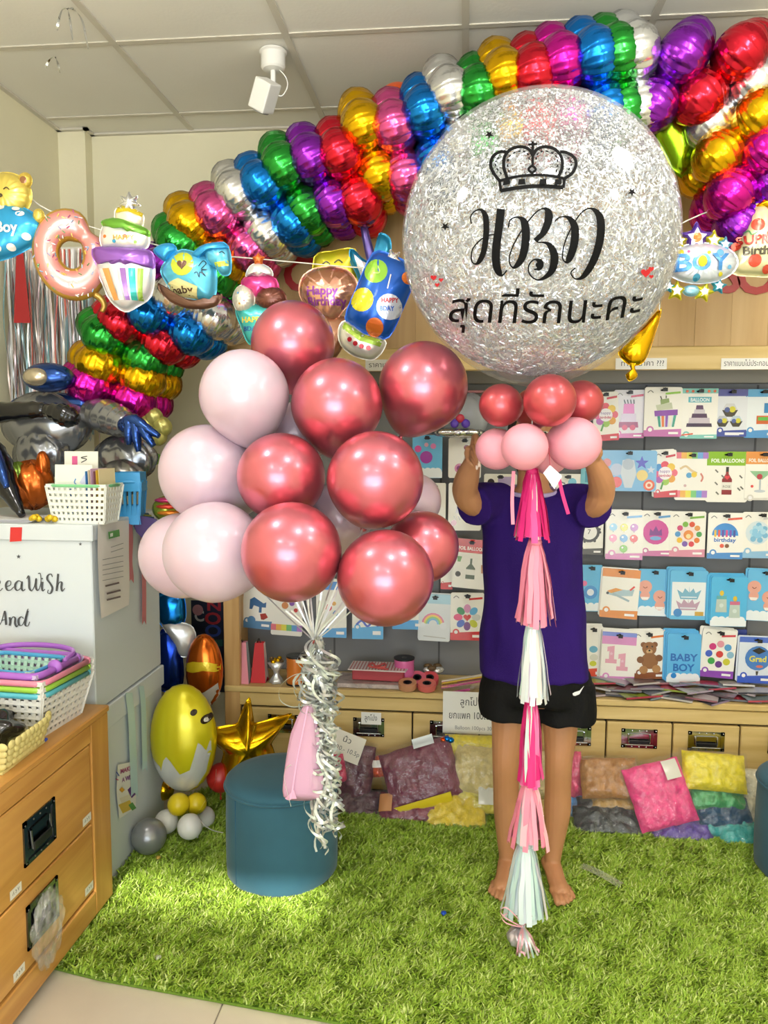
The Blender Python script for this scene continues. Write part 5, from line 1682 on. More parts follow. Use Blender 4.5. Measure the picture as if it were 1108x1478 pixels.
# ---- row A
pack(856, 566, 892, 636, 'white packet with a ring of flowers, beside the rose collar balloon', flowercard(36) + corner(36, '#c83a4a'), foot=(8, '#c83a44'), roll=0.05, dy=0.01, group=GA)
pack(886, 563, 929, 632, 'packet with a pink candle cake on legs, top row', corner(43, '#c83a60') + tiercake(21, 20, [14, 20, 26], [14, 12, 8], ['#d873b8', '#cfc0d8', '#9a3060']) + [('l', [(16 + i * 4, 20), (14 + i * 4.5, 14)], 1.5, '#3a3a4a', dict(n=1)) for i in range(4)] + [('c', 16, 54, 4, '#c83a60'), ('c', 27, 54, 4, '#c83a60')], body='#e3dfe8', foot=(6, '#c55a9c'), group=GA)
pack(930, 559, 983, 630, 'packet with tilted striped cake, same design as the cake balloon', corner(53, '#8ac04a') + [('p', [(16, 36), (46, 34), (42, 56), (22, 58)], '#d8dce0')] + [('p', [(18 + i * 6, 37), (22 + i * 6, 37), (24 + i * 4.6, 57), (21 + i * 4.6, 57)], c) for i, c in enumerate(['#3a9a8a', '#e07a4a', '#8a5ab8', '#e8e0d0', '#4aa090'])] + [('p', [(14, 34), (47, 32), (47, 40), (15, 42)], '#8a4ab0'), ('p', [(16, 26), (38, 22), (40, 31), (18, 34)], '#c2c8b0'), ('p', [(22, 18), (34, 16), (35, 22), (23, 25)], '#8aa068'), ('l', [(24, 18), (22, 13)], 1.5, '#5a5a4a', dict(n=1)), ('l', [(30, 16), (30, 12)], 1.5, '#5a5a4a', dict(n=1))], foot=(9, '#c070b0'), dy=0.012, group=GA)
pack(983, 561, 1034, 633, 'teal topped packet reading Balloon with dark purple tiered cake', [('p', [(10, 12), (42, 12), (42, 20), (10, 20)], '#5ab0c0'), ('t', '*BALLOON', 26, 18.6, 7, '#eef4f4', 26)] + tiercake(26, 24, [9, 14, 20, 28, 34], [6, 6, 6, 8, 5], ['#5a3a62', '#cfc6d0', '#4a2c54', '#c8bcc8', '#3a2646']) + [('p', [(2, 66), (18, 64), (18, 66), (2, 68)], '#d8603a'), ('c', 8, 4, 2, '#d8603a'), ('c', 16, 4, 2, '#d8603a'), ('c', 38, 4, 2, '#d8603a'), ('c', 46, 4, 2, '#d8603a')], head=(7, TEAL), foot=(5, TEAL), group=GA)
hexg = lambda cx, cy, r, c: [('p', [(cx + r * math.cos(a * PI / 3), cy + r * math.sin(a * PI / 3)) for a in range(6)], c), ('p', [(cx - r, cy), (cx + r, cy), (cx + r * 0.5, cy + r * 0.87), (cx - r * 0.5, cy + r * 0.87)], '#3a3430'), ('c', cx + r * 0.3, cy - r * 0.1, r * 0.4, '#d0c838'), ('c', cx - r * 0.35, cy - r * 0.05, r * 0.35, '#4a5a9a')]
pack(1033, 562, 1077, 630, 'navy topped packet with three hexagon balloons', hexg(20, 30, 11, '#cfd0d4') + hexg(10, 46, 9, '#b8bcc6') + hexg(29, 46, 9, '#b8c8d8') + [('p', [(14, 62), (34, 62), (34, 66), (14, 66)], '#e8e8ee')], body='#dcdfe6', head=(10, '#4a4f9c'), foot=(8, '#3a4a9c'), group=GA)
pack(1076, 562, 1124, 632, 'blue topped packet at the right end of the top row', [('p', [(26, 20), (44, 20), (44, 34), (26, 34)], '#2f7fb8'), ('p', [(16, 38), (34, 38), (34, 50), (16, 50)], '#c86030'), ('p', [(18, 40), (32, 40), (32, 45), (18, 45)], '#5ab04a'), ('c', 36, 28, 4, '#d84040')], body='#e2e8ec', head=(11, '#5aa6d8'), foot=(10, '#4a90cc'), group=GA)
GB = 'packets in the second row'
pack(868, 650, 946, 709, 'wide sky blue packet with silver astronaut and round balloons', [('c', 22, 28, 9, '#b0b8d0'), ('p', [(30, 14), (46, 14), (50, 34), (44, 54), (34, 54), (28, 34)], '#c4ccd4'), ('c', 38, 20, 8, '#aab4c2'), ('s', 57, 18, 10, '#5a5ac0'), ('c', 22, 46, 8, '#d8504a'), ('c', 58, 36, 8, '#e0c87a'), ('c', 68, 50, 8, '#d8603a'), ('c', 68, 50, 5, '#f0d8c0'), ('c', 68, 50, 2.5, '#d8603a'), ('s', 70, 28, 6, '#d0d8e8'), ('c', 8, 18, 6, '#c8706a')], body='#7fb4de', dy=0.02, group=GB)
pack(943, 650, 976, 718, 'white flower ring packet half covered by the blue astronaut packet', flowercard(33) + corner(33, '#c83a4a'), foot=(8, '#c83a44'), roll=0.06, stack=1, group=GB)
rb_cols = ['#e07a8a', '#e8b05a', '#e0d85a', '#7ac07a', '#6aa0d8', '#a87ac8']
rbband = lambda y, h, W: [('p', [(W * i / 6, y), (W * (i + 1) / 6, y), (W * (i + 1) / 6, y + h), (W * i / 6, y + h)], c) for i, c in enumerate(rb_cols)]
pack(975, 653, 1020, 722, 'packet with rainbow bands and a small unicorn', rbband(0, 9, 45) + rbband(55, 10, 45) + [('l', [(6, 24), (14, 20), (22, 26), (30, 30)], 3, '#d8c098'), ('c', 19, 33, 4, '#5aa0d0'), ('c', 26, 32, 4, '#e8c84a'), ('l', [(35, 30), (38, 36), (36, 42)], 2.4, '#c87a70'), ('c', 14, 48, 2, '#d0b0b0')], group=GB)
pack(1020, 652, 1078, 725, 'green topped foil balloons packet with a red wine bottle', [('t', '*FOIL BALLOONS', 29, 15.5, 7.5, '#eef4e6', 46), ('p', [(27, 24), (31, 24), (31, 32), (36, 40), (36, 62), (22, 62), (22, 40), (27, 32)], '#8a2030'), ('p', [(27, 22), (31, 22), (31, 29), (27, 29)], '#2a2a2e'), ('p', [(22, 44), (36, 44), (36, 55), (22, 55)], '#e6e2da'), ('t', 'ROSE', 29, 52, 5, '#3a3a3a', 11), ('h', 29, 37, 4, '#d83a4a')] + [('l', [(x, y), (x + 4, y + 4)], 2, '#6a6a66', dict(n=1)) for x, y in ((12, 26), (12, 44), (44, 52), (48, 50), (14, 58), (46, 34), (21, 34))], head=(20, '#86b62c'), group=GB)
pack(1076, 652, 1124, 722, 'orange topped foil balloons packet with a green cocktail glass', [('t', '*FOIL BALLOONS', 24, 15, 7, '#f6efe2', 40), ('p', [(6, 28), (38, 28), (24, 40), (18, 40)], '#8ab890'), ('l', [(21, 40), (21, 56)], 2.5, '#b8c0c8', dict(n=1)), ('c', 21, 57, 8, '#c0c8d0', 2), ('c', 20, 36, 4, '#b8384a'), ('c', 10, 50, 2, '#d84a4a'), ('c', 34, 48, 2, '#4a9ad8')], head=(18, '#e0924a'), foot=(3, '#d8d4cc'), group=GB)
pack(838, 672, 858, 712, 'teal packet glimpsed behind the raised arm', [('p', [(6, 8), (14, 8), (14, 24), (6, 24)], '#2f8aa0')], body='#6ab4c0', slot=False, group=GB)
GC = 'packets in the third row'
pack(832, 738, 870, 801, 'white packet with a black dial motif beside the purple sleeve', [('c', 18, 30, 15, '#2a2a2e'), ('c', 18, 30, 11, '#e8e6e2'), ('t', '7', 18, 33, 10, '#2a2a2e')] + [('c', 18 + 15 * math.cos(i), 30 + 15 * math.sin(i), 2, '#2a2a2e') for i in range(7)], foot=(8, '#4a4a48'), group=GC)
pack(875, 737, 927, 808, 'packet with seven plain coloured balloons in rows', corner(52, '#5a9ad0') + balls([(10, 24), (25, 24), (39, 24), (10, 40), (25, 40), (39, 40), (25, 55)], 5.5, ['#7ab8dc', '#c8c43a', '#b070b8', '#e08ab0', '#5a9ad0', '#c8383a', '#6ab03a']), foot=(8, '#c878b0'), stack=1, dy=0.012, group=GC)
pack(925, 737, 969, 803, 'packet with one big magenta princess balloon', corner(44, '#5a9ad0') + [('c', 21, 31, 18, '#c84a98'), ('p', [(12, 36), (13, 26), (17, 30), (21, 22), (25, 30), (29, 26), (30, 36)], '#7a3a8a'), ('c', 21, 40, 8, '#6aa0d0', 3)], foot=(7, '#c878a8'), group=GC)
pack(967, 738, 1017, 804, 'packet with a frilly birthday animal garland wreath', corner(50, '#7ab04a') + ring(26, 33, 15, 4, ['#4a9a5a', '#e07a3a', '#d84a5a', '#7a5ab0', '#e8b83a', '#5a9ad0', '#c84a7a', '#7ab04a', '#d8503a', '#e09a5a']) + [('c', 26, 33, 11, '#f2dcd8'), ('c', 26, 34, 7, '#e08a4a'), ('c', 26, 36, 3.5, '#f0d8a0')], foot=(9, '#d890a8'), group=GC)
pack(1022, 740, 1071, 807, 'packet with a round blue Happy Birthday candle balloon', corner(49, '#d8503a') + [('p', circ(24, 33, 18, 18, 20, PI, 2 * PI), '#2f86d0'), ('p', circ(24, 33, 18, 18, 20, 0, PI), '#f0eee6')] + [('p', [(9 + i * 5.2, 25), (12 + i * 5.2, 25), (12 + i * 5.2, 35), (9 + i * 5.2, 35)], c) for i, c in enumerate(['#d8b030', '#d8503a', '#5a3a9a', '#c84a8a', '#6a4ab0', '#3a4a9a'])] + [('t', '*birthday', 24, 42, 8, '#2f6ab8', 30), ('c', 20, 48, 3, '#d8503a'), ('c', 27, 48, 3, '#7a4a2a')], foot=(8, '#3f86c8'), group=GC)
pack(1071, 739, 1124, 806, 'packet with a pale blue clear confetti bubble balloon', corner(53, '#d0d0d0') + [('c', 22, 30, 17, '#d4e2ea')] + [('c', 22 + 11 * math.cos(i * 2.4) * (0.4 + 0.6 * (i % 3) / 2), 30 + 11 * math.sin(i * 2.4) * (0.4 + 0.6 * (i % 3) / 2), 4, c) for i, c in enumerate(['#8ac4e4', '#a8d4ea', '#7ab4d8'] * 5)], foot=(9, '#8ab8dc'), group=GC)
GD = 'packets in the fourth row'
cloud = lambda W, H: [('c', W * f, H - 9, 6, '#e8eef2') for f in (0.15, 0.32, 0.52, 0.7, 0.85)] + [('p', [(0, H - 9), (W, H - 9), (W, H - 0.5), (0, H - 0.5)], '#e8eef2')]
pack(838, 815, 868, 883, 'sky blue packet with small crown ball beside the purple shirt', [('c', 14, 40, 10, '#4a90d0'), ('c', 14, 40, 5, '#dce4f0'), ('c', 5, 27, 4, '#d870a0')] + [('c', 30 * f, 60, 5, '#e8eef2') for f in (0.2, 0.5, 0.8)] + [('p', [(0, 60), (30, 60), (30, 67), (0, 67)], '#e8eef2')], body=SKY, group=GD)
pack(868, 821, 921, 893, 'orange framed packet with a propeller plane', [('p', [(8, 34), (18, 29), (36, 30), (46, 28), (44, 38), (20, 40), (10, 38)], '#a8c0c8'), ('p', [(8, 33), (20, 28), (30, 30), (14, 36)], '#d8903a'), ('l', [(16, 36), (40, 46)], 3, '#9ab0b8', dict(n=1)), ('l', [(40, 30), (46, 24)], 2.5, '#c83a30', dict(n=1)), ('c', 9, 36, 2, '#3a3a3a')], head=(12, '#d8863c'), foot=(10, '#d8863c'), roll=-0.05, stack=1, dy=0.012, group=GD)
def babies(W):
    o = []
    for (x, y) in ((10, 30), (31, 44)):
        o += [('c', x, y - 4, 9.5, '#e0a090'), ('c', x, y + 9, 7, '#e0a090'), ('p', [(x - 6, y + 11), (x + 6, y + 11), (x + 4, y + 15), (x - 4, y + 15)], '#f0e8e4'), ('l', [(x - 3, y - 4), (x, y - 2), (x + 3, y - 4)], 1.0, '#8a4a3a')]
    return o
pack(921, 821, 967, 890, 'sky blue packet with two pink baby balloons, middle of fourth row', cloud(46, 69) + babies(46), body=SKY, group=GD)
crownp = lambda cx, cy, c: [('p', [(cx - 17, cy - 6), (cx - 9, cy - 1), (cx - 6, cy - 8), (cx, cy - 2), (cx, cy - 11), (cx + 1, cy - 2), (cx + 6, cy - 8), (cx + 9, cy - 1), (cx + 17, cy - 6), (cx + 12, cy + 8), (cx - 12, cy + 8)], c), ('l', [(cx - 11, cy + 5), (cx + 11, cy + 5)], 1.5, '#dde6ee', dict(n=1))]
pack(967, 823, 1020, 895, 'blue packet with two glittering crowns, one above the other', [('p', [(3, 17), (50, 17), (50, 66), (3, 66)], '#e6ebee')] + crownp(27, 34, '#7ab0cc') + crownp(26, 50, '#b89ab0') + [('c', 12, 62, 6, '#3f86c8'), ('p', [(36, 60), (48, 60), (48, 66), (36, 66)], '#c8a04a')], body=SKY, stack=3, dy=0.02, group=GD)
def bottle(x, y, c):
    return [('p', [(x - 7, y), (x + 7, y), (x + 8, y + 20), (x - 8, y + 20)], '#b8c8c0'), ('p', [(x - 7, y - 4), (x + 7, y - 4), (x + 7, y + 1), (x - 7, y + 1)], c), ('c', x, y - 8, 3, '#d8b83a', 4), ('c', x, y + 10, 3, '#d0dcd8')]
pack(1026, 832, 1077, 905, 'sky blue packet with two baby bottle balloons', cloud(51, 73) + bottle(15, 32, '#5aa8b0') + bottle(34, 40, '#c86a8a'), body='#4fb2e2', stack=3, dy=0.03, group=GD)
pack(1078, 822, 1126, 897, 'sky blue packet with pink baby balloons cut by the right edge', cloud(48, 75) + babies(48), body=SKY, roll=-0.03, stack=1, group=GD)
GE = 'packets in the bottom row'
pack(842, 903, 869, 979, 'white packet with three oval balloons beside the shorts', [('c', 14, 34, 6, '#6ab0d0', 5), ('c', 15, 46, 6, '#d8d8cc', 5), ('c', 14, 55, 5, '#c8cc3a', 4)], foot=(12, '#d8503a'), stack=2, group=GE)
pack(868, 912, 916, 986, 'pink packet with two pink number one balloons', [('p', [(0, 0), (48, 0), (48, 6), (0, 6)], '#7a8ad8')] + [q for x, y in ((14, 22), (30, 32)) for q in [('p', [(x - 6, y), (x + 4, y - 2), (x + 4, y + 18), (x + 8, y + 18), (x + 8, y + 24), (x - 8, y + 24), (x - 8, y + 18), (x - 3, y + 18), (x - 3, y + 6), (x - 6, y + 7)], '#dc9cb0'), ('s', x, y + 10, 3, '#e8c0d0')]], head=(18, '#d68cc4'), foot=(8, '#d68cc4'), stack=3, dy=0.02, roll=-0.03, group=GE)
bear = [('c', 15, 20, 4, '#7a4a26'), ('c', 31, 20, 4, '#7a4a26'), ('c', 23, 26, 10, '#8a5a30'), ('c', 23, 30, 4.5, '#c8a070', 3.5), ('c', 23, 44, 12, '#8a5a30'), ('c', 10, 42, 5, '#7a4a26'), ('c', 36, 40, 5, '#7a4a26'), ('c', 14, 57, 6, '#a87848'), ('c', 32, 56, 6, '#a87848'), ('c', 20, 23, 1.2, '#1a120c'), ('c', 27, 23, 1.2, '#1a120c'), ('c', 23, 28.5, 1.4, '#1a120c')]
pack(914, 910, 961, 981, 'packet with a brown teddy bear balloon', corner(47, '#d8702a') + bear, foot=(9, '#8a5232'), stack=2, dy=0.014, roll=0.06, group=GE)
pack(963, 914, 1010, 987, 'sky blue packet spelling BABY BOY in blue balloon letters', cloud(47, 73) + [('t', '*BABY', 24, 40, 15, '#2a6ab8', 38), ('t', '*BOY', 24, 55, 15, '#2a6ab8', 30), ('c', 10, 62, 4, '#2f86d0')], body='#58b0e4', stack=4, dy=0.03, group=GE)
pack(1012, 908, 1060, 979, 'packet with a circle of eight plain balloons, purple band', corner(48, '#c83a4a') + ring(26, 36, 15, 5, ['#8ab8d0', '#c8c43a', '#6a3a8a', '#3a9a4a', '#3a5ac0', '#c82a7a', '#d890a0', '#4a9ad0']) + [('c', 26, 36, 5, '#c8383a')], foot=(9, '#8a4ab0'), stack=2, dy=0.014, roll=-0.06, group=GE)
pack(1066, 919, 1116, 987, 'blue framed packet with a round graduation balloon', [('c', 27, 31, 18, '#3f78c0'), ('p', [(18, 20), (28, 15), (38, 20), (28, 25)], '#1c1c22'), ('t', '*Grad', 27, 36, 12, '#d8d04a', 24), ('c', 30, 43, 5, '#c86a5a', 2), ('p', [(25, 50), (29, 50), (28, 56), (26, 56)], '#3a3a3a')], body='#d8e0ec', head=(8, '#4a6cc8'), foot=(10, '#3a5ac0'), stack=1, dy=0.02, roll=-0.02, group=GE)
pack(1050, 908, 1076, 962, 'dark blue packet behind the graduation packet', [], body='#2f3f8a', slot=False, dy=-0.012, group=GE)
GL = 'packets between the rose bunch and the person'
pack(595, 628, 638, 690, 'sky blue packet with pink balloons right of the rose bunch', cloud(43, 62) + [('c', 8, 20, 5, '#d8509a'), ('c', 20, 32, 9, '#a03aa0'), ('c', 30, 16, 4, '#d878b0'), ('c', 20, 14, 3, '#e8b0c8')], body=SKY, group=GL)
pack(647, 632, 694, 690, 'white packet with a doll motif beside the raised arm', [('c', 26, 14, 4, '#8a3048'), ('c', 16, 44, 7, '#d08ab0'), ('c', 16, 44, 4, '#8a3a7a'), ('l', [(26, 18), (22, 34), (18, 40)], 2, '#c8b8b0')], group=GL)
pack(610, 697, 643, 752, 'white packet with a curly haired face', [('c', 12, 16, 10, '#3a2a24'), ('c', 12, 18, 7, '#d8a888')], group=GL)
pack(647, 697, 694, 766, 'white packet with a pale princess dress behind the elbow', [('p', [(16, 14), (24, 14), (28, 44), (10, 44)], '#d4d2dc'), ('c', 8, 58, 4, '#d8a0b8')] + [('l', [(8 + 6 * i, 48), (11 + 6 * i, 54)], 1.3, '#c8c4c8', dict(n=1)) for i in range(4)], group=GL)
pack(698, 684, 745, 760, 'white packet half hidden behind the left shoulder', [('c', 10, 12, 5, '#3a3030'), ('p', [(20, 4), (40, 4), (40, 16), (20, 16)], '#b8a8d0')], group=GL)
pack(795, 684, 842, 752, 'white packet half hidden behind the right shoulder', [('c', 30, 12, 6, '#5ab0c8'), ('l', [(8, 10), (20, 14)], 2, '#3a3a3a', dict(n=1))], group=GL)
pack(654, 778, 703, 850, 'red topped foil balloons packet with champagne bottle and drinks', [('t', '*FOIL BALLOONS', 26, 16, 7, '#f4e6e0', 40), ('p', [(24, 28), (27, 28), (27, 36), (32, 42), (32, 58), (19, 58), (19, 42), (24, 36)], '#4a5a44'), ('p', [(19, 44), (32, 44), (32, 52), (19, 52)], '#e8e6de'), ('c', 8, 52, 4, '#2a2422'), ('p', [(5, 26), (12, 26), (10, 34), (6, 34)], '#6a9a5a'), ('p', [(40, 36), (45, 36), (44, 48), (41, 48)], '#c8906a')], head=(20, '#c83a38'), roll=-0.07, dy=0.01, group=GL)
pack(636, 792, 653, 851, 'white packet edge with red foot beside the champagne packet', [], foot=(9, '#c8303a'), slot=False, dy=-0.01, group=GL)
def rainbowp(cx, cy, r):
    return [('l', circ(cx, cy, r - i * 2.6, None, 10, PI, 2 * PI), 2.6, c, dict(n=1)) for i, c in enumerate(['#d87a98', '#e8c45a', '#8ac07a', '#7ab0d8'])] + [('c', cx + r, cy + 2, 5, '#e2e6ea'), ('c', cx - r, cy + 2, 4, '#e2e6ea')]
pack(604, 857, 650, 926, 'pale packet with a pastel rainbow and clouds', rainbowp(21, 44, 15) + [('l', [(8, 62), (40, 64)], 1.2, '#b8b8b4', dict(n=1))], body='#d8dde0', head=(14, '#a8cfe0'), roll=-0.03, stack=1, group=GL)
petal8 = [('p', E_(24 + 13 * math.cos(i * PI / 4), 36 + 13 * math.sin(i * PI / 4), 6.5, 5, 12, i * PI / 4), c) for i, c in enumerate(['#d0d4d0', '#c8cc4a', '#7a4a8a', '#4a6ac0', '#d84a7a', '#3a8a5a', '#d898c0', '#6ab0dc'])]
pack(650, 855, 698, 925, 'packet with a fan of coloured heart balloons around a red one', corner(48, '#c83a3a') + petal8 + [('h', 24, 36, 6, '#c83a3a')], foot=(11, '#c8353a'), group=GL)
pack(566, 862, 616, 909, 'blue footed packet peeking out below the rose balloons', [('c', 24, 24, 6, '#c86a5a'), ('c', 14, 30, 4, '#7aa0c8')], foot=(12, '#3f9ad8'), slot=False, group=GL)
pack(508, 862, 553, 923, 'packet with blue script and blue foot below the bunch', [('l', [(6, 40), (14, 34), (22, 42), (30, 36), (38, 42)], 3, '#3f5ac0')], foot=(16, '#4aa4dc'), slot=False, group=GL)
pack(456, 835, 500, 921, 'packet with small coloured figures behind the silver ribbon strands', [('c', 18, 42, 5, '#c84a5a'), ('c', 28, 50, 4, '#4a8ac8'), ('c', 26, 36, 3, '#d8a03a'), ('p', [(8, 4), (36, 4), (36, 16), (8, 16)], '#3f86d0')], foot=(12, '#4a9ad8'), slot=False, group=GL)
pack(391, 848, 437, 918, 'packet with a rainbow band left of the silver ribbon strands', rbband(54, 9, 46) + [('c', 20, 26, 5, '#d08a5a'), ('c', 30, 22, 4, '#8a5ab0'), ('c', 36, 32, 3, '#c84a4a')], roll=-0.04, slot=False, group=GL)
pack(350, 842, 394, 908, 'white packet with a blue dog motif at the left end', [('p', [(10, 24), (16, 20), (30, 28), (34, 26), (34, 34), (28, 34), (28, 42), (24, 42), (24, 34), (16, 32), (14, 38), (10, 38)], '#3f6a9a'), ('p', [(26, 44), (34, 42), (38, 48), (32, 52), (28, 52)], '#a83a34'), ('c', 14, 54, 6, '#5a8ab8')], foot=(10, '#5a86b0'), roll=-0.08, slot=False, group=GL)
# ------------------------------------------------------------------ things on the shelf
SZ = 0.441
def on_shelf(u, Y):
    """point on the shelf top below pixel column u at depth Y"""
    q = P(u, 985, Y)
    return Vector((q.x, Y, SZ))
def carrier(u0, u1, vtop, Y, col, side, label):
    b = on_shelf((u0 + u1) / 2, Y)
    k = S(1, u0, 960, Y)
    w_ = (u1 - u0) * k
    h = P(u0, vtop, Y).z - SZ
    d = 0.06
    t = thing('gift_bag', label, 'gift bag', b, 'gift bags on the shelf')
    v = [(-w_ / 2, -d / 2, 0), (w_ / 2, -d / 2, 0), (w_ / 2, d / 2, 0), (-w_ / 2, d / 2, 0), (-w_ * 0.28, -d * 0.12, h), (w_ * 0.3, -d * 0.12, h), (w_ * 0.3, d * 0.3, h), (-w_ * 0.28, d * 0.3, h)]
    mk('bag_front', MB().add(v, [(0, 1, 5, 4), (3, 7, 6, 2), (0, 3, 2, 1)]), mat('bag ' + col, col, 0.6), t, world=False)
    sv = [v[1], (w_ / 2 + 0.0, 0.0, 0.02), v[2], v[6], (w_ * 0.2, d * 0.1, h * 0.95), v[5]]
    mk('bag_side', MB().add(sv, [(0, 1, 4, 5), (1, 2, 3, 4)]).add([v[3], v[0], v[4], v[7]], [(0, 1, 2, 3)]), mat('bag ' + side, side, 0.6), t, world=False)
    mk('handle', MB().tube(spline([(-w_ * 0.1, -d * 0.1, h), (0, -d * 0.15, h + 0.02), (w_ * 0.12, -d * 0.1, h)], 5), 0.0018, 6), M_dark, t, world=False)
carrier(334, 362, 926, 3.10, '#dc8a98', '#8a9094', 'pink paper gift bag at the left end of the shelf')
carrier(364, 386, 927, 3.12, '#c8252c', '#c9b4b2', 'red paper gift bag next to the pink one on the shelf')
def spool(u, vtop, vbot, wpx, Y, col, label):
    b = on_shelf(u, Y)
    k = S(1, u, 960, Y)
    r, h = wpx * k / 2, (vbot - vtop) * k
    t = thing('ribbon_spool', label, 'ribbon spool', b, 'ribbon spools on the shelf')
    mk('ribbon_roll', MB().lathe([(r * 0.3, 0.006), (r * 0.95, 0.006)] + [(r * (0.97 + 0.03 * (i % 2)), 0.008 + (h - 0.016) * i / 16) for i in range(17)] + [(r * 0.95, h - 0.006), (r * 0.3, h - 0.006)], 28), mat('spool ' + col, col, 0.35, 0.1), t, True, world=False)
    for z in (0.003, h - 0.003):
        mk('flange', MB().lathe([(r * 0.35, z - 0.003), (r * 1.04, z - 0.003), (r * 1.04, z + 0.003), (r * 0.35, z + 0.003)], 28), M_dark, t, world=False)
    mk('core', MB().lathe([(r * 0.3, h - 0.004), (r * 0.22, h + 0.001), (r * 0.1, h - 0.003)], 16), mat('grey core', '#6a6a6a', 0.5), t, world=False)
spool(427, 946, 988, 27, 3.10, '#d67a2e', 'orange curling ribbon spool with black flanges on the shelf')
spool(583, 934, 972, 29, 3.16, '#d86aa4', 'pink curling ribbon spool with black flanges on the shelf')
# small wrapped bouquet
b = on_shelf(399, 3.11)
t = thing('mini_bouquet', 'tiny gold and silver foil bouquet between gift bag and orange spool', 'bouquet', b)
mk('wrapper', MB().lathe([(0.028, 0.0), (0.022, 0.015), (0.009, 0.035), (0.012, 0.05), (0.034, 0.085)], 16, rfn=lambda a, z: 1 + 0.18 * math.sin(6 * a)), M_silver, t, True, world=False)
for i in range(6):
    a = i * 1.05
    mk('blossom', MB().ell((0.02 * math.cos(a), 0.016 * math.sin(a), 0.09 + 0.008 * (i % 2)), (0.011, 0.011, 0.009), 8, 6), FM['gold'] if i % 3 else mat('bouquet brown', '#5a4426', 0.6), t, True, world=False)
# striped heart box lying on a flat pack
b = on_shelf(540, 3.12)
t = thing('flat_pack', 'clear flat packet of printed cards lying on the shelf', 'packet', b)
mk('cards', MB().box(-0.15, 0.16, -0.05, 0.10, 0.0, 0.018), mat('flat pack card', '#b9a9a6', 0.5, var=(40, 0.3)), t, world=False, bev=0.003)
mk('film', MB().box(-0.16, 0.17, -0.055, 0.105, 0.0, 0.021), film_mat(), t, world=False, bev=0.003)
b = b + Vector((0.01, 0.03, 0.022))
t = thing('striped_box', 'small white and red striped flap box with a red bow', 'box', b)
mk('box_body', MB().prism([(-0.10, -0.04), (0.11, -0.05), (0.13, 0.05), (-0.10, 0.05)], 0, 0.045), mat('red card', '#b3404a', 0.5), t, world=False, bev=0.003)
lid = MB().prism([(-0.115, -0.06), (0.12, -0.07), (0.14, 0.06), (-0.11, 0.06)], 0.046, 0.05)
lid = mk('flap', lid, mat('stripe white', '#ddd2d0', 0.5), t, world=False)
mk('stripes', MB().add([p for i in range(18) for p in ((-0.108 + i * 0.0128, -0.06, 0.0504), (-0.103 + i * 0.0128, -0.06, 0.0504), (-0.101 + i * 0.0128, 0.056, 0.0504), (-0.106 + i * 0.0128, 0.056, 0.0504))], [(4 * i, 4 * i + 1, 4 * i + 2, 4 * i + 3) for i in range(18)]), mat('stripe red', '#bb6b70', 0.5), lid, world=False)
mk('bow', MB().tube(spline([(0, -0.04, 0.054), (-0.03, -0.05, 0.062), (-0.02, -0.02, 0.066), (0, -0.035, 0.058), (0.03, -0.02, 0.066), (0.035, -0.05, 0.062), (0, -0.04, 0.054), (0.05, -0.06, 0.055)], 5), 0.004, 6), mat('bow red', '#c0504e', 0.4), t, True, world=False)
# tape rolls
for (u, dz, Y, col, lb) in ((588, 0, 3.07, '#c9906a', 'tan tape roll at the front left of the roll pile'), (602, 0.002, 3.14, '#d4607a', 'rose tape roll at the back of the roll pile'), (616, 0.0, 3.07, '#d76b62', 'coral tape roll at the front right of the roll pile'), (620, 0.0, 3.15, '#cf4e58', 'red tape roll leaning at the back right of the roll pile')):
    b = on_shelf(u, Y) + Vector((0, 0, dz + 0.002))
    t = thing('tape_roll', lb, 'tape roll', b, 'tape rolls on the shelf')
    RM = Matrix.Translation((0, 0, 0.02)) @ Matrix.Rotation(math.radians(28 if Y > 3.1 else 12), 4, 'X')
    mk('roll', MB().lathe([(0.018, -0.012), (0.036, -0.012), (0.037, 0.0), (0.036, 0.012), (0.018, 0.012), (0.018, -0.012)], 28, M=RM), mat('tape ' + col, col, 0.4), t, True, world=False, sharp=0.7)
    mk('core', MB().lathe([(0.012, -0.011), (0.018, -0.011), (0.018, 0.0115), (0.012, 0.0115), (0.012, -0.011)], 20, M=RM), M_dark, t, world=False)
# sparkler sticks
t = thing('stick_bundle', 'clear bag of yellow, white and pink sparkler sticks on the shelf', 'stick pack', on_shelf(668, 3.1))
for i in range(16):
    y0, z0 = random.uniform(-0.03, 0.03), random.uniform(0.006, 0.03)
    mk('stick', MB().tube([(-0.085, y0, z0), (0.085, y0 + random.uniform(-0.01, 0.01), z0 + 0.035)], 0.0032, 6), mat('stick %d' % (i % 4), ['#d8b43a', '#dcd6cc', '#c8588a', '#c9a060'][i % 4], 0.5), t, world=False)
mk('film', MB().box(-0.088, 0.088, -0.038, 0.038, 0.0, 0.036, M=Matrix.Translation((0, 0, 0.018)) @ Matrix.Rotation(-0.2, 4, 'Y') @ Matrix.Translation((0, 0, -0.016))), film_mat(), t, world=False, bev=0.008)
mk('label_card', MB().box(-0.08, 0.03, -0.040, -0.0385, 0.004, 0.014, M=Matrix.Rotation(-0.2, 4, 'Y')), mat('pink label', '#c04a8a', 0.4), t, world=False)
t = thing('foil_flower', 'crumpled dark foil flower behind the tape rolls', 'foil flower', on_shelf(625, 3.2))
for i in range(7):
    a = i * 0.9
    mk('leaf', MB().ell((0.025 * math.cos(a), 0.02 * math.sin(a), 0.05 + 0.01 * (i % 2)), (0.02, 0.016, 0.012), 8, 5), mat('bouquet brown', '#5a4426', 0.6) if i % 2 else M_silver, t, True, world=False)
mk('stem', MB().lathe([(0.012, 0), (0.006, 0.02), (0.016, 0.05)], 10), M_silver, t, world=False)
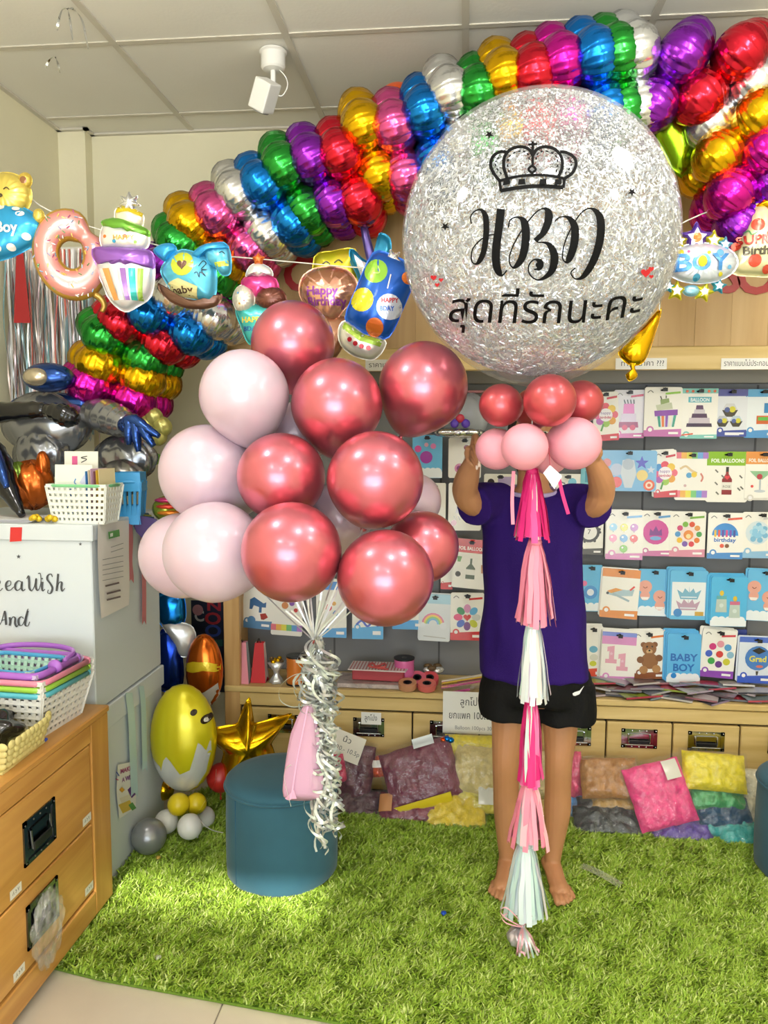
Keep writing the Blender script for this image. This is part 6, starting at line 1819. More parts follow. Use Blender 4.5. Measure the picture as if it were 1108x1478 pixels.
# clear bag tray high up behind the collar
t = thing('clear_bag', 'clear plastic bag with a purple and red bow above the packets', 'plastic bag', P(672, 628, 3.2))
mk('bag_film', MB().ell((0, 0, 0.08), (0.10, 0.05, 0.085), 24, 14, fn=lambda a, p: 1 + 0.08 * math.sin(5 * a + 3 * p) + 0.05 * math.sin(11 * a)), film_mat('grey film', '#c8ccd4', 0.4), t, True, world=False)
mk('foil_fold', MB().ell((-0.03, -0.03, 0.01), (0.09, 0.03, 0.02), 24, 10, fn=lambda a, p: 1 + 0.25 * math.sin(7 * a) * math.cos(p)), FM['silver'], t, True, world=False)
for i, c in enumerate(('#5a3ab0', '#c03048', '#5a3ab0')):
    mk('bow_loop', MB().ell((-0.045 + 0.022 * i, -0.055, 0.045 + 0.02 * (i % 2)), (0.018, 0.012, 0.018), 10, 7), mat('bow ' + c, c, 0.3), t, True, world=False)
t = thing('pink_strip', 'flat pink wrapped strip lying on top of the clear bag', 'packet', P(672, 566, 3.22))
mk('strip', MB().box(-0.075, 0.075, -0.03, 0.03, -0.004, 0.006), mat('dusty pink', '#b87a80', 0.5), t, world=False, bev=0.003)
# flat packets piled on the shelf at the right
cols = ['#8a8288', '#b8b4b4', '#9aa840', '#a89aa8', '#5a4a50', '#b0a0a4', '#3f3f46', '#a83a48', '#7a8a90', '#c0b8b0', '#96626a', '#8a7a98', '#6a6e78', '#b24a58', '#cac6c2', '#7f7d86']
k = 0
for i in range(26):
    u = 862 + (i % 9) * 29 + random.uniform(-10, 10)
    Y = 3.09 + 0.05 * (i // 9) + random.uniform(-0.015, 0.02)
    z = 0.003 + 0.009 * (i // 9) * 1.4 + 0.004 * (i % 3)
    b = on_shelf(u, Y) + Vector((0, 0, z))
    where = ['front', 'middle', 'back'][i // 9]
    M = Matrix.Translation(b) @ Matrix.Rotation(random.uniform(-0.7, 0.7), 4, 'Z') @ Matrix.Rotation(random.uniform(-0.06, 0.06), 4, 'X')
    nmc = ['grey', 'silver', 'lime', 'lilac grey', 'dark brown', 'pale mauve', 'charcoal', 'red', 'steel', 'cream', 'dusty rose', 'violet grey', 'slate', 'crimson', 'off white', 'ash'][i % 16]
    where2 = ['left end', 'left of centre', 'middle', 'right of centre', 'right end'][min(4, (i % 9) // 2)]
    t = thing('flat_packet', '%s flat packet, %s of the loose shelf pile, %s' % (nmc, where, where2), 'packet', group='loose flat packets on the shelf', M=M)
    c = cols[i % len(cols)]
    w_, d_ = random.uniform(0.10, 0.16), random.uniform(0.06, 0.075)
    mk('sheet', MB().grid(lambda a, b_: ((a - 0.5) * w_, (b_ - 0.5) * d_, 0.004 * math.sin(a * 5 + i)), 8, 3), mat('flat ' + c, c, 0.3, coat=0.3), t, True, world=False)
    mk('edge', MB().box(-w_ / 2, w_ / 2, -d_ / 2 - 0.001, -d_ / 2 + 0.002, -0.002, 0.0045), mat('flat edge ' + c, cols[(i + 5) % len(cols)], 0.35), t, world=False)

# ------------------------------------------------------------------ paper notes
def note(u0, v0, u1, v1, Y, specs, label, roll=0.0, col='#eceae6', tilt=0.0, cat='paper sign'):
    uc, vc = (u0 + u1) / 2, (v0 + v1) / 2
    k = S(1, uc, vc, Y)
    t = thing('paper_note', label, cat, group='paper price notes', M=face_cam(P(uc, vc, Y), 0, roll, tilt))
    w_, h = (u1 - u0) * k, (v1 - v0) * k
    mk('paper', MB().box(-w_ / 2, w_ / 2, -h / 2, h / 2, -0.0008, 0), mat('paper ' + col, col, 0.7), t, world=False)
    mk('lettering', print_mb([conv(q, (u1 - u0) / 2, (v1 - v0) / 2, k) for q in specs], z=0.0004, dz=0.0001), INK, t, world=False)
    return t
DK = '#2e2e34'
note(639, 998, 716, 1060, 3.035, [('t', 'ลูกโป่งไม่', 46, 20, 15, DK, 42), ('t', 'ยกแพค 100ใบ 3', 42, 40, 15, DK, 66), ('t', 'Balloon 100pcs 300', 46, 56, 8, '#8a8a90', 56)], 'large white notice about a hundred balloon pack on the drawers')
note(521, 1028, 550, 1046, 3.035, [('t', 'ลูกโป่ง', 14, 12, 11, DK, 18)], 'small white note stuck above the drawer handle right of the ribbons')
note(474, 1058, 524, 1096, 2.93, [('t', 'นิ้ว', 24, 14, 11, DK, 12), ('t', '20.- 10.5p', 30, 27, 9, '#6a6a70', 36)], 'tilted handwritten price card on the dark red balloon bags', -0.32, '#e2dcd2', -0.3)
note(527, 519, 582, 535, 3.036, [('t', 'ราคาแบบไม่', 28, 11, 10, DK, 46)], 'white shelf label on the upper rail left of the glitter balloon')
note(889, 517, 961, 533, 3.036, [('t', 'ทำ ... ราคา ???', 38, 11, 11, DK, 60)], 'white shelf label on the upper rail behind the gold tail')
note(1042, 517, 1124, 533, 3.036, [('t', 'ราคาแบบไม่ประกอบเป่า', 40, 11, 11, DK, 72)], 'white shelf label on the upper rail at the right edge')

# ------------------------------------------------------------------ bags of balloons on the floor
FILM = film_mat()
def bag(u0, v0, u1, v1, Y, col, label, roll=0.0, tilt=-0.45, T=0.03, extra=None, film=True, metal=0.0):
    uc, vc = (u0 + u1) / 2, (v0 + v1) / 2
    k = S(1, uc, vc, Y)
    w_, h = (u1 - u0) * k * 0.5, (v1 - v0) * k * 0.5 / max(0.5, math.cos(tilt))
    t = thing('balloon_bag', label, 'balloon bag', group='bags of loose balloons on the floor', M=face_cam(P(uc, vc, Y), 0, roll, tilt))
    sd = random.uniform(0, 50)
    def surf(sx, sy, tt, lump, sg):
        def fn(a, b):
            x, y = a * 2 - 1, b * 2 - 1
            e = max(0.0, (1 - abs(x) ** 3.2)) ** 0.5 * max(0.0, (1 - abs(y) ** 3.2)) ** 0.5
            q = Vector((x * sx * 34 + sd, y * sy * 34, sg * 3))
            nz = noise.noise(q) + 0.7 * abs(noise.noise(q * 2.3))
            wob = 1 + 0.04 * noise.noise(Vector((y * 3 + sd, x * 3, 0)))
            return (x * sx * wob, y * sy * wob, sg * (tt * e + lump * nz * min(1, e * 2)))
        return fn
    mb = MB().grid(surf(w_ * 0.95, h * 0.93, T, 0.012, 1), 34, 24)
    back = MB().grid(surf(w_ * 0.95, h * 0.93, T, 0.006, -1), 16, 12)
    mb.add(back.v, [f[::-1] for f in back.f])
    stuff_o = mk('loose_balloons', mb, mat('bagged ' + col, col, 0.38, metal, bump=(70, 0.5, 3), var=(45, 0.16)), t, True, world=False)
    if film:
        mb = MB().grid(surf(w_ * 1.04, h * 1.05, T * 1.12, 0.008, 1), 26, 18)
        mk('clear_film', mb, FILM, t, True, world=False)
    for (nm, x0, y0, x1, y1, c) in extra or []:
        mb = MB().grid(lambda a, b: (w_ * (x0 + (x1 - x0) * a), h * (y0 + (y1 - y0) * b), T * 1.15 * max(0.05, (1 - abs(x0 + (x1 - x0) * a) ** 3.2)) ** 0.5 * max(0.05, (1 - abs(y0 + (y1 - y0) * b) ** 3.2)) ** 0.5 + 0.012), 10, 6)
        mk(nm, mb, mat('bag label ' + c, c, 0.3, coat=0.4), t, True, world=False)
    return t
# right hand heap, from the floor up
bag(826, 1172, 928, 1202, 2.86, '#3f4347', 'silver black balloon bag at the bottom of the right heap', tilt=-0.9, metal=0.5)
bag(832, 1158, 926, 1186, 2.90, '#4a4d50', 'charcoal balloon bag just above the lowest one, under the gold bag', tilt=-0.9, metal=0.5)
bag(845, 1138, 922, 1166, 2.93, '#a8813a', 'mustard gold balloon bag squeezed under the brown bag', tilt=-0.9)
bag(836, 1098, 921, 1148, 2.93, '#b07a42', 'caramel brown balloon bag on top beside the right leg', 0.05, tilt=-0.6)
bag(812, 1084, 842, 1152, 2.97, '#e0507c', 'pink balloon bag mostly hidden behind the right leg', 0.1, tilt=-0.2)
bag(808, 1146, 846, 1178, 2.95, '#3f86c8', 'blue balloon bag low behind the right leg', 0.0, tilt=-0.6)
bag(936, 1186, 1030, 1214, 2.84, '#5a3f9c', 'purple balloon bag on the floor under the neon pink bag', tilt=-0.9)
bag(908, 1104, 996, 1190, 2.87, '#f0418a', 'neon pink balloon bag lying tilted in the middle of the right heap', 0.28, tilt=-0.45, extra=[('printed_label', 0.3, 0.35, 0.8, 0.9, '#d8d4c8')])
bag(1010, 1180, 1088, 1204, 2.86, '#2aa3a2', 'turquoise balloon bag near the bottom right', tilt=-0.9)
bag(1036, 1192, 1098, 1217, 2.83, '#35aba6', 'lowest turquoise balloon bag beside the right stool', tilt=-0.9)
bag(1004, 1154, 1084, 1190, 2.88, '#1d4a6c', 'navy blue balloon bag above the turquoise ones', tilt=-0.8)
bag(992, 1130, 1074, 1164, 2.91, '#3f9a58', 'green balloon bag under the yellow bag', tilt=-0.8, metal=0.2)
bag(984, 1090, 1076, 1138, 2.92, '#e8d418', 'bright yellow balloon bag at the top of the right heap', -0.05, tilt=-0.6)
bag(1070, 1112, 1130, 1150, 2.95, '#d8d0b4', 'upper cream balloon bag at the right edge', tilt=-0.5)
bag(1072, 1146, 1130, 1192, 2.90, '#d4ccb0', 'lower cream balloon bag at the right edge', tilt=-0.5)
# left hand heap
bag(470, 1146, 552, 1176, 2.90, '#4a2030', 'dark maroon balloon bag on the floor right of the blue stool', tilt=-0.8)
bag(476, 1074, 540, 1154, 2.94, '#5c2238', 'plum balloon bag standing right of the silver ribbons', -0.1, tilt=-0.3)
bag(476, 1086, 500, 1130, 2.92, '#cf2f62', 'crimson balloon bag peeking from behind the price card', 0.2, tilt=-0.2)
bag(536, 1090, 562, 1122, 2.97, '#d9562a', 'small orange balloon bag with white label against the drawers', 0.1, tilt=-0.2, extra=[('printed_label', -0.8, 0.1, 0.8, 0.7, '#ece6e0')])
bag(545, 1150, 640, 1182, 2.87, '#7a2540', 'wine red balloon bag lying flat with a copper corner', tilt=-0.8, extra=[('copper_corner', -0.95, -0.5, -0.55, 0.6, '#c88a5a')])
bag(610, 1150, 702, 1196, 2.86, '#dcc020', 'yellow wrapped balloon bag at the front of the left heap', 0.05, tilt=-0.8)
bag(552, 1076, 664, 1160, 2.91, '#6e1c3c', 'large wine red balloon bag with yellow edge in the left heap', 0.32, tilt=-0.4, extra=[('yellow_band', -0.95, -1.0, 0.6, -0.72, '#dcc428'), ('white_label', 0.0, 0.8, 0.55, 1.1, '#dfe6ea')])
bag(640, 1060, 720, 1096, 2.98, '#e0cc1c', 'yellow printed balloon bag under the big white notice', 0.0, tilt=-0.15)
bag(652, 1076, 724, 1146, 2.93, '#c9b678', 'straw beige balloon bag left of the person', -0.12, tilt=-0.4)
bag(650, 1134, 730, 1170, 2.90, '#d8c84a', 'yellow and white balloon bag under the beige one', tilt=-0.6, extra=[('white_label', 0.0, -0.5, 0.8, 0.6, '#cfcfc8')])
bag(735, 1085, 800, 1150, 2.96, '#c4b080', 'beige balloon bag seen between the legs', tilt=-0.4)
bag(735, 1146, 805, 1192, 2.93, '#c8a83a', 'ochre balloon bag low between the legs', tilt=-0.7)
t = thing('foil_rosette', 'shiny blue foil knot on top of the wine red bag', 'foil knot', P(645, 1068, 2.95))
for i in range(3):
    mk('loop', MB().ell((0.014 * (i - 1), 0, 0.004 * (i % 2)), (0.014, 0.012, 0.011), 10, 7), FM['blue'] if i else FM['orange'], t, True, world=False)
# crumbs on the grass
for (u, v, c, lb) in ((640, 1318, '#1f4fc0', 'tiny blue plastic scrap on the grass'), (862, 1262, '#a9b48c', 'clear tape strip lying on the grass right of the feet'), (228, 1238, '#b89a40', 'small gold foil scrap on the grass near the grey balloon'), (228, 1382, '#aab090', 'small clear scrap on the grass near the cabinet')):
    q = PZ(u, v, 0.03)
    if 'strip' in lb:
        o = mk('tape_strip', MB().grid(lambda a, b: (q.x - 0.055 + 0.11 * a + 0.02 * b, q.y + 0.035 - 0.10 * a + 0.03 * b, 0.03 + 0.004 * math.sin(a * 4)), 8, 3), film_mat('tape film', '#e8ecd8', 0.3), None, True)
    else:
        o = mk('scrap', MB().ell((q.x, q.y, 0.03), (0.009, 0.008, 0.006), 8, 5, fn=lambda a, p: 1 + 0.3 * math.sin(3 * a)), mat('scrap ' + c, c, 0.3), None, True)
    tag(o, lb, 'litter', 'scraps on the grass')

# ------------------------------------------------------------------ corner by the boxes: chick balloon, star, small balloons
def ellipsoid_foil(name, label, uc, vc, rx, ry, Y, m, specs, seam=True, dz=0.75):
    k = S(1, uc, vc, Y)
    t = thing(name, label, 'foil balloon', group='foil balloons in the corner', M=face_cam(P(uc, vc, Y)))
    def fn(t_, p):
        return 1 + 0.012 * math.sin(26 * p) * abs(math.cos(t_)) ** 6
    # long axis up (local y)
    mk('foil_body', MB().ell((0, 0, 0), (rx * k, rx * k * dz, ry * k), 48, 30, fn=fn, M=Matrix.Rotation(-PI / 2, 4, 'X')), m, t, True, world=False)
    if specs:
        def proj(x, y, z):
            q = 1 - (x / (rx * k)) ** 2 - (y / (ry * k)) ** 2
            return (x, y, rx * k * dz * math.sqrt(max(q, 0.0)) * 1.012 + 0.001 + z)
        mk('print', print_mb([conv(s_, uc, vc, k) for s_ in specs], z=0, dz=0.0005, proj=proj, maxe=6 * k), M_pfoil, t, world=False)
    return t
white_low = [(222, 1086), (240, 1098), (240, 1106), (247, 1086), (252, 1080), (258, 1086), (270, 1106), (284, 1100), (290, 1082), (296, 1060), (300, 1064), (305, 1074), (310, 1058), (310, 1076), (302, 1108), (288, 1130), (266, 1143), (244, 1136), (230, 1116)]
ellipsoid_foil('chick_foil_balloon', 'yellow chick in white shell egg shaped foil balloon beside the white boxes', 265, 1065, 48, 79, 2.70, mat('yellow egg foil', '#d8cc1c', 0.3, 0.35, coat=0.2), [
    ('p', white_low, '#dcdcd8'), ('c', 289, 1018, 4.2, '#2a1a10'), ('c', 304, 1030, 6, '#2a1a10'), ('c', 305, 1030, 3.6, '#f0ece4')])
ellipsoid_foil('egg_foil_balloon', 'orange and gold striped foil egg behind the chick balloon', 295, 968, 27, 54, 2.98, mat('orange foil', '#d0681e', 0.2, 0.8), [
    ('p', [(269, 956), (284, 950), (306, 950), (321, 956), (321, 966), (300, 962), (284, 966), (269, 966)], '#e0c020'), ('p', [(270, 990), (286, 1000), (300, 994), (318, 982), (318, 1000), (308, 1016), (295, 1021), (280, 1012)], '#dedcd8')])
foil_shape('star_foil_balloon', 'large shiny gold star foil balloon leaning behind the blue stool', 356, 1072, 2.82, [
    ('star', [(356, 1012), (362, 1010), (366, 1040), (372, 1044), (416, 1034), (414, 1042), (392, 1072), (392, 1082), (402, 1118), (394, 1122), (362, 1104), (352, 1106), (318, 1128), (314, 1120), (324, 1086), (320, 1078), (302, 1056), (306, 1048), (340, 1044), (346, 1038)], 34, FM['gold'], 0, [], dict(c=(356, 1074), pw=0.72, sub=2, ripple=0.05))], 0.3)
G5 = 'small latex balloons at the foot of the chick'
Yl, Wl, Gl = mat('yellow latex', '#dcc21a', 0.35), mat('white latex', '#e2e0da', 0.35), mat('silver grey latex', '#8f9194', 0.3, 0.5)
for u, v, r, Y, m, lb in ((258, 1161, 16, 2.62, Yl, 'small yellow balloon left under the chick'), (283, 1160, 15, 2.66, Yl, 'small yellow balloon right under the chick'), (236, 1140, 15, 2.80, FM['gold'], 'small gold foil ball behind the yellow balloons'),
                          (240, 1186, 17, 2.62, Wl, 'small white balloon next to the grey one'), (274, 1193, 18, 2.55, Wl, 'small white balloon at the front under the chick'), (294, 1180, 16, 2.72, Wl, 'small white balloon half hidden at the right'), (215, 1207, 25, 2.50, Gl, 'silver grey balloon lying on the grass by the box')):
    latex(lb, P(u, v, Y), S(r, u, v, Y), (random.uniform(-.4, .4), -0.5, 0.7), m, G5, 0.08, 28)
M_rb = M_silver
t = thing('loose_ribbon', 'silver ribbon trailing from the chick balloon to the stool', 'ribbon', P(300, 1190, 2.55))
px_ribbon([(312, 1110, 0), (310, 1130, 0), (300, 1150, 0), (286, 1174, 0), (292, 1188, 0), (306, 1198, 0), (322, 1202, 0)], 2.55, 0.004, M_silver, t)
# blue and white foil shapes, dark poster on the wall
foil_shape('blue_foil_balloon', 'crinkled royal blue foil balloon standing between boxes and wall', 250, 920, 3.0, [
    ('upper', [(232, 856), (262, 856), (268, 884), (262, 902), (240, 906), (230, 890)], 12, FM['blue'], 0, []),
    ('lower', [(234, 910), (256, 914), (262, 950), (262, 986), (248, 1000), (228, 990), (228, 940)], 14, mat('foil royal', '#1c3fb0', 0.22, 0.85), 0, []),
    ('white_wing', [(236, 898), (262, 898), (278, 906), (282, 930), (270, 946), (258, 944), (248, 922)], 8, fm('#d6d6d8'), 6, [])], 0.3)
note(276, 866, 326, 1000, 3.522, [('p', [(0, 0), (50, 0), (50, 134), (0, 134)], '#1d2440'), ('t', '*O', 32, 34, 24, '#b83040', 24), ('t', '*O', 32, 52, 24, '#3a55b0', 24), ('t', '*N', 34, 14, 20, '#b83040', 20), ('t', '*C', 12, 30, 22, '#c9cbd2', 14), ('c', 10, 14, 8, '#c08a98'), ('p', [(4, 60), (46, 56), (46, 66), (4, 70)], '#2f6a6a')], 'dark blue poster with round red and blue letters on the back wall', 0.0, '#1d2440', cat='poster')
latex('small red balloon glimpsed behind the blue stool', P(318, 1122, 2.78), S(20, 318, 1122, 2.78), (0, 0, 1), mat('red latex', '#b02620', 0.35), 'single balloons', 0.08)
# ------------------------------------------------------------------ white gift boxes on the left
M_box = mat('white carton', '#d3dbe0', 0.6)
BX0, BX1, BY0, BY1 = -1.72, -1.115, 2.262, 2.80
def giftbox(z0, h, lidh, label):
    t = thing('gift_carton', label, 'box', ((BX0 + BX1) / 2, (BY0 + BY1) / 2, z0), 'large white gift cartons')
    mk('carton', MB().box(BX0 + 0.008, BX1 - 0.008, BY0 + 0.008, BY1 - 0.008, z0, z0 + h - 0.004), M_box, t, bev=0.003)
    mk('lid', MB().box(BX0, BX1, BY0, BY1, z0 + h - lidh, z0 + h), M_box, t, bev=0.003)
    return t
low = giftbox(0.002, 0.592, 0.075, 'lower white gift carton with pale blue ribbons and a make a wish sticker')
upb = giftbox(0.598, 0.582, 0.05, 'upper white gift carton printed with script wishes and red ribbons')
def bx(u, v):     # pixel on the front face of the cartons
    return P(u, v, BY0 + 0.0065)
def zb(x, y):
    return (x / 4.346, 720 + y / 4.346)
SG = '#4a4d52'
script = [  # zoom coordinates of the crop of the box
    [(-30, 470), (-34, 520), (-30, 575)], [(-30, 540), (-6, 512), (-2, 530), (-26, 545), (0, 575), (18, 560)],
    [(40, 552), (66, 540), (68, 518), (50, 516), (38, 540), (46, 570), (66, 572), (88, 552)],
    [(138, 522), (116, 514), (98, 534), (98, 562), (112, 574), (132, 556), (140, 520), (136, 558), (146, 576), (160, 566)],
    [(168, 500), (180, 484), (184, 520), (186, 560), (200, 576), (216, 550), (228, 500), (226, 550), (236, 574), (248, 560), (258, 520), (254, 470), (240, 468)],
    [(268, 520), (264, 552), (270, 576), (284, 566)],
    [(330, 490), (322, 472), (302, 480), (298, 505), (316, 530), (330, 560), (318, 592), (300, 588), (304, 570)],
    [(366, 470), (362, 520), (356, 578)], [(358, 560), (372, 526), (388, 524), (386, 556), (392, 578), (408, 560)],
    # And
    [(0, 790), (14, 760), (30, 705), (36, 740), (40, 790)], [(10, 762), (40, 756)],
    [(62, 742), (66, 770), (62, 795)], [(64, 776), (80, 742), (96, 748), (96, 780), (106, 802), (118, 786)],
    [(150, 750), (134, 740), (118, 756), (120, 786), (136, 794), (152, 770), (172, 700), (180, 690)], [(176, 700), (164, 750), (160, 790), (176, 796), (188, 770)]]
mb, mb2 = MB(), MB()
for i, st in enumerate(script):
    v, f = calli(st, 14, 5.5)
    (mb if i < 9 else mb2).add([bx(*zb(a, b)) - Vector((0, 0.0014, 0)) for a, b in v], f, SG)
mk('script_print', mb2, INK, upb)
v, f, c = shape2d(('c', 266, 500, 5, SG))
mb.add([bx(*zb(a, b)) - Vector((0, 0.0014, 0)) for a, b in v], f, c)
mk('script_print', mb, INK, upb)
mb = MB()
for (x, y, r) in ((118, 362, 15), (505, 284, 12)):
    v, f, c = shape2d(('s', x, y, r, SG))
    mb.add([bx(*zb(a, 2 * y - b)) - Vector((0, 0.0014, 0)) for a, b in v], f, c)
mk('star_print', mb, INK, upb)
mk('red_tape', MB().add([P(a, b, BY0 - 0.001) for a, b in ((15, 761), (32, 761), (31, 781), (14, 782))], [(0, 1, 2, 3)]), mat('red tape', '#cf2f30', 0.4), upb)
XS = BX1 + 0.0015
def sx(u, v, lift=0.0):     # pixel on the right side of the cartons
    d = ray(u, v)
    return CAM + d * ((XS + lift) / d.x)
def side_poly(name, pts, m, par, lift=0.0, sub=None):
    q = [tuple(sx(u, v, lift)) for u, v in pts]
    return mk(name, MB().add(q, [tuple(range(len(q)))]), m, par)
M_redr = mat('red satin', '#b5222c', 0.35, sheen=0.4)
def ribbon_px(name, pts, wpx, m, par, fork=True):
    """satin ribbon hanging on the side of the carton, waving a little off the face"""
    n = len(pts)
    v = []
    for i, (u, vv) in enumerate(spline(pts, 4)):
        lf = 0.003 + 0.0006 * math.sin(i * 0.7)
        v += [tuple(sx(u - wpx / 2, vv, lf)), tuple(sx(u + wpx / 2, vv, lf))]
    f = [(2 * i, 2 * i + 1, 2 * i + 3, 2 * i + 2) for i in range(len(v) // 2 - 1)]
    if fork:
        k = len(v)
        u, vv = pts[-1]
        v += [tuple(sx(u - wpx / 2, vv + 10, 0.004)), tuple(sx(u + wpx / 2, vv + 10, 0.004)), tuple(sx(u, vv + 4, 0.004))]
        f += [(k - 2, k + 2, k), (k - 2, k - 1, k + 2), (k - 1, k + 1, k + 2)]
    return mk(name, MB().add(v, f), m, par, True)
ribbon_px('red_ribbon', [(187, 756), (188, 780), (187, 810), (189, 832)], 8, M_redr, upb)
ribbon_px('red_ribbon', [(206, 772), (207, 810), (208, 850), (208, 892)], 6, M_redr, upb)
M_blr = mat('pale blue satin', '#a9cdd2', 0.35, sheen=0.4)
ribbon_px('blue_ribbon', [(186, 1000), (190, 1040), (192, 1090), (194, 1140)], 10, M_blr, low)
ribbon_px('blue_ribbon', [(204, 990), (207, 1020), (208, 1060), (209, 1104)], 7, M_blr, low)
# sticker
stk = thing('wish_sticker', 'colourful make a wish sticker on the lower white carton', 'sticker', sx(180, 1140))
def sdec(specs, par, lift):
    mb = MB()
    for i, sp in enumerate(specs):
        v, f, c = shape2d(sp)
        mb.add([sx(a, b, lift + 0.0002 * i) for a, b in v], f, c)
    return mb
mk('sticker_sheet', sdec([('p', [(170, 1104), (196, 1098), (196, 1166), (172, 1182), (168, 1140)], '#e8e6e2')], None, 0.0008), INK, stk)
lets = []
def side_text(s, u, v, size, col, wid):
    vv, ff = text2d(s)
    x0, x1 = min(q[0] for q in vv), max(q[0] for q in vv)
    return [(u + (a - (x0 + x1) / 2) * wid / (x1 - x0), v - b * size - (a - (x0 + x1) / 2) * wid / (x1 - x0) * 0.35) for a, b in vv], ff, col
mb = sdec([('l', [(174, 1168), (190, 1160)], 14, '#d8b84a', dict(n=1)), ('l', [(174, 1156), (188, 1150)], 8, '#e0d8c8', dict(n=1)), ('p', [(184, 1140), (194, 1130), (196, 1146), (190, 1152)], '#6a3a90'), ('l', [(188, 1166), (194, 1162)], 10, '#5a9a50', dict(n=1)), ('l', [(168, 1114), (172, 1120)], 1.5, '#3a5ab0', dict(n=1)), ('l', [(167, 1124), (171, 1126)], 1.5, '#c04a7a', dict(n=1)), ('l', [(174, 1142), (178, 1138)], 6, '#d8a030', dict(n=1))], None, 0.0014)
for tx in (side_text('*MAKE', 182, 1114, 9, '#b0407a', 16), side_text('*A WISH', 185, 1126, 9, '#8a3a90', 18)):
    mb.add([sx(a, b, 0.003) for a, b in tx[0]], tx[1], tx[2])
mk('sticker_print', mb, INK, stk)
# hanging paper notice on the carton's side (no code square)
nt_ = thing('hanging_notice', 'long white paper notice with small print hanging on the upper white carton', 'notice', sx(165, 890))
rows = spline([(141, 186, 754, 751), (141, 186, 800, 796), (143, 187, 850, 845), (146, 186, 893, 873)], 4)
v = []
for i, (ua, ub, va, vb) in enumerate(rows):
    v += [tuple(sx(ua, va, 0.004 + 0.010 * math.sin(i * 0.22))), tuple(sx(ub, vb, 0.004))]
mk('paper', MB().add(v, [(2 * i, 2 * i + 1, 2 * i + 3, 2 * i + 2) for i in range(len(rows) - 1)]), mat('notice paper', '#ebe7e4', 0.7), nt_, True)
sp = [('p', [(156, 768), (172, 764), (173, 774), (157, 778)], '#5a9a4a'), ('p', [(159, 770), (163, 769), (163, 774), (159, 775)], '#e8efe4')]
for i, y in enumerate((790, 797, 808, 816, 823, 830, 838)):
    sp.append(('l', [(148 + (12 if i < 2 else 0), y), (178, y - 6)], 0.9, '#8a8a8c', dict(n=1)))
for y, uu in ((846, 162), (857, 164), (866, 164)):
    sp.append(('l', [(uu - 10, y), (uu + 10, y - 5)], 2.6, '#6a5a5c', dict(n=1)))
mb = MB()
for i, s_ in enumerate(sp):
    vv, f, c = shape2d(s_)
    mb.add([sx(a, b, 0.0175 + 0.0001 * i) for a, b in vv], f, c)
mk('notice_print', mb, INK, nt_)

# ------------------------------------------------------------------ plastic baskets
def basket(name, label, M, w0, d0, w1, d1, h, wall, rim, group, nx=12, ny=8, nz=6, rimr=0.006, parts=()):
    """lattice basket; bottom w0 x d0, top w1 x d1"""
    t = thing(name, label, 'basket', group=group, M=M)
    mb = MB()
    def pt(sx_, sy_, f):
        return Vector((sx_ * (w0 + (w1 - w0) * f) / 2, sy_ * (d0 + (d1 - d0) * f) / 2, 0.003 + f * (h - 0.003)))
    def bar(a, b, wd, th, out):
        t_ = (b - a).normalized()
        s_ = t_.cross(out).normalized() * wd / 2
        o_ = out.normalized() * th / 2
        mb.add([a - s_ - o_, a + s_ - o_, a + s_ + o_, a - s_ + o_, b - s_ - o_, b + s_ - o_, b + s_ + o_, b - s_ + o_], [(0, 1, 2, 3), (7, 6, 5, 4), (0, 4, 5, 1), (1, 5, 6, 2), (2, 6, 7, 3), (3, 7, 4, 0)])
    for k in range(nx + 1):
        s_ = -1 + 2 * k / nx
        for sy_ in (-1, 1):
            bar(pt(s_, sy_, 0), pt(s_, sy_, 1), w0 / nx * 0.58, 0.0025, Vector((0, sy_, 0.1)))
    for k in range(ny + 1):
        s_ = -1 + 2 * k / ny
        for sx_ in (-1, 1):
            bar(pt(sx_, s_, 0), pt(sx_, s_, 1), d0 / ny * 0.58, 0.0025, Vector((sx_, 0, 0.1)))
    for k in range(nz + 1):
        f = k / nz
        for sy_ in (-1, 1):
            bar(pt(-1, sy_, f), pt(1, sy_, f), h / nz * 0.55, 0.0024, Vector((0, sy_, 0.1)))
        for sx_ in (-1, 1):
            bar(pt(sx_, -1, f), pt(sx_, 1, f), h / nz * 0.55, 0.0024, Vector((sx_, 0, 0.1)))
    mb.box(-w0 / 2, w0 / 2, -d0 / 2, d0 / 2, 0.0, 0.003)
    mk('lattice', mb, wall, t, world=False)
    c = []
    r = 0.03
    for cx, cy, a0 in ((1, 1, 0), (-1, 1, PI / 2), (-1, -1, PI), (1, -1, 1.5 * PI)):
        for k in range(5):
            a = a0 + k * PI / 8
            c.append((cx * (w1 / 2 - r) + r * math.cos(a), cy * (d1 / 2 - r) + r * math.sin(a), h))
    c.append(c[0])
    mk('rim', MB().tube(c, rimr, 8, flat=1.3), rim, t, True, world=False)
    return t
M_wp = mat('white basket plastic', '#e4e2de', 0.4)
rims = [('#5cb8cc', 'blue rimmed white plastic basket, lowest of the nested stack'), ('#9ccf4a', 'green rimmed white plastic basket, middle of the nested stack'), ('#e58aa4', 'pink rimmed white plastic basket, top of the nested stack')]
bpos = Vector((-1.255, 2.06, CH + 0.001))
for i, (c, lb) in enumerate(rims):
    M = Matrix.Translation(bpos + Vector((0, 0, 0.017 * i))) @ Matrix.Rotation(math.radians(-4), 4, 'Z')
    basket('plastic_basket', lb, M, 0.27 - 0.004 * i, 0.20 - 0.004 * i, 0.33, 0.25, 0.125, M_wp, mat('rim ' + c, c, 0.35), 'nested plastic baskets on the cabinet', 14, 10, 6, 0.0065)
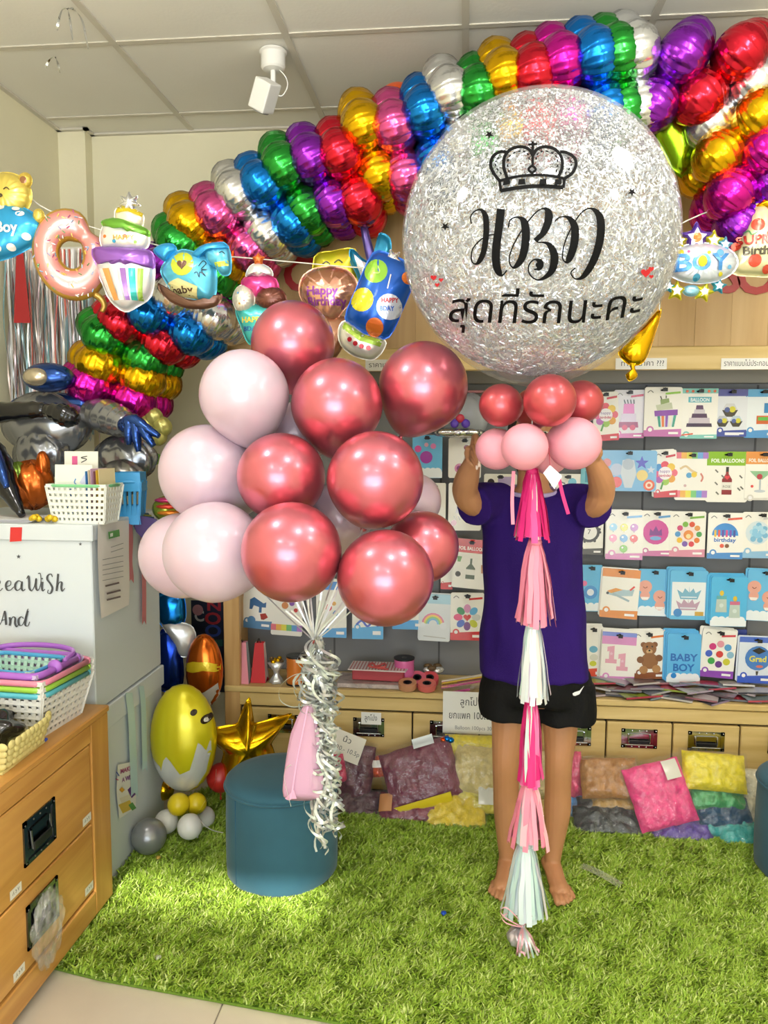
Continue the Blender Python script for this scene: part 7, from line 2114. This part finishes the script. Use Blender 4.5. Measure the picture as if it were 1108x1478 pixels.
# purple handled basket on top with a small blue rimmed one inside
M = Matrix.Translation(bpos + Vector((0.0, 0.0, 0.112))) @ Matrix.Rotation(math.radians(-6), 4, 'Z')
t = basket('plastic_basket', 'purple handled basket lying inside the top of the nested stack', M, 0.24, 0.17, 0.285, 0.215, 0.06, mat('pale lilac lattice', '#cdb9de', 0.4), mat('rim purple', '#a866c8', 0.35), 'nested plastic baskets on the cabinet', 12, 8, 3, 0.0085)
for s_ in (-1, 1):
    mk('handle_hinge', MB().ell((s_ * 0.14, -0.02 * s_, 0.066), (0.022, 0.012, 0.02), 14, 8), mat('rim purple', '#a866c8', 0.35), t, True, world=False)
mk('handle', MB().tube(spline([(-0.142, 0.02, 0.07), (-0.11, 0.11, 0.075), (0, 0.135, 0.078), (0.11, 0.11, 0.075), (0.142, 0.02, 0.07)], 6), 0.006, 8, flat=1.4), mat('rim purple', '#a866c8', 0.35), t, True, world=False)
M = Matrix.Translation(bpos + Vector((0.0, -0.005, 0.118))) @ Matrix.Rotation(math.radians(-8), 4, 'Z')
basket('plastic_basket', 'small mint basket with blue rim inside the purple one', M, 0.20, 0.13, 0.235, 0.165, 0.058, mat('mint lattice', '#bfe0d4', 0.4), mat('rim sky', '#4fa4d8', 0.35), 'nested plastic baskets on the cabinet', 10, 7, 3, 0.005)

# woven yellow tray with black things
tp = PZ(84, 1030, CH + 0.07) - Vector((0.14, 0.13, 0))
ty = thing('woven_tray', 'cream yellow scalloped woven tray at the front of the cabinet', 'tray', (tp.x, tp.y, CH + 0.001))
TM = Matrix.Rotation(math.radians(2), 4, 'Z')
M_wov = mat('woven cream', '#d9cb86', 0.6)
tw, td, th_ = 0.28, 0.26, 0.07
mk('tray_base', MB().box(-tw / 2 + 0.02, tw / 2 - 0.02, -td / 2 + 0.02, td / 2 - 0.02, 0, 0.006, M=TM), M_wov, ty, world=False)
mb = MB()
for row in range(4):
    f = (row + 0.5) / 4
    for k in range(40):
        a = 2 * PI * k / 40
        cx, cy = math.cos(a), math.sin(a)
        q = (abs(cx) ** 6 + abs(cy) ** 6) ** (-1 / 6)
        x, y = cx * q * (tw / 2 - 0.02 + 0.02 * f), cy * q * (td / 2 - 0.02 + 0.02 * f)
        mb.ell((x, y, 0.008 + f * th_), (0.016 if abs(cy) > abs(cx) else 0.005, 0.005 if abs(cy) > abs(cx) else 0.016, 0.011), 8, 6, M=TM @ Matrix.Rotation(0.0, 4, 'Z'))
mk('woven_wall', mb, M_wov, ty, True, world=False)
t = thing('black_bag', 'crumpled black plastic packet lying in the woven tray', 'packet', (tp.x - 0.02, tp.y + 0.02, CH + 0.012))
mk('bag_body', MB().ell((0, 0, 0.045), (0.10, 0.09, 0.045), 40, 22, fn=lambda a, p: 1 + 0.14 * math.sin(5 * a + 4 * p) + 0.10 * math.sin(9 * a - 6 * p)), mat('black film', '#121214', 0.18, coat=0.5), t, True, world=False)
t = thing('beige_pouch', 'beige cloth pouch beside the black packet in the tray', 'pouch', (tp.x - 0.05, tp.y - 0.085, CH + 0.012))
mk('pouch_body', MB().ell((0, 0, 0.04), (0.06, 0.03, 0.035), 20, 12, fn=lambda a, p: 1 + 0.10 * math.sin(4 * a + 2 * p)), mat('beige cloth', '#d2bb94', 0.7), t, True, world=False)
t = thing('clear_packet', 'clear plastic packet with teal and orange edges beside the baskets', 'packet', (-1.43, 1.93, CH + 0.001))
mk('film_body', MB().ell((0, 0, 0.05), (0.11, 0.05, 0.05), 24, 14, fn=lambda a, p: 1 + 0.12 * math.sin(5 * a + 3 * p)), film_mat(), t, True, world=False)
mk('card_insert', MB().box(-0.07, 0.07, -0.02, 0.02, 0.01, 0.03), mat('teal card', '#5fae9c', 0.5), t, world=False, bev=0.002)
# blue pen and clear scrap on the cabinet
t = tag(mk('blue_clip', MB().box(-1.14, -1.10, 1.93, 1.945, CH + 0.001, CH + 0.009), mat('blue plastic', '#3a55b8', 0.4), None, bev=0.002), 'small blue plastic clip on the cabinet next to the baskets', 'clip')
# clear bag hanging on the lower drawer handle
c = Vector((CX + 0.022, 1.82, 0.20))
t = thing('hanging_bag', 'crumpled clear plastic bag hanging from the lower drawer handle', 'plastic bag', (c.x, c.y, 0.11))
mk('bag_film', MB().ell((c.x, c.y, c.z - 0.01), (0.016, 0.065, 0.085), 36, 26, fn=lambda a, p: 1 + 0.16 * math.sin(6 * a + 5 * p) + 0.12 * math.sin(11 * a - 4 * p)), film_mat('bag film', '#f4f4f0', 0.07, 0.08, (60, 0.9)), t, True)

# ------------------------------------------------------------------ on top of the cartons
BT = 1.181
cb = P(122, 752, 2.335)
M = Matrix.Translation((cb.x, 2.345, BT)) @ Matrix.Rotation(math.radians(-3), 4, 'Z')
basket('plastic_basket', 'white lattice basket with green rim holding upright greeting cards', M, 0.165, 0.085, 0.195, 0.11, 0.115, mat('frosted plastic', '#e6e8e0', 0.4), mat('rim green', '#79c48c', 0.35), 'baskets on the white carton', 11, 6, 6, 0.004)
def card_on(x, y, w_, h, c, lb, lean, specs=(), zr=0.0):
    M = Matrix.Translation((x, y, BT + 0.004)) @ Matrix.Rotation(zr, 4, 'Z') @ Matrix.Rotation(PI / 2 - lean, 4, 'X')
    t = thing('greeting_card', lb, 'card', group='cards in the white basket', M=M)
    mk('sheet', MB().box(-w_ / 2, w_ / 2, 0, h, -0.0012, 0), mat('card ' + c, c, 0.35, coat=0.3), t, world=False)
    if specs:
        mk('print', print_mb(list(specs), z=0.0004, dz=0.0001), INK, t, world=False)
card_on(cb.x - 0.03, 2.318, 0.12, 0.175, '#e3e8dc', 'front greeting card with baby in vertical blue script', 0.10,
        [('l', [(-0.022 + a * 0.001, b * 0.001) for a, b in ((0, 20), (20, 24), (16, 34), (2, 32), (6, 44), (18, 50), (10, 58), (2, 50), (14, 66), (2, 76), (10, 84), (18, 76), (4, 96), (22, 100), (34, 110), (26, 120), (30, 132))], 0.004, '#5f8cc4', dict(n=6)), ('p', [(0.02, 0.12), (0.05, 0.10), (0.045, 0.16)], '#c8cce4')])
card_on(cb.x - 0.022, 2.36, 0.11, 0.215, '#e4e2d6', 'tall greeting card with pink and black print behind the baby card', 0.05, [('p', [(-0.03, 0.17), (-0.012, 0.17), (-0.012, 0.2), (-0.03, 0.2)], '#d0558c'), ('l', [(0.0, 0.18), (0.018, 0.19), (0.0, 0.195), (0.02, 0.2)], 0.003, '#3a3a3a')])
for i, (c, nm) in enumerate((('#3f7fc0', 'blue'), ('#e4d9b8', 'cream'), ('#d2a9c4', 'lilac'), ('#8a5a66', 'mauve'), ('#dcb63c', 'yellow'), ('#e0cfa0', 'sand'))):
    card_on(cb.x + 0.032 + 0.0085 * i, 2.348, 0.075, 0.155 + 0.004 * (i % 3), c, 'thin %s card standing edge on in the white basket' % nm, 0.03, zr=PI / 2 - 0.25)
bb = P(188, 735, 2.56)
M = Matrix.Translation((bb.x, 2.56, BT)) @ Matrix.Rotation(math.radians(10), 4, 'Z')
basket('plastic_basket', 'bright blue slotted basket behind the card basket', M, 0.075, 0.07, 0.09, 0.085, 0.115, mat('blue basket plastic', '#3a9ad6', 0.4), mat('blue basket plastic', '#3a9ad6', 0.4), 'baskets on the white carton', 5, 5, 1, 0.005)
# grey foil figure, plain, without any emblem
def tubef(path, rad, m, name, par, n=16, wr=0.06):
    q = spline([(*tuple(P(u, v, Y)), S(r, u, v, Y)) for (u, v, Y), r in zip(path, rad)], 6)
    mk(name, MB().tube([p[:3] for p in q], [p[3] * (1 + wr * math.sin(i * 2.1)) for i, p in enumerate(q)], n), m, par, True)
M_fg = mat('foil grey', '#8d8f94', 0.2, 0.75, bump=(10, 0.12, 3))
M_fb = mat('foil black', '#16171c', 0.14, 0.6, coat=0.6)
M_fn = mat('foil navy', '#2c4a8c', 0.18, 0.8)
fg = thing('figure_foil_balloon', 'half flat grey and navy foil figure balloon slumped on the white carton', 'foil balloon', P(70, 690, 2.62))
def ellf(u, v, rx, ry, Y, m, name, par, dz=0.6, wr=0.03):
    k = S(1, u, v, Y)
    c = P(u, v, Y)
    return mk(name, MB().ell((c.x, c.y, c.z), (rx * k, min(rx, ry) * k * dz * 1.2, ry * k), 44, 22, fn=lambda a, p: 1 + wr * math.sin(8 * a + 3 * p) + wr * 0.6 * math.sin(19 * a)), m, par, True)
ellf(68, 612, 66, 46, 2.66, M_fg, 'torso', fg)
ellf(74, 584, 62, 17, 2.66, M_fn, 'cape', fg)
h_ = ellf(70, 545, 38, 21, 2.60, M_fn, 'helmet', fg, 0.9, 0.01)
ellf(52, 544, 19, 13, 2.555, mat('foil pale', '#b7ab95', 0.2, 0.7), 'face_panel', fg, 0.8, 0.01)
tubef([(-30, 598, 2.5), (20, 594, 2.48), (60, 592, 2.48), (72, 594, 2.48)], [16, 14, 12, 8], M_fb, 'arm', fg)
tubef([(66, 592, 2.47), (84, 596, 2.46), (100, 602, 2.46), (112, 606, 2.46)], [9, 15, 16, 8], M_fb, 'glove', fg)
tubef([(130, 596, 2.66), (150, 600, 2.62), (172, 608, 2.58), (184, 614, 2.55)], [18, 24, 22, 16], M_fg, 'arm', fg)
for i, (a, b) in enumerate((((186, 612), (186, 642)), ((194, 614), (200, 652)), ((200, 612), (222, 644)), ((192, 606), (230, 630)))):
    tubef([(178, 614, 2.53), (*a, 2.51), ((a[0] + b[0]) / 2, (a[1] + b[1]) / 2, 2.50), (*b, 2.50)], [10, 9, 7, 4], M_fn, 'finger', fg, 12)
ellf(60, 655, 40, 36, 2.62, M_fg, 'leg', fg, 0.6, 0.05)
of = thing('orange_foil_balloon', 'crumpled orange and green foil balloon on the white carton', 'foil balloon', P(42, 725, 2.5))
ellf(46, 700, 30, 34, 2.5, mat('foil burnt orange', '#c2601e', 0.22, 0.7), 'orange_lobe', of, 0.8, 0.06)
ellf(26, 690, 16, 22, 2.47, mat('foil leaf', '#7d9a3a', 0.25, 0.6), 'green_lobe', of, 0.8, 0.06)
ellf(62, 672, 10, 20, 2.5, mat('foil burnt orange', '#c2601e', 0.22, 0.7), 'tip', of, 0.8, 0.04)
bf = thing('black_foil_balloon', 'glossy black and blue foil limb hanging at the left edge of the carton', 'foil balloon', P(10, 745, 2.38))
tubef([(-30, 640, 2.45), (-4, 668, 2.42), (12, 706, 2.38), (32, 744, 2.34)], [24, 20, 15, 5], M_fb, 'limb', bf)
tubef([(-8, 650, 2.40), (2, 680, 2.37), (10, 704, 2.35)], [8, 8, 4], M_fn, 'blue_stripe', bf)
g2 = thing('silver_foil_balloon', 'flat grey foil balloon folded behind the card basket', 'foil balloon', P(182, 700, 2.66))
ellf(180, 662, 46, 32, 2.70, M_fg, 'fold', g2, 0.5, 0.07)
ellf(176, 690, 34, 24, 2.64, mat('foil dull grey', '#7f7d78', 0.25, 0.6), 'fold', g2, 0.5, 0.08)
yf = thing('yellow_foil_flower', 'pale yellow green foil flower behind the blue glove', 'foil balloon', P(215, 640, 2.7))
for i, (u, v, r) in enumerate(((206, 596, 13), (222, 602, 13), (234, 616, 14), (228, 630, 13), (212, 612, 12))):
    ellf(u, v, r, r, 2.74, fm('#c3c070'), 'petal', yf, 0.8, 0.03)
ellf(216, 662, 18, 10, 2.72, fm('#6f9a3a'), 'leaf', yf, 0.6, 0.05)
cs = thing('striped_foil_ball', 'round striped candy coloured foil ball next to the pale pink balloons', 'foil balloon', P(240, 745, 2.6))
ellf(240, 734, 20, 18, 2.6, mat('foil olive', '#9aa83a', 0.25, 0.6), 'shell', cs, 0.8, 0.02)
for i, c in enumerate(('#c83a7a', '#d84a3a', '#e08a30')):
    ellf(240 + i * 1.5, 722 + i * 9, 17, 4, 2.575, fm(c), 'stripe', cs, 2.2, 0.02)
fp = thing('folded_foil', 'flat folded teal and yellow foil sheets draped over the carton corner', 'foil sheet', P(205, 768, 2.5))
for i, c in enumerate(('#56707a', '#a8a24a', '#3f5a78', '#5a4a80')):
    k = 0.002 * i
    pts = [(172 + i * 6, 742), (214 + i * 4, 740 + i * 3), (226, 762 + i * 5), (222, 790 + i * 2), (196, 764 + i)]
    mb = MB()
    n = len(pts)
    Yf = 2.60 - 0.02 * i
    a3 = [tuple(P(u, v, Yf)) for u, v in pts]
    b3 = [(x, y + 0.002, z - 0.001) for x, y, z in a3]
    mb.add(a3 + b3, [tuple(range(n)), tuple(reversed(range(n, 2 * n)))] + [(j, n + j, n + (j + 1) % n, (j + 1) % n) for j in range(n)])
    mk('foil_layer', mb, fm(c), fp)
# small yellow bows, papers
for u, v, lb in ((51, 746, 'square yellow foil bow on the carton front edge'), (74, 750, 'yellow ribbon rosette beside the card basket')):
    q = P(u, v, 2.30)
    t = thing('foil_bow', lb, 'bow', (q.x, 2.30, BT), 'yellow bows on the carton')
    for i in range(4):
        mk('loop', MB().ell((0.011 * math.cos(i * 1.57), 0.008 * math.sin(i * 1.57), 0.012 + 0.005 * (i % 2)), (0.011, 0.008, 0.010), 10, 6), mat('yellow bow', '#d8b41c', 0.3, 0.3), t, True, world=False)
q = P(10, 752, 2.32)
t = thing('paper_stack', 'thin stack of white printed sheets on the carton edge', 'paper stack', (q.x, 2.36, BT))
for i in range(5):
    mk('sheet', MB().box(-0.13, 0.10, -0.07, 0.07, 0.002 * i, 0.002 * i + 0.0012, M=Matrix.Rotation(0.05 * (i - 2), 4, 'Z')), mat('sheet %d' % (i % 2), ['#dcdce0', '#b8b8c4'][i % 2], 0.6), t, world=False)

# ------------------------------------------------------------------ tinsel curtain in the far corner
tc_ = thing('tinsel_curtain', 'shimmering silver, pink and blue tinsel fringe curtain hanging in the corner', 'curtain', P(60, 640, 3.0))
TC = [mat('tinsel %d' % i, c, 0.28, 0.3) for i, c in enumerate(('#dcdde0', '#d6c4bc', '#c8b0b4', '#b9cfd2', '#c86a62', '#8fb9c4', '#e6e4e2'))]
zt, zbm = P(60, 362, 3.0).z, P(60, 640, 3.0).z
x0, x1 = -1.80, P(140, 450, 3.0).x
mk('header_tape', MB().box(x0, x1, 2.998, 3.004, zt - 0.01, zt + 0.012), M_white, tc_)
for i in range(190):
    x = x0 + (x1 - x0) * (i + random.random()) / 190
    y = 3.0 + random.uniform(-0.02, 0.02)
    ph = random.uniform(0, 6)
    L = random.uniform(0.85, 1.0) * (zt - zbm)
    pts = [(x + 0.006 * math.sin(ph + j * 0.6), y + 0.008 * math.sin(ph * 2 + j * 0.5), zt - L * j / 14) for j in range(15)]
    mk('strand', MB().ribbon(pts, random.uniform(0.004, 0.009), side=(1, 0.3, 0), twist=random.uniform(-0.5, 0.5)), TC[random.choice((0, 0, 1, 1, 2, 3, 4, 5, 6, 0))], tc_, True)
rp = thing('red_pennant', 'tall narrow red pennant hanging within the tinsel curtain', 'pennant', P(32, 466, 2.97))
mk('cloth', MB().add([tuple(P(u, v, 2.97)) for u, v in ((24, 350), (32, 350), (44, 466), (20, 466))], [(0, 1, 2, 3)]), mat('pennant red', '#b52a2c', 0.5), rp)
# white sheet standing in for the bright window behind the tinsel
ws = tag(mk('window_stand_in', MB().box(-1.80, -1.70, 3.30, 3.304, 1.52, 1.78), mat('white card', '#f2f2f2', 0.6), None), 'white sheet standing in for the bright window behind the tinsel', 'card')
